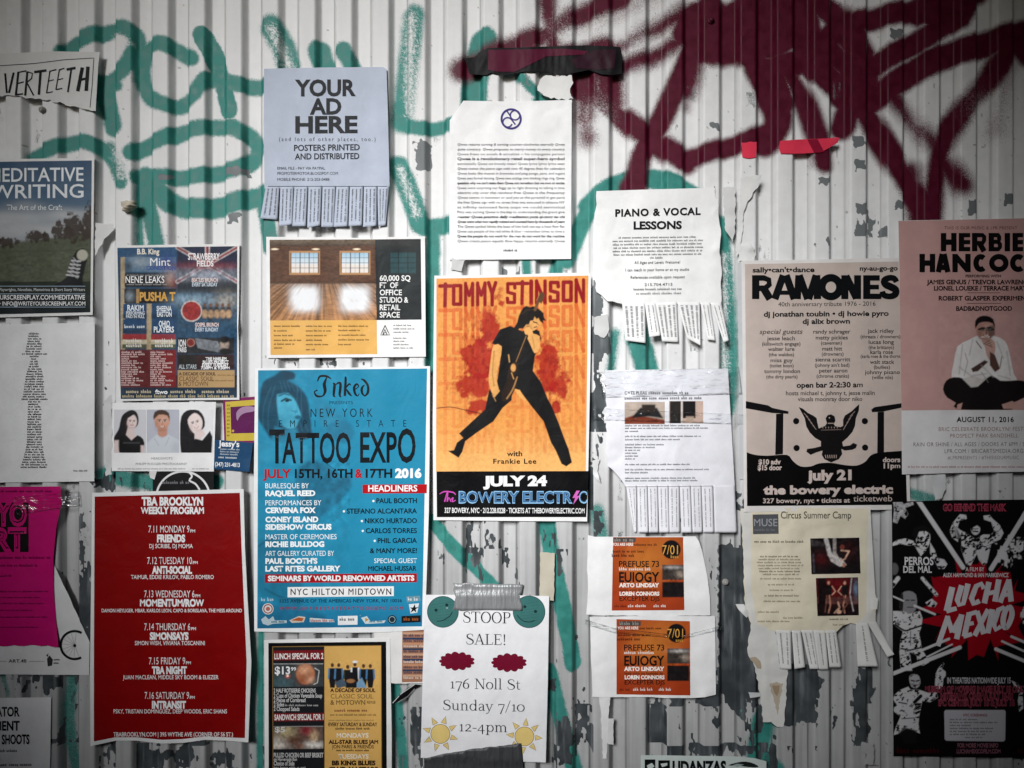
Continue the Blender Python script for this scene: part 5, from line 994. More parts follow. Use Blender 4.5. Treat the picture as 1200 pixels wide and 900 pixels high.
# ---- punk tribute poster with the eagle
s = Sheet('poster', 'tan and black tribute concert poster with eagle belt buckle', 'poster', [(869, 305.5), (960, 304), (1056, 302), (1060, 400), (1064, 500), (1067, 597), (970, 598), (872, 600), (871, 500), (870, 400)], base=3.0, colour='#e6e2df', seed=40, wav=.9, rough=.36, curls=((870, 306, 22, 2), (872, 600, 26, 3)), creases=(((872, 520), (930, 310), 16, .5), ((875, 380), (1060, 330), 14, .35)))
s.quad([(873, 309.5), (1053, 306.5), (1063, 591), (875.5, 593)], '#c9bab1', 1, 'printed_panel')
def T(t, x0, x1, y, cap, c=K, b=0.0, **k): s.text(t, x0, x1, y, cap, c, b, slope=k.pop('slope', -.008), **k)
T('sally•can\'t•dance', 882, 954.5, 318.5, 5.6, b=.03); T('ny-au-go-go', 1007.5, 1052, 317.5, 5.4, b=.03)
s.slope = -.004
for ch, x0, x1 in (('R', 881.5, 906), ('A', 905, 934), ('M', 931, 962), ('O', 958.5, 989), ('N', 985.5, 1009), ('E', 1011.5, 1033), ('S', 1031, 1054.5)):
    y0, y1 = 322.5, 350.5
    if ch == 'R': g = [([(885.6, y0), (885.6, y1)], 8.6), ([(885, y0 + 3.2), (895, y0 + 3.2), (901, y0 + 5.5), (901.5, y0 + 11), (897, y0 + 15), (886, y0 + 15.5)], 6.6), ([(894, y0 + 14), (902.5, y1)], 9)]
    elif ch == 'A': g = [([(918, y0), (908, y1)], 8.4), ([(921, y0), (931, y1)], 8.8), ([(911, y1 - 7.5), (928, y1 - 7.5)], 5)]
    elif ch == 'M': g = [([(934.5, y1), (936, y0)], 8), ([(936.5, y0), (946.5, y1)], 8.4), ([(956.5, y0), (947.5, y1)], 8.4), ([(957, y0), (958, y1)], 8.6)]
    elif ch == 'O': g = None; s.ring(973.7, 336.5, 10.6, 9, K, 3, 'headline', ry=11)
    elif ch == 'N': g = [([(990, y1), (990, y0)], 8.4), ([(991, y0 + 1), (1004, y1 - 1)], 9), ([(1005, y0), (1005, y1)], 8.2)]
    elif ch == 'E': g = [([(1015.7, y0), (1015.7, y1)], 8.4), ([(1013, y0 + 3.2), (1031, y0 + 3.2)], 6.4), ([(1013, 336.4), (1030, 336.4)], 5.6), ([(1013, y1 - 3.2), (1033, y1 - 3.2)], 6.4)]
    else: g = [([(1050.5, 330.5, 6.5), (1048, 326.5, 7), (1042, 325.6, 7), (1036.5, 328.5, 8), (1037.5, 333, 8.5), (1043.5, 336, 8.5), (1049.5, 339.5, 8.5), (1049, 345, 8), (1043, 347.4, 7), (1036, 346, 7), (1034, 341.5, 6.5)], 8)]
    for pts, w in g or (): s.stroke(pts, w, K, part='headline', z=3, sm=3 if ch == 'S' else 0)
T('40th anniversary tribute 1976 - 2016', 912, 1026, 358.6, 5, '#2a2422'); T('dj jonathan toubin • dj howie pyro', 895, 1041.5, 370.5, 5.8, b=.03); T('dj alix brown', 940.5, 996, 379.3, 5.8, b=.03)
for L in (((890, 940, 391, 'special guests', 5.4, '#5a504c', .2), (899, 931.5, 398.5, 'jesse leach', 4.6), (893, 938, 404.7, '(killswitch engage)', 4), (900, 931, 411, 'walter lure', 4.6), (901, 930.5, 417.2, '(the waldos)', 4), (903, 929, 424.2, 'miss guy', 4.6), (902, 930, 430.2, '(toilet boys)', 4), (895.5, 937.5, 437, 'tommy london', 4.6), (898, 934.5, 443.2, '(the dirty pearls)', 4)),
          ((953, 996.5, 390.8, 'randy schrager', 4.6), (956, 993.5, 397.8, 'matty pickles', 4.6), (962, 986.5, 403.8, '(caveman)', 4), (963.5, 987, 410.8, 'matt hitt', 4.6), (963, 988.5, 416.8, '(drowners)', 4), (955.5, 996.5, 423.5, 'sienna scarritt', 4.6), (955, 995.5, 429.8, "(johnny ain't bad)", 4), (960, 993, 436.5, 'peter aaron', 4.6), (957, 995, 442.6, '(chrome cranks)', 4)),
          ((1017, 1047.5, 390.3, 'jack ridley', 4.6), (1008.5, 1055, 396.6, '(threats / drowners)', 4), (1018, 1047.5, 403.2, 'lucas long', 4.6), (1018, 1047.5, 409.2, '(the brittanys)', 4), (1020, 1046.5, 415, 'karla rose', 4.6), (1008.5, 1056.5, 419.6, '(karla rose & the thorns)', 3.8), (1019.5, 1048, 426.6, 'walt stack', 4.6), (1024, 1043, 432.4, '(bullies)', 4), (1013.5, 1054.5, 438.6, 'johnny pisano', 4.6), (1022, 1046.5, 444.4, '(willie nile)', 4))):
    for e in L: s.text(e[3], e[0], e[1], e[2], e[4], e[5] if len(e) > 5 else '#2a2422', .01, it=e[6] if len(e) > 6 else 0)
T('open bar 2-2:30 am', 933.5, 1011, 454, 6, b=.03); s.text('hosts michael t, johnny t, jesse malin', 921, 1025, 463, 5, '#2a2422', .008); s.text('visuals moonray door niko', 935, 1010.5, 470, 5, '#2a2422', .008)
s.poly(smooth_pts([(875, 530), (885, 533), (900, 534), (922, 533), (929, 540), (938, 546.5), (950, 546.5), (960, 543), (975, 542.5), (990, 545), (1004, 545.5), (1014, 541), (1020, 534), (1030, 530.5), (1061, 528)], 3) + [(1063, 591.5), (875.5, 593)], '#0d0c0d', 2, 'black_foot')
for ib, pts in enumerate(([(874, 470), (900, 475), (905, 478), (924, 482), (924, 485), (905, 484), (874, 478.5)], [(909.5, 485), (918, 484.5), (917.5, 532), (908.5, 533)], [(1060, 472), (1025, 477), (1021, 480), (1022, 483), (1034, 482.5), (1060, 477)], [(1028.5, 483), (1036, 482.5), (1036, 531), (1028, 531.5)])): s.poly(pts, '#141214', 3, 'belt' if ib < 2 else 'belt#2')
for x, y in ((933, 493.5), (933.5, 525), (1013.5, 493.5), (1013.8, 524.5)): s.disc(x, y, 3.7, '#141214', 3, None)
EG = '#171516'
s.poly([(936, 477), (941, 479), (947, 484), (953, 487), (957, 490), (958, 496), (959.5, 502), (962, 501), (967, 499), (969, 496), (967.5, 490), (970, 486.5), (974, 485.5), (978, 488), (979, 493), (977, 497), (979, 499.5), (985, 500.5), (988, 499), (988, 492), (990, 487), (998, 482), (1002, 478), (1007, 473.5), (1006.5, 481), (1003, 490), (1002, 499), (999, 506), (993, 513), (987, 518), (988, 523), (996, 522), (1000, 519), (1004.5, 521), (1003, 525), (999, 527), (990, 528), (986, 526), (987, 532), (983, 538), (974, 542), (966, 538), (963, 533), (964, 528), (957, 530), (950, 533), (945, 529.5), (946, 526), (954, 525), (962, 523), (962, 517), (955, 513), (949, 507), (945, 500), (943, 490)], EG, 3, 'eagle', 0, 3)
for k in range(5): s.stroke([(942 + k * 2.6, 484 + k * 3.6), (947 + k * 2.4, 489 + k * 3.6)], .7, '#9c8a82', 4, 'eagle'); s.stroke([(1002 - k * 2.6, 482 + k * 4), (996 - k * 2, 488 + k * 4)], .7, '#9c8a82', 4, 'eagle')
for k in range(6): s.stroke([(964 + k * 3.4, 500), (964.4 + k * 3.4, 502)], 1, '#9c8a82', 4, 'eagle'); s.stroke([(967 + k * 2.6, 533), (968 + k * 2.4, 537)], .9, '#b39f96', 4, 'eagle')
s.stroke([(970, 496), (977, 496)], 1.2, '#a8968e', 4, 'eagle'); s.stroke([(962, 504), (986, 503.4)], .6, '#8c7a72', 4, 'eagle'); s.disc(972, 489.6, .8, '#c9b2a8', 4, 'eagle')
G = '#cdbdb6'
for t, x0, x1, y, cap, b in (('$10 adv', 889, 915, 543.5, 5.6, .04), ('$15 door', 888, 916.5, 550.2, 5.6, .04), ('doors', 1034.5, 1055, 542, 5.4, .04), ('11pm', 1035.5, 1055, 549.2, 5.6, .04), ('july 21', 946, 998, 562.3, 11, .05), ('the bowery electric', 894.5, 1046.5, 578.5, 9.4, .05), ('327 bowery, nyc • tickets at', 894, 996, 589, 5.4, .02), ('ticketweb', 1000, 1045.5, 588, 7, 0)): T(t, x0, x1, y, cap, G, b)
s.done()
s = Sheet('poster', 'edge of a second white sheet showing behind the tan tribute poster', 'poster', [(864, 308), (890, 306), (890, 560), (866.5, 562), (866, 450)], base=1.6, colour='#c9cbcc', seed=41, wav=.5); s.done()

# ---- pink jazz poster, far right
s = Sheet('poster', 'dusty pink jazz concert poster of a seated man in a white shirt', 'poster', [(1052.5, 258.5), (1140, 257), (1246, 254.5), (1250, 552), (1150, 553.5), (1057, 556), (1056, 420)], base=4.4, colour='#e2e0e0', seed=42, wav=.9, rough=.38, curls=((1057, 556, 30, 4), (1053, 258, 20, 2)))
s.quad([(1053, 259), (1245.5, 255), (1249, 479), (1056.5, 481)], '#c99f9a', 1, 'pink_panel')
s.text('THIS IS OUR MUSIC & LPR PRESENT', 1107, 1192, 268.8, 3.6, '#6a3f3e', .0, tr=.1)
def HB(x0, y0, x1, y1, ch, w):
    z = dict(c='#121011', part='headline', z=3); m = (x0 + x1) / 2; h = y1 - y0; q = w * .8
    if ch == 'H': L = [[(x0 + w / 2, y0), (x0 + w / 2, y1)], [(x1 - w / 2, y0), (x1 - w / 2, y1)], [(x0, y0 + h * .5), (x1, y0 + h * .5)]]
    elif ch == 'E': L = [[(x0 + w / 2, y0), (x0 + w / 2, y1)]] + [[(x0, y), (x1, y)] for y in (y0 + q / 2, y0 + h / 2, y1 - q / 2)]
    elif ch == 'I': L = [[(m, y0), (m, y1)]]
    elif ch == 'A': L = [[(m - 1, y0), (x0 + w / 2 - .6, y1)], [(m + 1, y0), (x1 - w / 2 + .6, y1)], [(m - w * .6, y1 - h * .26), (m + w * .6, y1 - h * .26)]]
    elif ch == 'N': L = [[(x0 + w / 2, y0), (x0 + w / 2, y1)], [(x1 - w / 2, y0), (x1 - w / 2, y1)], [(x0 + w / 2, y0 + 2), (x1 - w / 2, y1 - 2)]]
    elif ch == 'R': L = [[(x0 + w / 2, y0), (x0 + w / 2, y1)], [(x0, y0 + q / 2), (x1 - 5, y0 + q / 2), (x1 - w / 2, y0 + h * .2), (x1 - w / 2, y0 + h * .4), (x1 - 5, y0 + h * .55), (x0, y0 + h * .55)], [(m, y0 + h * .55), (x1 - w / 2, y1)]]
    elif ch == 'B': L = [[(x0 + w / 2, y0), (x0 + w / 2, y1)], [(x0, y0 + q / 2), (x1 - 5, y0 + q / 2), (x1 - w / 2 - 1, y0 + h * .2), (x1 - w / 2 - 1, y0 + h * .35), (x1 - 5, y0 + h * .48), (x0, y0 + h * .48)], [(x0, y1 - q / 2), (x1 - 5, y1 - q / 2), (x1 - w / 2, y1 - h * .22), (x1 - w / 2, y0 + h * .62), (x1 - 5, y0 + h * .5)]]
    elif ch == 'O': s.ring(m, (y0 + y1) / 2, (x1 - x0 - w) / 2, w, '#121011', 3, 'headline', ry=(h - w) / 2); return
    elif ch == 'C': s.ring(m, (y0 + y1) / 2, (x1 - x0 - w) / 2, w, '#121011', 3, 'headline', 48, 312, ry=(h - w) / 2); return
    elif ch == 'K': L = [[(x0 + w / 2, y0), (x0 + w / 2, y1)], [(x1 - w / 2, y0), (x0 + w, y0 + h * .5)], [(x0 + w, y0 + h * .45), (x1 - w / 2, y1)]]
    for l in L: s.stroke(l, w if len(l) == 2 and ch not in 'E' or l == L[0] else q, **z)
for ch, x0, x1 in (('H', 1102.5, 1121), ('E', 1123.5, 1137), ('R', 1139, 1156.5), ('B', 1158.5, 1175), ('I', 1177, 1184), ('E', 1186.5, 1199)): HB(x0, 273, x1, 294.5, ch, 6.4)
for ch, x0, x1 in (('H', 1077.5, 1096), ('A', 1097, 1113.5), ('N', 1116, 1137.5), ('C', 1140.5, 1158), ('O', 1159, 1182), ('C', 1183.5, 1203), ('K', 1206, 1224)): HB(x0, 297.5, x1, 319, ch, 6.4)
for t, x0, x1, y, cap, b in (('PERFORMING WITH', 1131.5, 1173, 325, 3, .03), ('JAMES GENUS / TREVOR LAWRENCE JR.', 1086, 1218, 333, 5, .035), ('LIONEL LOUEKE / TERRACE MARTIN', 1094.5, 1210, 340.3, 5, .035), ('ROBERT GLASPER EXPERIMENT', 1100, 1207, 352, 5, .035), ('BADBADNOTGOOD', 1120.5, 1186, 364, 5, .035)): s.text(t, x0, x1, y, cap, '#1c1415', b)
s.rect(1134, 342.8, 1172, 343.4, '#4a2a2a', 3); s.rect(1133, 355.2, 1173, 355.8, '#4a2a2a', 3)
p = Pic(((1100, 366), (1214, 480.5)), .7, '#c99f9a'); SH = '#e4e0de'; DK = '#1a1516'
p.fill([(1136, 398), (1150, 392), (1166, 394), (1178, 400), (1183, 414), (1188, 438), (1192, 446), (1176, 448), (1160, 444), (1146, 452), (1128, 446), (1115, 444), (1118, 424), (1122, 406)], SH, 1, 1, 2)
p.fill([(1105, 456), (1109, 446), (1118, 442), (1130, 444), (1138, 452), (1150, 447), (1162, 440), (1172, 446), (1186, 446), (1198, 446), (1208, 452), (1206, 462), (1192, 470), (1182, 474), (1186, 480), (1122, 480), (1120, 472), (1110, 466)], DK, 1, 1, 2).fill([(1128, 444), (1140, 440), (1150, 444), (1160, 440), (1146, 453), (1138, 454)], '#cfcac6', 1.5).fill([(1174, 474), (1186, 470), (1196, 475), (1190, 479), (1176, 479)], '#c59c90', 1).fill([(1122, 474), (1128, 472), (1126, 480), (1121, 480)], '#c59c90', 1)
p.ell(1154, 385, 10.5, 14, '#b98d80', 1.2).fill([(1143, 385), (1143, 376), (1148, 371), (1156, 370), (1164, 374), (1166, 384), (1163, 379), (1155, 377), (1147, 379)], DK, 1.2, 1, 2).fill([(1156, 383), (1166, 380), (1166, 392), (1160, 398), (1158, 390)], '#4a3430', 2, .7)
p.line([(1147, 386), (1153, 385.5)], 2, DK, 1).line([(1157, 386.5), (1164, 386)], 2.4, DK, 1).line([(1150, 395), (1159, 394.5)], 1.5, '#e9d9d4', 1).line([(1155, 386), (1156, 391)], 1, '#6a4a42', 1)
p.fill([(1150, 399), (1158, 396), (1166, 401), (1166, 412), (1162, 424), (1156, 416), (1154, 406)], '#c79f93', 1.2, 1, 2).fill([(1138, 432), (1154, 422), (1158, 424), (1146, 435), (1140, 436)], '#4a3632', 1.4).fill([(1160, 412), (1166, 416), (1172, 432), (1166, 436), (1160, 428)], '#5a4038', 1.4)
for k in range(4): p.line([(1153 + k * 2.4, 403 + k), (1160 + k, 399 + k * 2.6)], .8, '#4a302c', .8)
face(p, 1155.5, 387, 8.6, '#b98d80', '#5a3c34', '#7a4640', -.05, .45)
p.line([(1148, 385), (1163, 384)], .8, DK, .7); p.ell(1151.6, 385.6, 3, 2.6, DK, 1.2, .45); p.ell(1159.6, 385.2, 3, 2.6, DK, 1.2, .45)
for a_, b_ in (((1128, 404), (1124, 438)), ((1140, 398), (1136, 416)), ((1168, 400), (1176, 420)), ((1180, 412), (1184, 440)), ((1124, 430), (1140, 442)), ((1150, 428), (1164, 442)), ((1140, 440), (1156, 438)), ((1170, 440), (1184, 444))): p.line([a_, b_], 1.3, '#a39a97', 1.8, .6)
p.noise(.10, 5, 5, 77)
p.line([(1131, 414), (1134, 424), (1130, 440)], 1, '#8a807c', 1.4, .7).line([(1174, 418), (1172, 430)], 1.2, '#4a3a38', 1.4, .8).line([(1150, 436), (1158, 448)], 1, '#8a807c', 1.4, .7).line([(1144, 400), (1150, 408)], 1.2, '#5a4a48', 1); s.pic(p, 2, 'seated_figure')
s.text('AUGUST 11, 2016', 1121, 1188, 494.5, 5.8, '#1c1a1b', .025, tr=.06)
for t, x0, x1, y, c in (('BRIC CELEBRATE BROOKLYN! FESTIVAL', 1100, 1212, 505, '#9a7c7a'), ('PROSPECT PARK BANDSHELL', 1113.5, 1193, 512.8, '#9a7c7a'), ('RAIN OR SHINE / ALL AGES / DOORS AT 6PM / SHOW AT 7PM', 1070.5, 1238, 522.8, '#77716f'), ('LPR.COM / BRICARTSMEDIA.ORG', 1107, 1199, 530.8, '#77716f'), ('#LPRPRESENTS / #THISISOURMUSIC', 1110.5, 1194, 538.2, '#8a8482')): s.text(t, x0, x1, y, 4.6 if c != '#8a8482' else 4, c, 0, tr=.08, slope=-.004)
s.squig(1064, 1236, 548, 2.4, '#a04a50'); s.done()

# ---- cream camp flyer with tear-off strips
s = Sheet('tear_off_flyer', 'yellowed flyer with two acrobat photos and curling tear-off strips', 'flyer', [(868, 596), (945, 595), (1020, 596), (1022, 640), (1024, 690), (1027, 700), (1026, 730)] + ragged([(1026, 730), (1004, 732), (997, 730), (988, 733), (980, 741), (940, 741), (909, 740), (897, 738), (886, 736), (879, 729), (873, 712), (871, 660), (868, 596)], .9, 5, 3)[1:-1], base=2.0, colour='#e2d9c2', seed=43, crumple=.7, wav=1.2, sag=.9, curls=((1024, 715, 22, 5), (880, 732, 18, 2)), creases=(((890, 680), (905, 640), 6, .6), ((1010, 660), (1018, 652), 3, .8)))
s.poly([(1018, 596.5), (1020, 597), (1026, 700), (1025.5, 729), (1004, 731), (1015, 720), (1016, 660)], '#e2e0da', 1, 'bleached_edge', 0, 4); s.poly([(868.8, 597), (880, 597), (880, 690), (888, 735), (880, 729), (874, 712), (872, 660)], '#dcdad4', 1, 'bleached_edge#2', 0, 4)
s.quad([(882, 603), (912, 602.5), (912.5, 625.5), (882.5, 626)], '#55575a', 2, 'dark_box'); s.text('MUSE', 883.5, 911, 616.5, 8.5, '#9a9da2', .01, part='dark_box', z=3); s.squig(884, 911, 622, 3, '#7a7c80', 4)
s.text('Circus Summer Camp', 915, 997.5, 607.5, 8, '#5a5648', .01, part='headline'); s.squig(884, 942, 636, 3.2, '#4a4436', fill=1)
for i, (x0, x1, y) in enumerate(((891, 936, 653), (889, 938, 656.5), (887, 940, 660), (888, 942, 663.5), (889, 938, 667), (890, 940, 670.5), (894, 936, 674), (891, 939, 679), (900, 931, 686), (902, 932, 692.5), (896, 936, 699), (895, 939, 705.5), (888, 914, 718), (918, 943, 725), (888, 926, 729), (972, 994, 726.5), (976, 990, 733))): s.squig(x0, x1, y, 2.4, '#857a62' if i % 5 else '#5f563f')
p = Pic([(949.5, 631), (1007, 630), (1008.5, 672), (951, 673)], .7, '#1b1618'); p.glow(962, 655, 10, 8, '#4a1214', .8).glow(996, 645, 8, 12, '#3a1416', .7).line([(968, 632), (972, 648), (980, 658)], 5, '#b9b5b2', 1.5).line([(978, 631), (978, 648), (984, 660)], 4, '#a49c98', 1.5).fill([(970, 650), (986, 654), (992, 662), (984, 664), (974, 658)], '#c9c2be', 1.5).ell(987, 641, 2.6, 3, '#7a3a30').line([(986, 645), (995, 646), (990, 655), (986, 657)], 2, '#cfa48c', 1).ell(989, 662, 2.2, 2.6, '#b98470').fill([(950, 632), (966, 636), (968, 640), (950, 640)], '#3c3638', 2).line([(953, 650), (954, 670)], 2, '#4a4a50', 2).noise(.75, 3, 3, 70); s.pic(p, 2, 'photo')
p = Pic([(956, 677.5), (1005.5, 676.5), (1006.5, 721), (958, 722)], .7, '#4a1216'); p.glow(975, 690, 20, 16, '#6a1418', .8).rect(956, 700, 1007, 708, '#6a4440', 3, .8).vgrad(708, 722, '#2a1416', '#1a1214').line([(960, 678), (961, 722)], 3, '#1a1012', 1).rect(960, 677, 968, 720, '#1c1214', 2)
for x, d in ((971, 1), (990, -1)):
    p.ell(x, 683, 1.6, 2.1, '#c98f78', 1.3).fill([(x - 4, 686), (x + 4, 686), (x + 3, 698), (x - 3, 698)], '#1c1618', 1).line([(x + 4 * d, 687), (x + 8 * d, 693), (x + 4 * d, 697)], 1.3, '#cf9c84', 1).line([(x + 1, 698), (x + 2 * d, 709), (x, 718)], 1.8, '#b07c68', 1).line([(x - 2, 698), (x - 3 * d, 708), (x - 4, 717)], 1.6, '#7a4e42', 1)
p.line([(982, 706), (984, 712), (978, 718)], 2, '#d0a48e', 1).ell(983, 717, 3, 2.4, '#d4a88e').line([(998, 678), (996, 696), (1000, 716)], 1.6, '#b9b4b0', 1).glow(1003, 690, 3, 10, '#6a8aa4', .8).noise(.65, 3, 3, 71); s.pic(p, 2, 'photo')
s.poly([(1021, 700), (1029, 701), (1028, 714), (1020, 714)], '#e8e6e2', 3, 'bleached_edge#3')
for q, up, tw, n in (([(909, 740), (927, 740.5), (927.5, 784.5), (914.5, 784)], 3, 2, 2), ([(928, 740.5), (938.5, 740.5), (943.5, 782), (931, 784)], 6, 3, 1), ([(939, 740), (953, 740), (960, 784), (949, 784)], 3.5, 2, 2), ([(953, 740), (967, 740.5), (971, 784.5), (960, 784.5)], 5, -2, 1), ([(967.5, 740.5), (980, 740), (986, 782), (972, 782)], 4, 2, 2), ([(1003, 732), (1017, 731), (1029, 781), (1005, 781)], 6, 3, 1), ([(1016, 731), (1027, 730), (1048, 767), (1040, 770)], 10, 4, 0)): s.tab(q, up, '#dededb', n, twist=tw)
s.done()
s = Sheet('paper_scrap', 'long torn strip of white backing paper with brown stains, below the yellowed flyer', 'paper scrap', ragged([(880, 730), (909, 738), (914, 784), (923, 785), (921, 822), (918, 852), (911, 852), (904, 846), (894, 846), (891, 815), (885, 783), (876, 764), (880, 730)], 1.0, 4, 9)[:-1], base=1.3, colour='#d9d8d4', seed=44, crumple=.8, wav=1.4, sag=1.8, creases=(((895, 735), (900, 840), 3, 1.0), ((885, 770), (925, 790), 5, .8)))
s.poly(ragged([(878.5, 771), (886, 770), (891, 775), (892, 784), (887, 783), (878.5, 771)], .8, 2.5, 4)[:-1], '#b5a58f', 1, None, 0, 3); s.poly(ragged([(902, 801), (910, 799), (918, 801), (915, 815), (914, 822), (911, 838), (909, 826), (904, 812), (902, 801)], .9, 2.5, 5)[:-1], '#bdb09d', 1, None, 0, 3); s.poly(ragged([(905, 803), (914, 803), (911, 816), (907, 812), (905, 803)], .6, 2.5, 6)[:-1], '#a08c74', 2, None, 0, 3); s.done()

# ---- black wrestling film poster
s = Sheet('poster', 'black, white and red wrestling film poster full of flexing figures', 'poster', [(1045, 588), (1120, 586), (1200, 585.5), (1240, 585), (1241, 800), (1243, 889), (1200, 888), (1120, 887), (1047, 886), (1046, 740)], base=3.6, colour='#0e0d0e', seed=45, wav=.9, rough=.42, curls=((1046, 588, 22, 3), (1047, 885, 24, 3)))
p = Pic([(1045.5, 588.5), (1239.5, 585.5), (1242, 888.5), (1047.5, 885.5)], .72, '#0d0c0d'); WH = '#d6d4d6'; RD = '#9c0a1c'
f = 5.4545; U = lambda x, y: (1035 + x / f, 575 + y / f); D_ = lambda x, y: (1035 + x / f, 735 + y / f)
st = [];
for k in range(44):
    a = 6.2832 * k / 44; r = 1.0 if k % 2 == 0 else .74; st.append((1145 + 62 * r * math.cos(a) * (1.05 + .18 * math.sin(k * 2.3)), 714 + 60 * r * math.sin(a) * (1 + .2 * math.cos(k * 1.7))))
p.fill(st, RD, .8)
def band(a, b, w=4.0, c=WH): p.line([a, b], w, c, .8)
def bands():
  band(U(215, 50), U(510, 490), 5.5); band(U(900, 160), U(690, 500), 5.5); band((1200, 604), (1240, 540), 5.5)
  band(D_(55, 300), D_(490, 130), 4.6); band(D_(240, 150), D_(420, 75), 3); band(D_(280, 190), D_(440, 110), 1.8); band(D_(720, 140), D_(960, 240), 4); band(D_(760, 90), D_(960, 180), 2.4); band(D_(820, 60), D_(960, 120), 3)
  band(U(50, 670), U(130, 705), 1.8); band(U(200, 735), U(330, 790), 2.5)
# flexing man
p.fill([U(*q) for q in ((470, 250), (500, 300), (500, 380), (530, 470), (560, 480), (590, 420), (600, 405), (610, 440), (640, 480), (665, 460), (690, 340), (750, 310), (770, 270), (745, 220), (700, 180), (680, 155), (640, 160), (645, 185), (690, 200), (710, 260), (690, 280), (640, 280), (620, 290), (560, 290), (520, 265), (490, 250), (475, 235), (490, 190), (535, 180), (530, 155), (490, 150), (445, 205), (425, 255), (440, 300), (480, 330))], WH, .8)
p.fill([U(*q) for q in ((440, 240), (470, 225), (480, 250), (500, 300), (470, 310), (445, 290))], '#8a888a', 1, .6).fill([U(*q) for q in ((560, 290), (590, 310), (620, 295), (610, 280), (570, 275))], '#0d0c0d', .8)
p.ell(*U(590, 245), 5.5, 7, WH, .8).fill([U(*q) for q in ((555, 230), (570, 205), (600, 200), (640, 205), (660, 240), (640, 270), (625, 240), (600, 222), (575, 235), (565, 265))], '#0d0c0d', 1.2); p.line([U(575, 260), U(605, 262)], 1.6, K, .8); p.line([U(575, 243), U(583, 243)], .9, K); p.line([U(597, 243), U(606, 243)], .9, K)
p.line([U(530, 330), U(590, 350), U(650, 325)], 1, '#5a585a', .8).line([U(590, 350), U(592, 400)], .8, '#5a585a', .8)
# running man in a printed shirt
p.fill([U(*q) for q in ((50, 340), (90, 315), (140, 305), (190, 320), (210, 345), (160, 350), (110, 340), (55, 355))], WH, .8).fill([U(*q) for q in ((210, 290), (230, 255), (270, 250), (300, 280), (295, 340), (270, 375), (240, 370), (215, 340))], WH, .8, 1, 2).fill([U(*q) for q in ((180, 280), (200, 235), (250, 222), (300, 240), (305, 280), (270, 258), (230, 262), (212, 310))], '#161416', .8)
p.fill([U(*q) for q in ((300, 330), (330, 380), (345, 430), (390, 440), (410, 470), (390, 500), (355, 500), (325, 440), (300, 400))], WH, .9).fill([U(*q) for q in ((200, 350), (245, 375), (275, 380), (240, 420))], WH, .8).ell(*U(70, 500), 5, 7, '#8a888a', 1.5, .5)
for a, b in (((240, 298), (258, 300)), ((275, 300), (292, 302)), ((255, 350), (282, 352))): p.line([U(*a), U(*b)], 1.2, K, .8)
p.line([U(55, 610), U(95, 560)], 5, WH, 1).line([U(250, 560), U(340, 665)], 4, WH, 1).fill([U(*q) for q in ((270, 715), (310, 690), (345, 720), (330, 745), (290, 740))], WH, .8)
p.fill([U(*q) for q in ((60, 60), (110, 55), (130, 85), (190, 70), (195, 90), (140, 110), (160, 150), (140, 180), (110, 160), (90, 210), (62, 200), (70, 120))], '#b5b3b5', 1).noise(.6, 3, 3, 82, (p.X < 1071) & (p.Y < 616))
# long haired wrestler
p.fill([U(*q) for q in ((110, 700), (120, 655), (165, 640), (210, 665), (215, 740), (190, 780), (140, 780), (118, 770), (105, 745))], '#8f8d90', .8, 1, 2).fill([U(*q) for q in ((105, 760), (100, 690), (125, 650), (130, 700), (125, 770))], '#2a282a', 1).line([U(145, 700), U(165, 700)], 1.2, K).line([U(180, 700), U(200, 700)], 1.2, K).line([U(155, 745), U(190, 745)], 1, K)
p.fill([(1046, 716), (1058, 716), (1066, 719), (1078, 716), (1081, 724), (1080, 734), (1077, 742), (1079, 752), (1080, 760), (1086, 770), (1089, 776), (1082, 780), (1076, 778), (1074, 768), (1066, 764), (1069, 786), (1056, 786), (1054, 764), (1055, 752), (1058, 740), (1050, 734), (1046, 730)], WH, .8)
p.line([(1049, 732), (1060, 739), (1068, 737), (1080, 733)], 2.0, K, .8, 1, 3).line([(1067, 740), (1067, 756)], .8, K).line([(1056, 760), (1066, 762), (1079, 759)], 1.8, K, .8).line([(1060, 748), (1074, 747)], .8, K)
for q in ((1072, 744), (1073, 750), (1061, 752)): p.ell(*q, 1.2, 1.2, K)
# pointing masked wrestler
p.fill([D_(*q) for q in ((60, 460), (75, 430), (110, 400), (160, 380), (175, 400), (230, 400), (290, 420), (340, 410), (350, 450), (300, 480), (250, 470), (240, 520), (230, 570), (225, 620), (235, 680), (190, 660), (150, 650), (100, 680), (65, 690), (80, 640), (110, 570), (70, 540), (60, 520), (90, 500))], WH, .8)
p.fill([D_(*q) for q in ((165, 330), (175, 305), (205, 300), (230, 315), (238, 360), (215, 390), (180, 380))], '#b9b7ba', .8, 1, 2).line([D_(180, 340), D_(200, 345)], 1.6, K, .8).line([D_(212, 345), D_(230, 340)], 1.6, K, .8).line([D_(195, 370), D_(218, 370)], 1.2, K, .8)
p.fill([D_(*q) for q in ((330, 380), (335, 300), (350, 265), (385, 225), (390, 235), (375, 265), (400, 285), (400, 310), (385, 330), (380, 380), (350, 400))], WH, .8).line([D_(100, 480), D_(150, 490)], 1.4, K, .8).line([D_(200, 480), D_(240, 440)], 4, K, 1).line([D_(210, 520), D_(235, 505)], 3, K, 1).line([D_(120, 585), D_(200, 580)], 1, K, .8).line([D_(210, 550), D_(230, 540)], 3, K, 1)
p.fill([D_(*q) for q in ((100, 680), (130, 640), (180, 650), (210, 660), (220, 740), (140, 745))], '#1a181a', 1.5, .9).fill([D_(*q) for q in ((820, 340), (860, 360), (890, 400), (895, 520), (870, 540), (860, 470), (870, 420), (840, 380))], WH, .8)
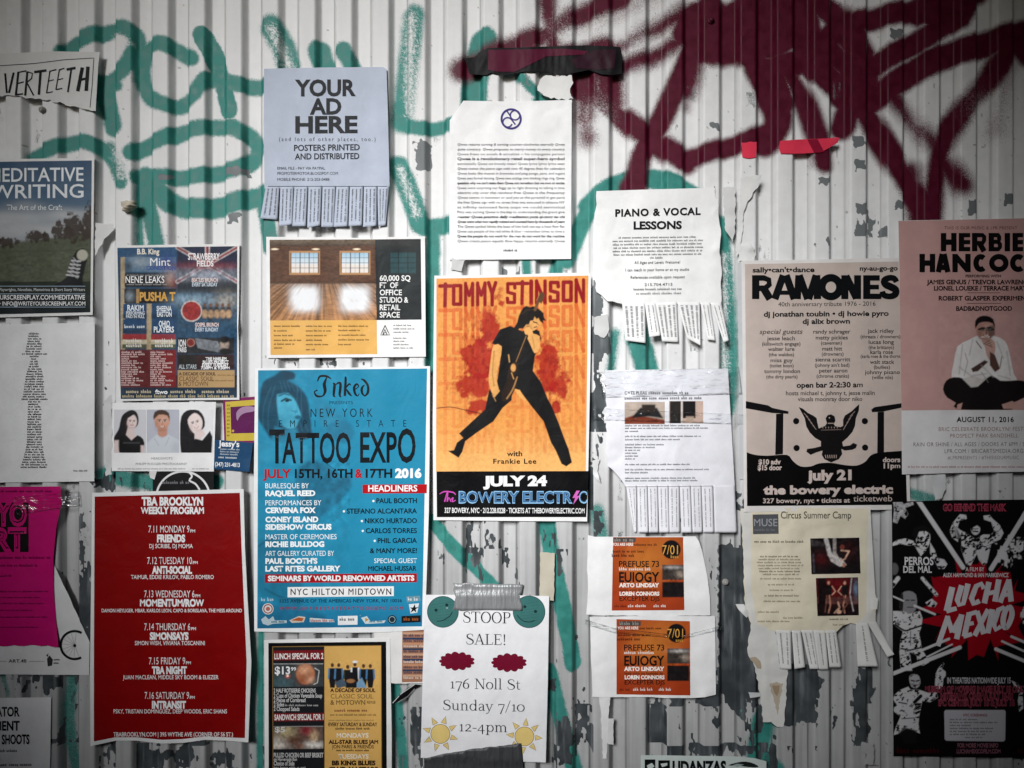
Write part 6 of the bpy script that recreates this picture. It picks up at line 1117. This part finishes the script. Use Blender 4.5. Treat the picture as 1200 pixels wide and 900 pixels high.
for q, r in (((1178, 650), 9), ((1192, 640), 8), ((1216, 630), 10), ((1222, 700), 12), ((1200, 720), 5), ((1215, 770), 10), ((1225, 820), 12)):
    n = fbm(p.X / 4, p.Y / 5, int(q[0]), 2); e = np.hypot((p.X - q[0]) / r, (p.Y - q[1]) / (r * 1.5)); p.mix(np.clip((1.1 - e + (n - .55) * 2.2) * 4, 0, 1), WH)
wm_ = p.c.min(1) > .35
n_ = fbm(p.X / 3.2 + p.Y / 9, p.Y / 2.6, 88, 3); n2_ = fbm(p.X / 9, p.Y / 9, 89, 2)
p.mix(np.clip((n_ + .45 * n2_ - .80) * 9, 0, 1) * wm_, '#0d0c0d'); bands()
p.fill([(1106.5, 834), (1108, 832), (1177, 832), (1178.5, 834), (1178, 867), (1176, 869), (1109, 868), (1107, 866)], '#c4c2c8', .8); s.pic(p, 1, 'printed_artwork')
s.text('PERROS', 1060, 1094, 662, 9, '#dcdadc', .03); s.text('DEL MAL', 1058.5, 1092, 671, 7.6, '#dcdadc', .03)
s.text('GO BEHIND THE MASK', 1105, 1179.5, 598.5, 7.6, '#b3465a', .06, part='tagline', z=3, slope=0); s.text('GO BEHIND THE MASK', 1105.6, 1179, 598.1, 6.6, '#3a0c16', -.005, part='tagline', z=4, slope=0)
s.text('A FILM BY', 1131.5, 1153.5, 669.3, 4.6, '#d6d4d6', .02); s.text('ALEX HAMMOND & IAN MARKIEWICZ', 1105, 1182, 676.2, 4.6, '#d6d4d6', .03)
LM = '#d9d6da'
for pts in ([(1116, 688, 7), (1109.5, 716, 7.5)], [(1109, 716, 6), (1121, 713, 5)], [(1127, 686, 6.5), (1122, 703, 6.5), (1124, 709, 5.5), (1129, 707, 5.5), (1134.5, 684, 6.5)], [(1153, 690, 5.5), (1150, 684, 5.5), (1144, 687, 6), (1138.5, 701, 6.5), (1141, 708, 5.5), (1148, 704, 5.5)],
            [(1159, 682, 6.5), (1153.5, 707, 6.5)], [(1170.5, 679, 6.5), (1166, 705, 6.5)], [(1156, 696, 5), (1168, 693, 5)], [(1182, 679, 5), (1172, 706, 6)], [(1182, 679, 6), (1185, 705, 6.5)], [(1175, 698, 4.5), (1184, 696, 4.5)]): s.stroke(pts, c=LM, part='headline', z=3)
for pts in ([(1111, 722, 6), (1099, 757, 6)], [(1110, 722, 5), (1116, 741, 6)], [(1126, 722, 5), (1116, 741, 6)], [(1127, 720, 6.5), (1121, 749, 6.5)], [(1136, 718, 6.5), (1130, 746, 6.5)], [(1135, 720, 5), (1145, 717, 5)], [(1133, 732, 4.5), (1141, 730, 4.5)], [(1129, 746, 5), (1139, 743, 5)],
            [(1145, 716, 5.5), (1153, 743, 6.5)], [(1158, 714, 5.5), (1142, 745, 6)], [(1163, 714, 6.5), (1157.5, 742, 6.5)], [(1178, 717, 5), (1175.5, 712, 5.5), (1170, 715, 6), (1164.5, 731, 6.5), (1167, 738, 5.5), (1173, 734, 5)]): s.stroke(pts, c=LM, part='headline#2', z=3)
pts = [(1181 + 5 * math.cos(a) + 1.8 * -math.sin(a) * .4 + 2.5 * -math.sin(a) * .3, 723.5 + 12 * math.sin(a), 6) for a in [6.2832 * k / 18 for k in range(18)]]
s.stroke([(1183, 711, 5.5), (1178, 716, 6.2), (1175.5, 728, 6.4), (1177.5, 736, 5.5), (1182, 732, 6), (1186, 720, 6.4), (1184.5, 712, 5.5), (1182.5, 711, 5)], c=LM, part='headline#2', z=3, sm=3)
s.text('IN THEATERS NATIONWIDE JULY 15', 1110, 1184.5, 800.6, 6.4, '#bdbbbf', .04)
for t, x0, x1, y in (('MUSEUM OF MOVING IMAGE JULY 15 ONLY', 1084, 1204, 811), ('NITEHAWK CINEMA JULY 15-21', 1102, 1187, 819), ('IFC CENTER JULY 15 & JULY 16', 1099.5, 1189.5, 827)): s.text(t, x0, x1, y, 6.6, '#a64a5e', .075, z=3); s.text(t, x0 + .4, x1 - .4, y - .4, 5.6, '#2a0a12', -.005, z=5)
s.text('NYC SCREENINGS', 1129, 1157, 839.5, 3, '#8a2030', .02); s.lines(1113, 1172, (844, 847.5, 851, 854.5, 858, 861.5), 2.4, '#33333a', (.6, .95, .45, .88, .85, .7)); s.squig(1131, 1153, 865, 2.2, '#33333a')
s.text('FOR MORE MOVIE INFO', 1122, 1170, 876, 4.8, '#8a5a66', .05); s.text('LUCHAMEXICOFILM.COM', 1121, 1172.5, 882.8, 4.8, '#8a5a66', .05); s.squig(1051, 1103, 882.5, 6.5, '#4a0b14'); s.squig(1193, 1236, 882.5, 6.5, '#4a0b14'); s.done()

# ---- stoop sale sheet: serif lettering drawn stroke by stroke
def ell_pts(cx, cy, rx, ry, thin, thick, n=20): return [(cx + rx * math.cos(6.2832 * k / n), cy + ry * math.sin(6.2832 * k / n), thin + (thick - thin) * abs(math.cos(6.2832 * k / n))) for k in range(n)]
h_ = .045
SER = {
 'S': (.66, [([(.56, .76, .05), (.5, .93, .05), (.34, .985, .05), (.16, .9, .08), (.12, .75, .11), (.2, .61, .12), (.38, .5, .13), (.54, .38, .12), (.57, .2, .10), (.47, .05, .06), (.3, .01, .05), (.13, .06, .05), (.07, .25, .05)], 1)]),
 'T': (.74, [([(.36, 0, .11), (.36, 1, .11)], 0), ([(.03, .975, .05), (.69, .975, .05)], 0), ([(.04, .97, h_), (.03, .78, h_)], 0), ([(.68, .97, h_), (.69, .78, h_)], 0), ([(.22, .02, h_), (.5, .02, h_)], 0)]),
 'O': (.84, [(ell_pts(.41, .5, .34, .49, .045, .115), 2)]),
 'P': (.68, [([(.17, 0, .11), (.17, 1, .11)], 0), ([(.17, .97, .05), (.42, .97, .05), (.56, .88, .09), (.58, .74, .11), (.53, .58, .09), (.38, .49, .05), (.17, .49, .05)], 1), ([(.03, .02, h_), (.32, .02, h_)], 0), ([(.03, .98, h_), (.18, .98, h_)], 0)]),
 'A': (.8, [([(.38, 1, .05), (.1, 0, .05)], 0), ([(.38, 1, .1), (.66, 0, .12)], 0), ([(.19, .33, .05), (.55, .33, .05)], 0), ([(.0, .02, h_), (.22, .02, h_)], 0), ([(.52, .02, h_), (.8, .02, h_)], 0)]),
 'L': (.64, [([(.17, 0, .11), (.17, 1, .11)], 0), ([(.17, .03, .05), (.57, .03, .05)], 0), ([(.57, .03, h_), (.6, .25, h_)], 0), ([(.03, .98, h_), (.32, .98, h_)], 0), ([(.03, .02, h_), (.2, .02, h_)], 0)]),
 'E': (.68, [([(.17, 0, .11), (.17, 1, .11)], 0), ([(.04, .975, .05), (.57, .975, .05)], 0), ([(.17, .52, .05), (.44, .52, .05)], 0), ([(.04, .025, .05), (.58, .025, .05)], 0), ([(.57, .97, h_), (.58, .79, h_)], 0), ([(.44, .62, h_), (.44, .42, h_)], 0), ([(.58, .03, h_), (.6, .22, h_)], 0)]),
 '!': (.3, [([(.15, 1, .12), (.15, .28, .05)], 0), (ell_pts(.15, .06, .035, .035, .07, .07, 8), 2)]),
 '1': (.42, [([(.22, 0, .1), (.22, .68, .1)], 0), ([(.08, .58, .05), (.22, .67, .05)], 0), ([(.08, .02, h_), (.36, .02, h_)], 0)]),
 '7': (.54, [([(.05, .65, .07), (.5, .65, .07)], 0), ([(.49, .65, .06), (.2, -.28, .1)], 0), ([(.06, .65, .04), (.05, .5, .04)], 0)]),
 '6': (.6, [([(.5, .98, .04), (.28, .84, .07), (.13, .6, .1), (.09, .3, .11), (.17, .08, .08), (.3, .01, .05), (.44, .1, .09), (.49, .3, .11), (.42, .5, .08), (.3, .57, .05), (.14, .46, .05)], 1)]),
 'N': (.86, [([(.15, 0, .05), (.15, 1, .05)], 0), ([(.7, 0, .05), (.7, 1, .05)], 0), ([(.15, 1, .11), (.7, 0, .11)], 0), ([(.02, .02, h_), (.28, .02, h_)], 0), ([(.02, .98, h_), (.16, .98, h_)], 0), ([(.57, .98, h_), (.84, .98, h_)], 0)]),
 'o': (.6, [(ell_pts(.3, .34, .235, .33, .04, .105), 2)]), '0': (.64, [(ell_pts(.31, .34, .255, .33, .04, .105), 2)]),
 'l': (.34, [([(.17, 0, .1), (.17, 1.06, .1)], 0), ([(.04, .02, h_), (.3, .02, h_)], 0), ([(.05, 1.04, h_), (.18, 1.05, h_)], 0)]),
 't': (.42, [([(.17, .88, .05), (.17, .16, .1), (.21, .03, .07), (.38, .06, .04)], 0), ([(.03, .64, h_), (.36, .64, h_)], 0)]),
 'u': (.66, [([(.14, .66, .1), (.14, .2, .1), (.22, .03, .07), (.34, .04, .05), (.47, .16, .04)], 0), ([(.49, .66, .1), (.49, 0, .1)], 0), ([(.02, .65, h_), (.15, .65, h_)], 0), ([(.38, .65, h_), (.5, .65, h_)], 0), ([(.49, .02, h_), (.6, .02, h_)], 0)]),
 'n': (.68, [([(.15, 0, .1), (.15, .66, .1)], 0), ([(.16, .5, .04), (.3, .65, .06), (.42, .64, .08), (.5, .5, .1), (.5, 0, .1)], 0), ([(.03, .02, h_), (.28, .02, h_)], 0), ([(.38, .02, h_), (.63, .02, h_)], 0), ([(.03, .64, h_), (.16, .65, h_)], 0)]),
 'd': (.66, [(ell_pts(.29, .33, .215, .32, .04, .1), 2), ([(.5, 0, .1), (.5, 1.06, .1)], 0), ([(.39, 1.04, h_), (.5, 1.05, h_)], 0), ([(.5, .02, h_), (.61, .02, h_)], 0)]),
 'a': (.56, [([(.09, .52, .07), (.16, .64, .05), (.28, .66, .05), (.39, .58, .09), (.41, .4, .1), (.41, .1, .1), (.46, .02, .05), (.54, .06, .04)], 1), ([(.4, .4, .04), (.2, .34, .07), (.1, .2, .1), (.14, .05, .07), (.26, .02, .05), (.4, .14, .04)], 1)]),
 'y': (.6, [([(.1, .66, .1), (.3, .0, .08)], 0), ([(.52, .66, .05), (.3, 0, .05), (.2, -.22, .05), (.06, -.26, .07)], 0), ([(.0, .65, h_), (.22, .65, h_)], 0), ([(.42, .65, h_), (.6, .65, h_)], 0)]),
 '/': (.46, [([(.04, -.15, .05), (.4, 1.05, .05)], 0)]), '-': (.36, [([(.04, .31, .06), (.31, .31, .06)], 0)]),
 '2': (.56, [([(.08, .5, .06), (.14, .63, .05), (.26, .68, .05), (.4, .6, .1), (.4, .44, .1), (.28, .26, .07), (.06, .03, .05)], 1), ([(.05, .04, .08), (.5, .04, .08)], 0)]),
 '4': (.6, [([(.39, .68, .05), (.05, .12, .05)], 0), ([(.04, .1, .06), (.56, .1, .06)], 0), ([(.39, .68, .1), (.39, -.24, .1)], 0)]),
 'p': (.66, [([(.16, -.3, .1), (.16, .66, .1)], 0), (ell_pts(.36, .33, .21, .32, .04, .1), 2), ([(.03, .64, h_), (.16, .65, h_)], 0), ([(.03, -.29, h_), (.29, -.29, h_)], 0)]),
 'm': (1.0, [([(.15, 0, .1), (.15, .66, .1)], 0), ([(.16, .5, .04), (.28, .65, .06), (.38, .64, .08), (.47, .5, .1), (.47, 0, .1)], 0), ([(.48, .5, .04), (.6, .65, .06), (.7, .64, .08), (.8, .5, .1), (.8, 0, .1)], 0), ([(.03, .02, h_), (.27, .02, h_)], 0), ([(.36, .02, h_), (.58, .02, h_)], 0), ([(.7, .02, h_), (.93, .02, h_)], 0), ([(.03, .64, h_), (.16, .65, h_)], 0)]),
}
def serif(s, t, x0, x1, y, cap, c, part=None, slope=0):
    tot = sum(SER[q][0] if q != ' ' else .34 for q in t); k = (x1 - x0) / (tot - .06); x = x0
    for q in t:
        if q == ' ': x += .34 * k; continue
        for pts, md in SER[q][1]:
            P = [(x + a * k, y - b * cap + slope * (x + a * k - s.cx), w * min(k, cap) * 1.05) for a, b, w in pts]; s.stroke(P, c=c, z=3, part=part, sm=3 if md == 1 else 0, closed=md == 2)
        x += SER[q][0] * k
s = Sheet('paper_sign', 'white stoop sale sheet with smiley faces, red blobs and two suns', 'sign', [(498, 697), (570, 697), (643.5, 698.5), (642, 800), (639.5, 893.5), (570, 891), (493, 888), (495, 800)], base=5.2, colour='#f1f1f3', seed=46, crumple=.3, wav=.8, curls=((639, 892, 36, 5), (494, 888, 30, 3)), creases=(((518, 740), (500, 800), 5, -.8), ((522, 720), (508, 770), 4, .7)))
SM = '#3d7370'
for cx, r in ((519, 18.5), (620, 19)):
    cy = 717; SN = 'smiley' if cx < 600 else 'smiley#2'; s.disc(cx, cy, r, SM, 1, SN); s.ring(cx, cy, r - .4, .8, '#24484a', 2, SN); s.disc(cx - 8 if cx < 600 else cx - 5, cy - 2 if cx < 600 else cy - 6, 1.9, '#16302f', 3, SN); s.disc(cx + 4.5 if cx < 600 else cx + 7.5, cy - 8 if cx < 600 else cy - .5, 1.9, '#16302f', 3, SN)
    for k in range(7): s.stroke([(cx - r * .7 + k, cy - 8 + k * 3.2), (cx + r * .6, cy - 12 + k * 3.6)], .5, '#356663', 1.6, SN)
s.stroke([(606, 721), (612, 727), (620, 729), (627, 727)], .9, '#16302f', 3, 'smiley#2', 3); s.stroke([(512, 728), (519, 727), (527, 722), (530, 717)], .9, '#16302f', 3, 'smiley', 3)
for x, y in ((535.5, 774.8), (596.5, 776.5)):
    s.poly([(x + (18.6 + 2.4 * abs(math.sin(6.5 * a))) * math.cos(a), y + (8.8 + 2.4 * abs(math.sin(6.5 * a))) * math.sin(a)) for a in [6.2832 * k / 130 for k in range(130)]], '#74092a', 1, 'red_blob' if x < 560 else 'red_blob#2')
for x, y, r0 in ((516, 860, .3), (614.5, 863, .1)):
    SU = 'sun_drawing' if x < 560 else 'sun_drawing#2'
    for k in range(8):
        a = r0 + 6.2832 * k / 8; b = (math.cos(a), math.sin(a)); q = (-b[1], b[0])
        tri = [(x + b[0] * 13 + q[0] * 3.2, y + b[1] * 13 + q[1] * 3.2), (x + b[0] * 21.5, y + b[1] * 21.5), (x + b[0] * 13 - q[0] * 3.2, y + b[1] * 13 - q[1] * 3.2)]
        s.poly(tri, '#e8cf86', 1, SU); s.stroke(tri + [tri[0]], .5, '#8c6a2a', 2, SU)
    s.disc(x, y, 11.4, '#e9cd80', 1, SU, ry=11); s.ring(x, y, 11.2, .6, '#8c6a2a', 2, SU)
for t, x0, x1, y, cap, sl in (('STOOP', 542, 598, 730, 13, .02), ('SALE!', 545.5, 592.5, 755.5, 12.5, .02), ('176 Noll St', 527, 609.5, 807.5, 12, .02), ('Sunday 7/10', 518.5, 614.5, 833, 12, .02), ('12-4pm', 537.5, 594.5, 857.5, 12, .02)): serif(s, t, x0, x1, y, cap, '#17171a', 'headline', sl)
s.tape([(531, 683), (613, 685), (611.5, 716), (530.5, 716)], duct_mat('#9a9c9d'), .9, 1.4, 'duct_tape', outline=ragged([(531, 683), (572, 684), (613, 685)], .6, 5, 2) + ragged([(613, 685), (609, 700), (612, 716)], 1.5, 4, 4)[1:] + [(570, 715)] + ragged([(540, 716), (530, 715), (534, 700), (531, 683)], 1.5, 4, 6)[:-1], label='silver grey duct tape along the top edge')
s.tape([(498, 884), (612, 870), (616, 912), (498, 912)], duct_mat('#4b4c4e', 'dark_tape', .5), .9, 1.0, 'duct_tape', outline=[(497, 889)] + ragged([(517, 884), (560, 877), (611, 871)], .6, 5, 3) + [(615, 912), (497, 912)], label='dark grey duct tape across the foot'); s.done()

# ---- restaurant lunch poster
s = Sheet('poster', 'restaurant poster with food photos on black beside a tan music column', 'poster', [(309.5, 750), (380, 748), (457, 747.5), (459, 860), (459, 960), (310, 960), (310, 850)], base=2.0, colour='#eeeeec', seed=47, wav=.8, rough=.4, curls=((309, 750, 20, 2),))
s.quad([(314.5, 753.5), (452.5, 752), (453.5, 956), (315, 956)], '#0e0e10', 1, 'black_border'); s.quad([(319, 757.5), (447, 756), (448, 956), (319.5, 956)], '#8a6a38', 1.6, 'black_border'); s.quad([(320, 758.5), (379.7, 757.8), (380, 956), (320.5, 956)], '#1e2023', 2.2, 'menu_column'); s.quad([(380.2, 757.5), (446.3, 756.8), (447, 956), (380.7, 956)], '#dcae62', 2.2, 'tan_column')
for y, t, b in ((762.5, 'LUNCH SPECIAL FOR 2', 11.5), (836, 'SANDWICH SPECIAL FOR 1', 9.5)): s.quad([(320, y), (379.6, y - .7), (379.6, y + b - .7), (320, y + b)], '#7c1a20', 3, 'menu_banner' if y < 800 else 'menu_banner#2'); s.text(t, 321.5, 379, y + b - 2.2, 6.4, '#eeeae6', .03, 5, slope=-.01)
p = Pic([(320.5, 777.5), (379, 777), (379, 804.5), (320.5, 805)], .6, '#3a3f42'); p.rect(320, 777, 379, 778.5, '#9a9a98').glow(330, 800, 14, 8, '#4d6a70', .8).ell(358, 790, 11, 12, '#b5714e', 2).glow(357, 785, 7, 6, '#dba583', .9).glow(354, 797, 6, 5, '#8c4a30', .7).glow(364, 797, 5, 4, '#e0b597', .6).ell(337, 792, 3, 3, '#b04a3a', 1.5).ell(337, 792, 1.4, 1.4, '#e4d9d0').line([(369, 783), (374, 786), (372, 800), (368, 802)], .9, '#d9d9d6', .8).noise(.35, 3, 3, 90); s.pic(p, 3, 'food_photo')
p = Pic([(320.5, 851), (379, 850.5), (379, 877.5), (320.5, 878)], .6, '#5a4a44'); p.glow(326, 872, 14, 8, '#d9d2c6', .9).glow(336, 858, 10, 7, '#c9b98c', .9).glow(360, 856, 8, 6, '#8c2230', .95).glow(345, 868, 12, 6, '#5a3220', .9).glow(368, 864, 5, 8, '#d3b48c', .9).glow(368, 873, 12, 4, '#e6e2da', .95).glow(352, 874, 5, 3, '#7a4a2c', .8).noise(.6, 2.6, 2.6, 91).rect(320, 850, 379, 851.5, '#9a9a98'); s.pic(p, 3, 'food_photo')
s.text('$13', 322, 340, 790, 8.6, W, .03, 6); s.text('99', 341, 347, 786, 4, W, .02, 6); s.text('$5', 322, 334, 858, 6, '#d9d9d9', .02, 6)
for t, x1, y, c in (('2 HALF ROTISSERIE CHICKENS', 370, 811.5, 4.6), ('2 Cups of Chicken Vegetable Soup', 377.5, 817.5, 4.8), ('2 Pieces of Cornbread', 358, 822.7, 4.6), ('2 Sides', 333, 827.8, 4.6), ('2 Chopped Salads', 351, 833, 4.6), ('PULLED CHICKEN OR BEEF BRISKET', 379, 887.5, 5.2), ('on Homemade Bun', 348, 891.5, 3.6), ('Choice of Side', 345, 897, 5)): s.text(t, 320.8, x1, y, c, '#d6d6d4', .02, 5)
s.squig(334, 373, 827.5, 2.6, '#c9c9c7', 5); s.squig(321, 362, 900.5, 2.6, '#c9c9c7', 5)
p = Pic(((384, 774), (444, 807)), .6, '#dcae62')
for x, h, cb in ((389.5, 779, '#5a86ac'), (397, 779, '#4f7ea8'), (407.5, 781, '#3a4234'), (416, 778, '#e0e2e4'), (426, 780, '#4a78a2'), (434, 780, '#4a7aa6')):
    p.ell(x, h + .5, 1.9, 2.4, '#5a3a2a', .8).fill([(x - 4, h + 4), (x + 4, h + 4), (x + 4.6, 793), (x + 2.6, 806), (x - 2.6, 806), (x - 4.4, 793)], '#17181c', .9).line([(x - 4, h + 5), (x - 4.6, 795)], 2, cb, 1).line([(x + 4, h + 5), (x + 4.6, 795)], 2, cb, 1)
p.fill([(392, 800), (402, 795), (408, 804), (396, 806)], '#4a5a6a', 1).fill([(404, 786), (414, 788), (416, 806), (406, 806)], '#1a1a1c', 1).ell(411, 798, 5, 2.4, '#a07048', 1).fill([(418, 800), (424, 794), (430, 806), (418, 806)], '#7aa0bf', 1).ell(416, 775.6, 3, 1.4, '#eceef0', .8).noise(.15, 2, 2, 92); s.pic(p, 3, 'band_photo')
for t, x0, x1, y, c, col, b in (('A DECADE OF SOUL', 387, 440, 811, 4.2, '#3a1814', .03), ('CLASSIC SOUL', 387.5, 437.5, 818.5, 5.2, '#80683a', .0), ('& MOTOWN', 387, 428, 825.8, 5.4, '#80683a', .02), ('REVUE', 430, 440, 824.5, 3, '#80683a', .02), ('EVERY SATURDAY & SUNDAY', 385, 442, 851, 4.2, '#3a2a18', .02), ('MONDAYS', 394.5, 432, 864.3, 5, '#f0e6d0', .03), ('ALL-STAR BLUES JAM', 385, 443, 871.6, 4.4, '#3a1c14', .04),
   ('JON PARIS & FRIENDS', 389, 438, 877, 4, '#3a2a18', .01), ('TUESDAYS', 396.5, 432, 889, 5, '#f0e6d0', .03), ('BB KING BLUES', 389, 440, 896.6, 5, '#22140e', .05), ('CLUB ALLSTARS', 385, 443, 904, 5, '#22140e', .05)): s.text(t, x0, x1, y, c, col, b, 5)
s.squig(392, 434, 834, 3.6, '#7a2a20', 5); s.squig(387, 441, 838.6, 2.2, '#6a5428', 5); s.squig(385, 442, 845, 2.4, '#a68a50', 5); s.squig(393, 434, 855, 3, '#3a2a18', 5); s.squig(394, 433, 880.3, 2.6, '#3a2a18', 5); s.done()
# ---- half hidden flyer between
s = Sheet('flyer', 'white flyer with a brown lined panel, half hidden behind the stoop sale sheet', 'flyer', [(438, 736), (506, 736), (506, 800)] + ragged([(506, 800), (470, 801), (456, 800), (440, 801), (438, 736)], .6, 5, 3)[1:-1], base=.9, colour='#e9e7e4', seed=48, wav=.8)
s.quad([(471.5, 738), (502, 738), (502, 799), (471, 799.5)], '#a5745a', 1, 'brown_panel')
for i in range(9): s.quad([(472, 741 + i * 6.2), (502, 741 + i * 6.2), (502, 743.4 + i * 6.2), (472, 743.4 + i * 6.2)], ('#c9a084', '#2c3d5e', '#c48f6e', '#33415a')[i % 4], 2, 'brown_panel'); s.squig(473, 500, 746 + i * 6.2, 3.4, ('#1f3154', '#e6d9cc')[i % 3 == 2], 4)
s.done()
s = Sheet('plastic_scrap', 'curled strip of black and clear plastic wrap beside the stoop sale sheet', 'plastic scrap', [(459, 825), (466, 816), (478, 806), (486, 802), (494, 803), (484, 808), (476, 818), (466, 823)], base=5, colour='#121214', seed=49, wav=1.5, curls=((470, 815, 14, 4),), rough=.2)
s.stroke([(460, 824), (470, 813), (486, 802)], .9, '#c9c9c9', 3); s.stroke([(466, 823), (478, 816), (486, 807)], .7, '#9a9a9a', 3); s.done()

# ---- sticker at the foot
s = Sheet('sticker', 'pale mint sticker with heavy black lettering, cut by the bottom edge', 'sticker', [(751, 885), (770, 885), (800, 885.5), (840, 886), (866, 886.5), (884, 888.5), (898, 892), (899, 960), (750, 960)], base=1.0, colour='#cfdad6', seed=50, wav=.3, rough=.4)
s.quad([(755.5, 890), (768, 890), (768, 906), (755.5, 906)], K, 2, 'printed_block'); s.quad([(771.5, 891), (785, 891), (785, 906), (771.5, 906)], K, 2, 'printed_block#2'); s.poly([(758, 897), (764, 894), (767, 898), (760, 904)], '#cfdad6', 3); s.poly([(774, 895), (782, 894), (782, 897), (776, 899)], '#cfdad6', 3)
s.text('UDANZAS', 788, 851, 906, 13.5, K, .05, part='headline'); s.poly(smooth_pts([(853, 897), (864, 893.5), (874, 892.5), (884, 895), (889, 899), (878, 899), (866, 897.5)], 2, True), '#1c2322', 2, 'printed_block#3'); s.poly([(858, 897), (864, 895), (872, 896), (864, 899)], '#9fb3ad', 3, 'printed_block#3'); s.done()

# ---- red tape
TP = 'strips of red tape on the graffiti'
s = Sheet('tape', 'short square of red tape under the maroon stroke, the smaller one', 'tape', ragged([(868.5, 167), (886.5, 166)], .5, 3, 2) + ragged([(886.5, 166), (886, 184), (878, 185.5), (870, 184), (868.5, 167)], .5, 4, 4)[1:-1], base=.9, colour='#e23c55', group=TP, seed=51, wav=.4, rough=.4, step=2); s.done()
s = Sheet('tape', 'long strip of red tape with pointed right end, maroon sprayed across it', 'tape', [(914, 165), (935, 163.5), (960, 162.5), (983.5, 161), (982, 167), (972, 173), (962, 178.5), (938, 180), (915, 180), (912.5, 173)], base=1.6, colour='#e23c55', group=TP, seed=52, wav=1.0, rough=.4, step=2, curls=((983, 162, 16, 5),)); s.poly([(946, 163.5), (958, 162.8), (966, 178), (954, 179)], '#8c1532', 1, 'sprayed_patch', 0, 3); s.done()

# ---- torn scraps of old paper left on the wall
def scrap(label, pts, col='#e2e2e0', base=1.4, seed=1, amp=1.1, **k):
    s = Sheet('paper_scrap', label, 'paper scrap', ragged(pts + [pts[0]], amp, 3.5, seed)[:-1], base=base, colour=col, seed=seed, wav=k.pop('wav', 1.2), crumple=.9, step=2.5, **k); s.done()
scrap('white torn scrap beside the grassy field poster, its lower edge curved', [(112, 261), (134, 263), (133, 270), (122, 280), (114, 296), (111, 300)], seed=61)
scrap('white torn scrap hanging like a pennant below the small red tape', [(868, 208), (893, 204), (888, 220), (876, 236), (871, 252), (868, 296), (862, 300), (866, 250)], seed=62, curls=((892, 205, 20, 6),))
scrap('narrow white peeling strip right beside the piano lesson flyer', [(847, 220), (861, 218), (862, 262), (859, 285), (850, 270)], '#d9d9d8', .7, 63)
scrap('curled white scrap just above the tan tribute poster', [(867, 290), (880, 284), (886, 298), (884, 306), (866, 306)], seed=64, curls=((880, 290, 14, 5),))
scrap('beige rectangular scrap above the right sun of the stoop sale sheet', [(633, 647), (650, 648), (649, 704), (632, 703)], '#c8c0ae', .8, 65, .5)
scrap('long white dangling strip under the lower orange handbill', [(702, 815), (715, 815), (713, 850), (711, 889), (706, 889), (705, 850)], '#e6e6e5', .9, 66, .8)
scrap('tiny white label with a red mark, low on the wall', [(713, 842), (719, 842), (719, 873), (712, 872)], '#dcdada', .8, 67, .4)
scrap('small white label remnant low on the wall near the black film poster', [(1010, 869), (1024, 871), (1024, 896), (1012, 897), (1016, 884), (1009, 880)], '#b9bab9', .8, 68)
scrap('crumpled silver white scrap below the pink jazz poster', [(1091, 557), (1108, 556), (1109, 572), (1104, 584), (1096, 586), (1092, 570)], '#d6d8d8', 1.4, 69, 1, wav=3)
scrap('long white peeling strip left of the three portraits card', [(121, 470), (131, 462), (131, 556), (124, 558), (122, 520)], '#d0d0d0', .7, 70)
scrap('white scrap folded under the three portraits card', [(175, 552), (184, 552), (181, 562), (176, 560)], '#e2e0de', 1.4, 71, .5)
scrap('torn white scrap next to the black foot of the guitarist poster', [(694, 540), (703, 538), (700, 552), (704, 566), (699, 562), (695, 556)], '#dcdcdc', 1.2, 72, .6, curls=((702, 560, 10, 5),))
scrap('white scrap with a black patch left of the piano strips', [(696, 372), (712, 368), (714, 386), (708, 396), (697, 392)], '#cfcfce', .8, 73)
scrap('small rolled white paper stub left of the stained backing strip', [(877, 811), (891, 812), (891, 816), (879, 818)], '#cfd0d0', 1.6, 74, .3)
scrap('thin pale paper edge running down under the white ring emblem poster', [(530, 300), (545, 304), (541, 318), (528, 316)], '#cccccb', .7, 75)
scrap('crumpled white paper knob between the orange handbill and the yellowed flyer', [(862, 708), (872, 708), (878, 720), (875, 724), (866, 715)], '#dcdcda', 2.2, 76, .5, curls=((872, 716, 10, 5),))
# ---- putty knob stuck on the wall
bm = bmesh.new(); bmesh.ops.create_icosphere(bm, subdivisions=4, radius=1)
for v in bm.verts:
    c = v.co; k = 1 + .16 * math.sin(c.x * 3.1 + 1) * math.cos(c.z * 4.2) + .08 * math.sin(c.z * 9 + c.x * 7)
    v.co = Vector((c.x * .0135 * k, c.y * .011 * k, c.z * .0095 * k * (1.25 if c.z > 0 else .8) + .003 * abs(c.x)))
me = bpy.data.meshes.new('putty_lump'); bm.to_mesh(me); bm.free(); me.materials.append(ink('#c9bfac', .5, bump=.4))
for f_ in me.polygons: f_.use_smooth = True
o = bpy.data.objects.new('putty_lump', me); scene.collection.objects.link(o); w = to_world(152, 243, 6); o.location = tuple(float(v) for v in w); o.rotation_euler = (0, -.25, 0)
tag(o, 'lump of cream coloured putty stuck on the wall above the music club listing', 'putty')
bpy.data.objects.remove(_to); bpy.data.curves.remove(_tc)
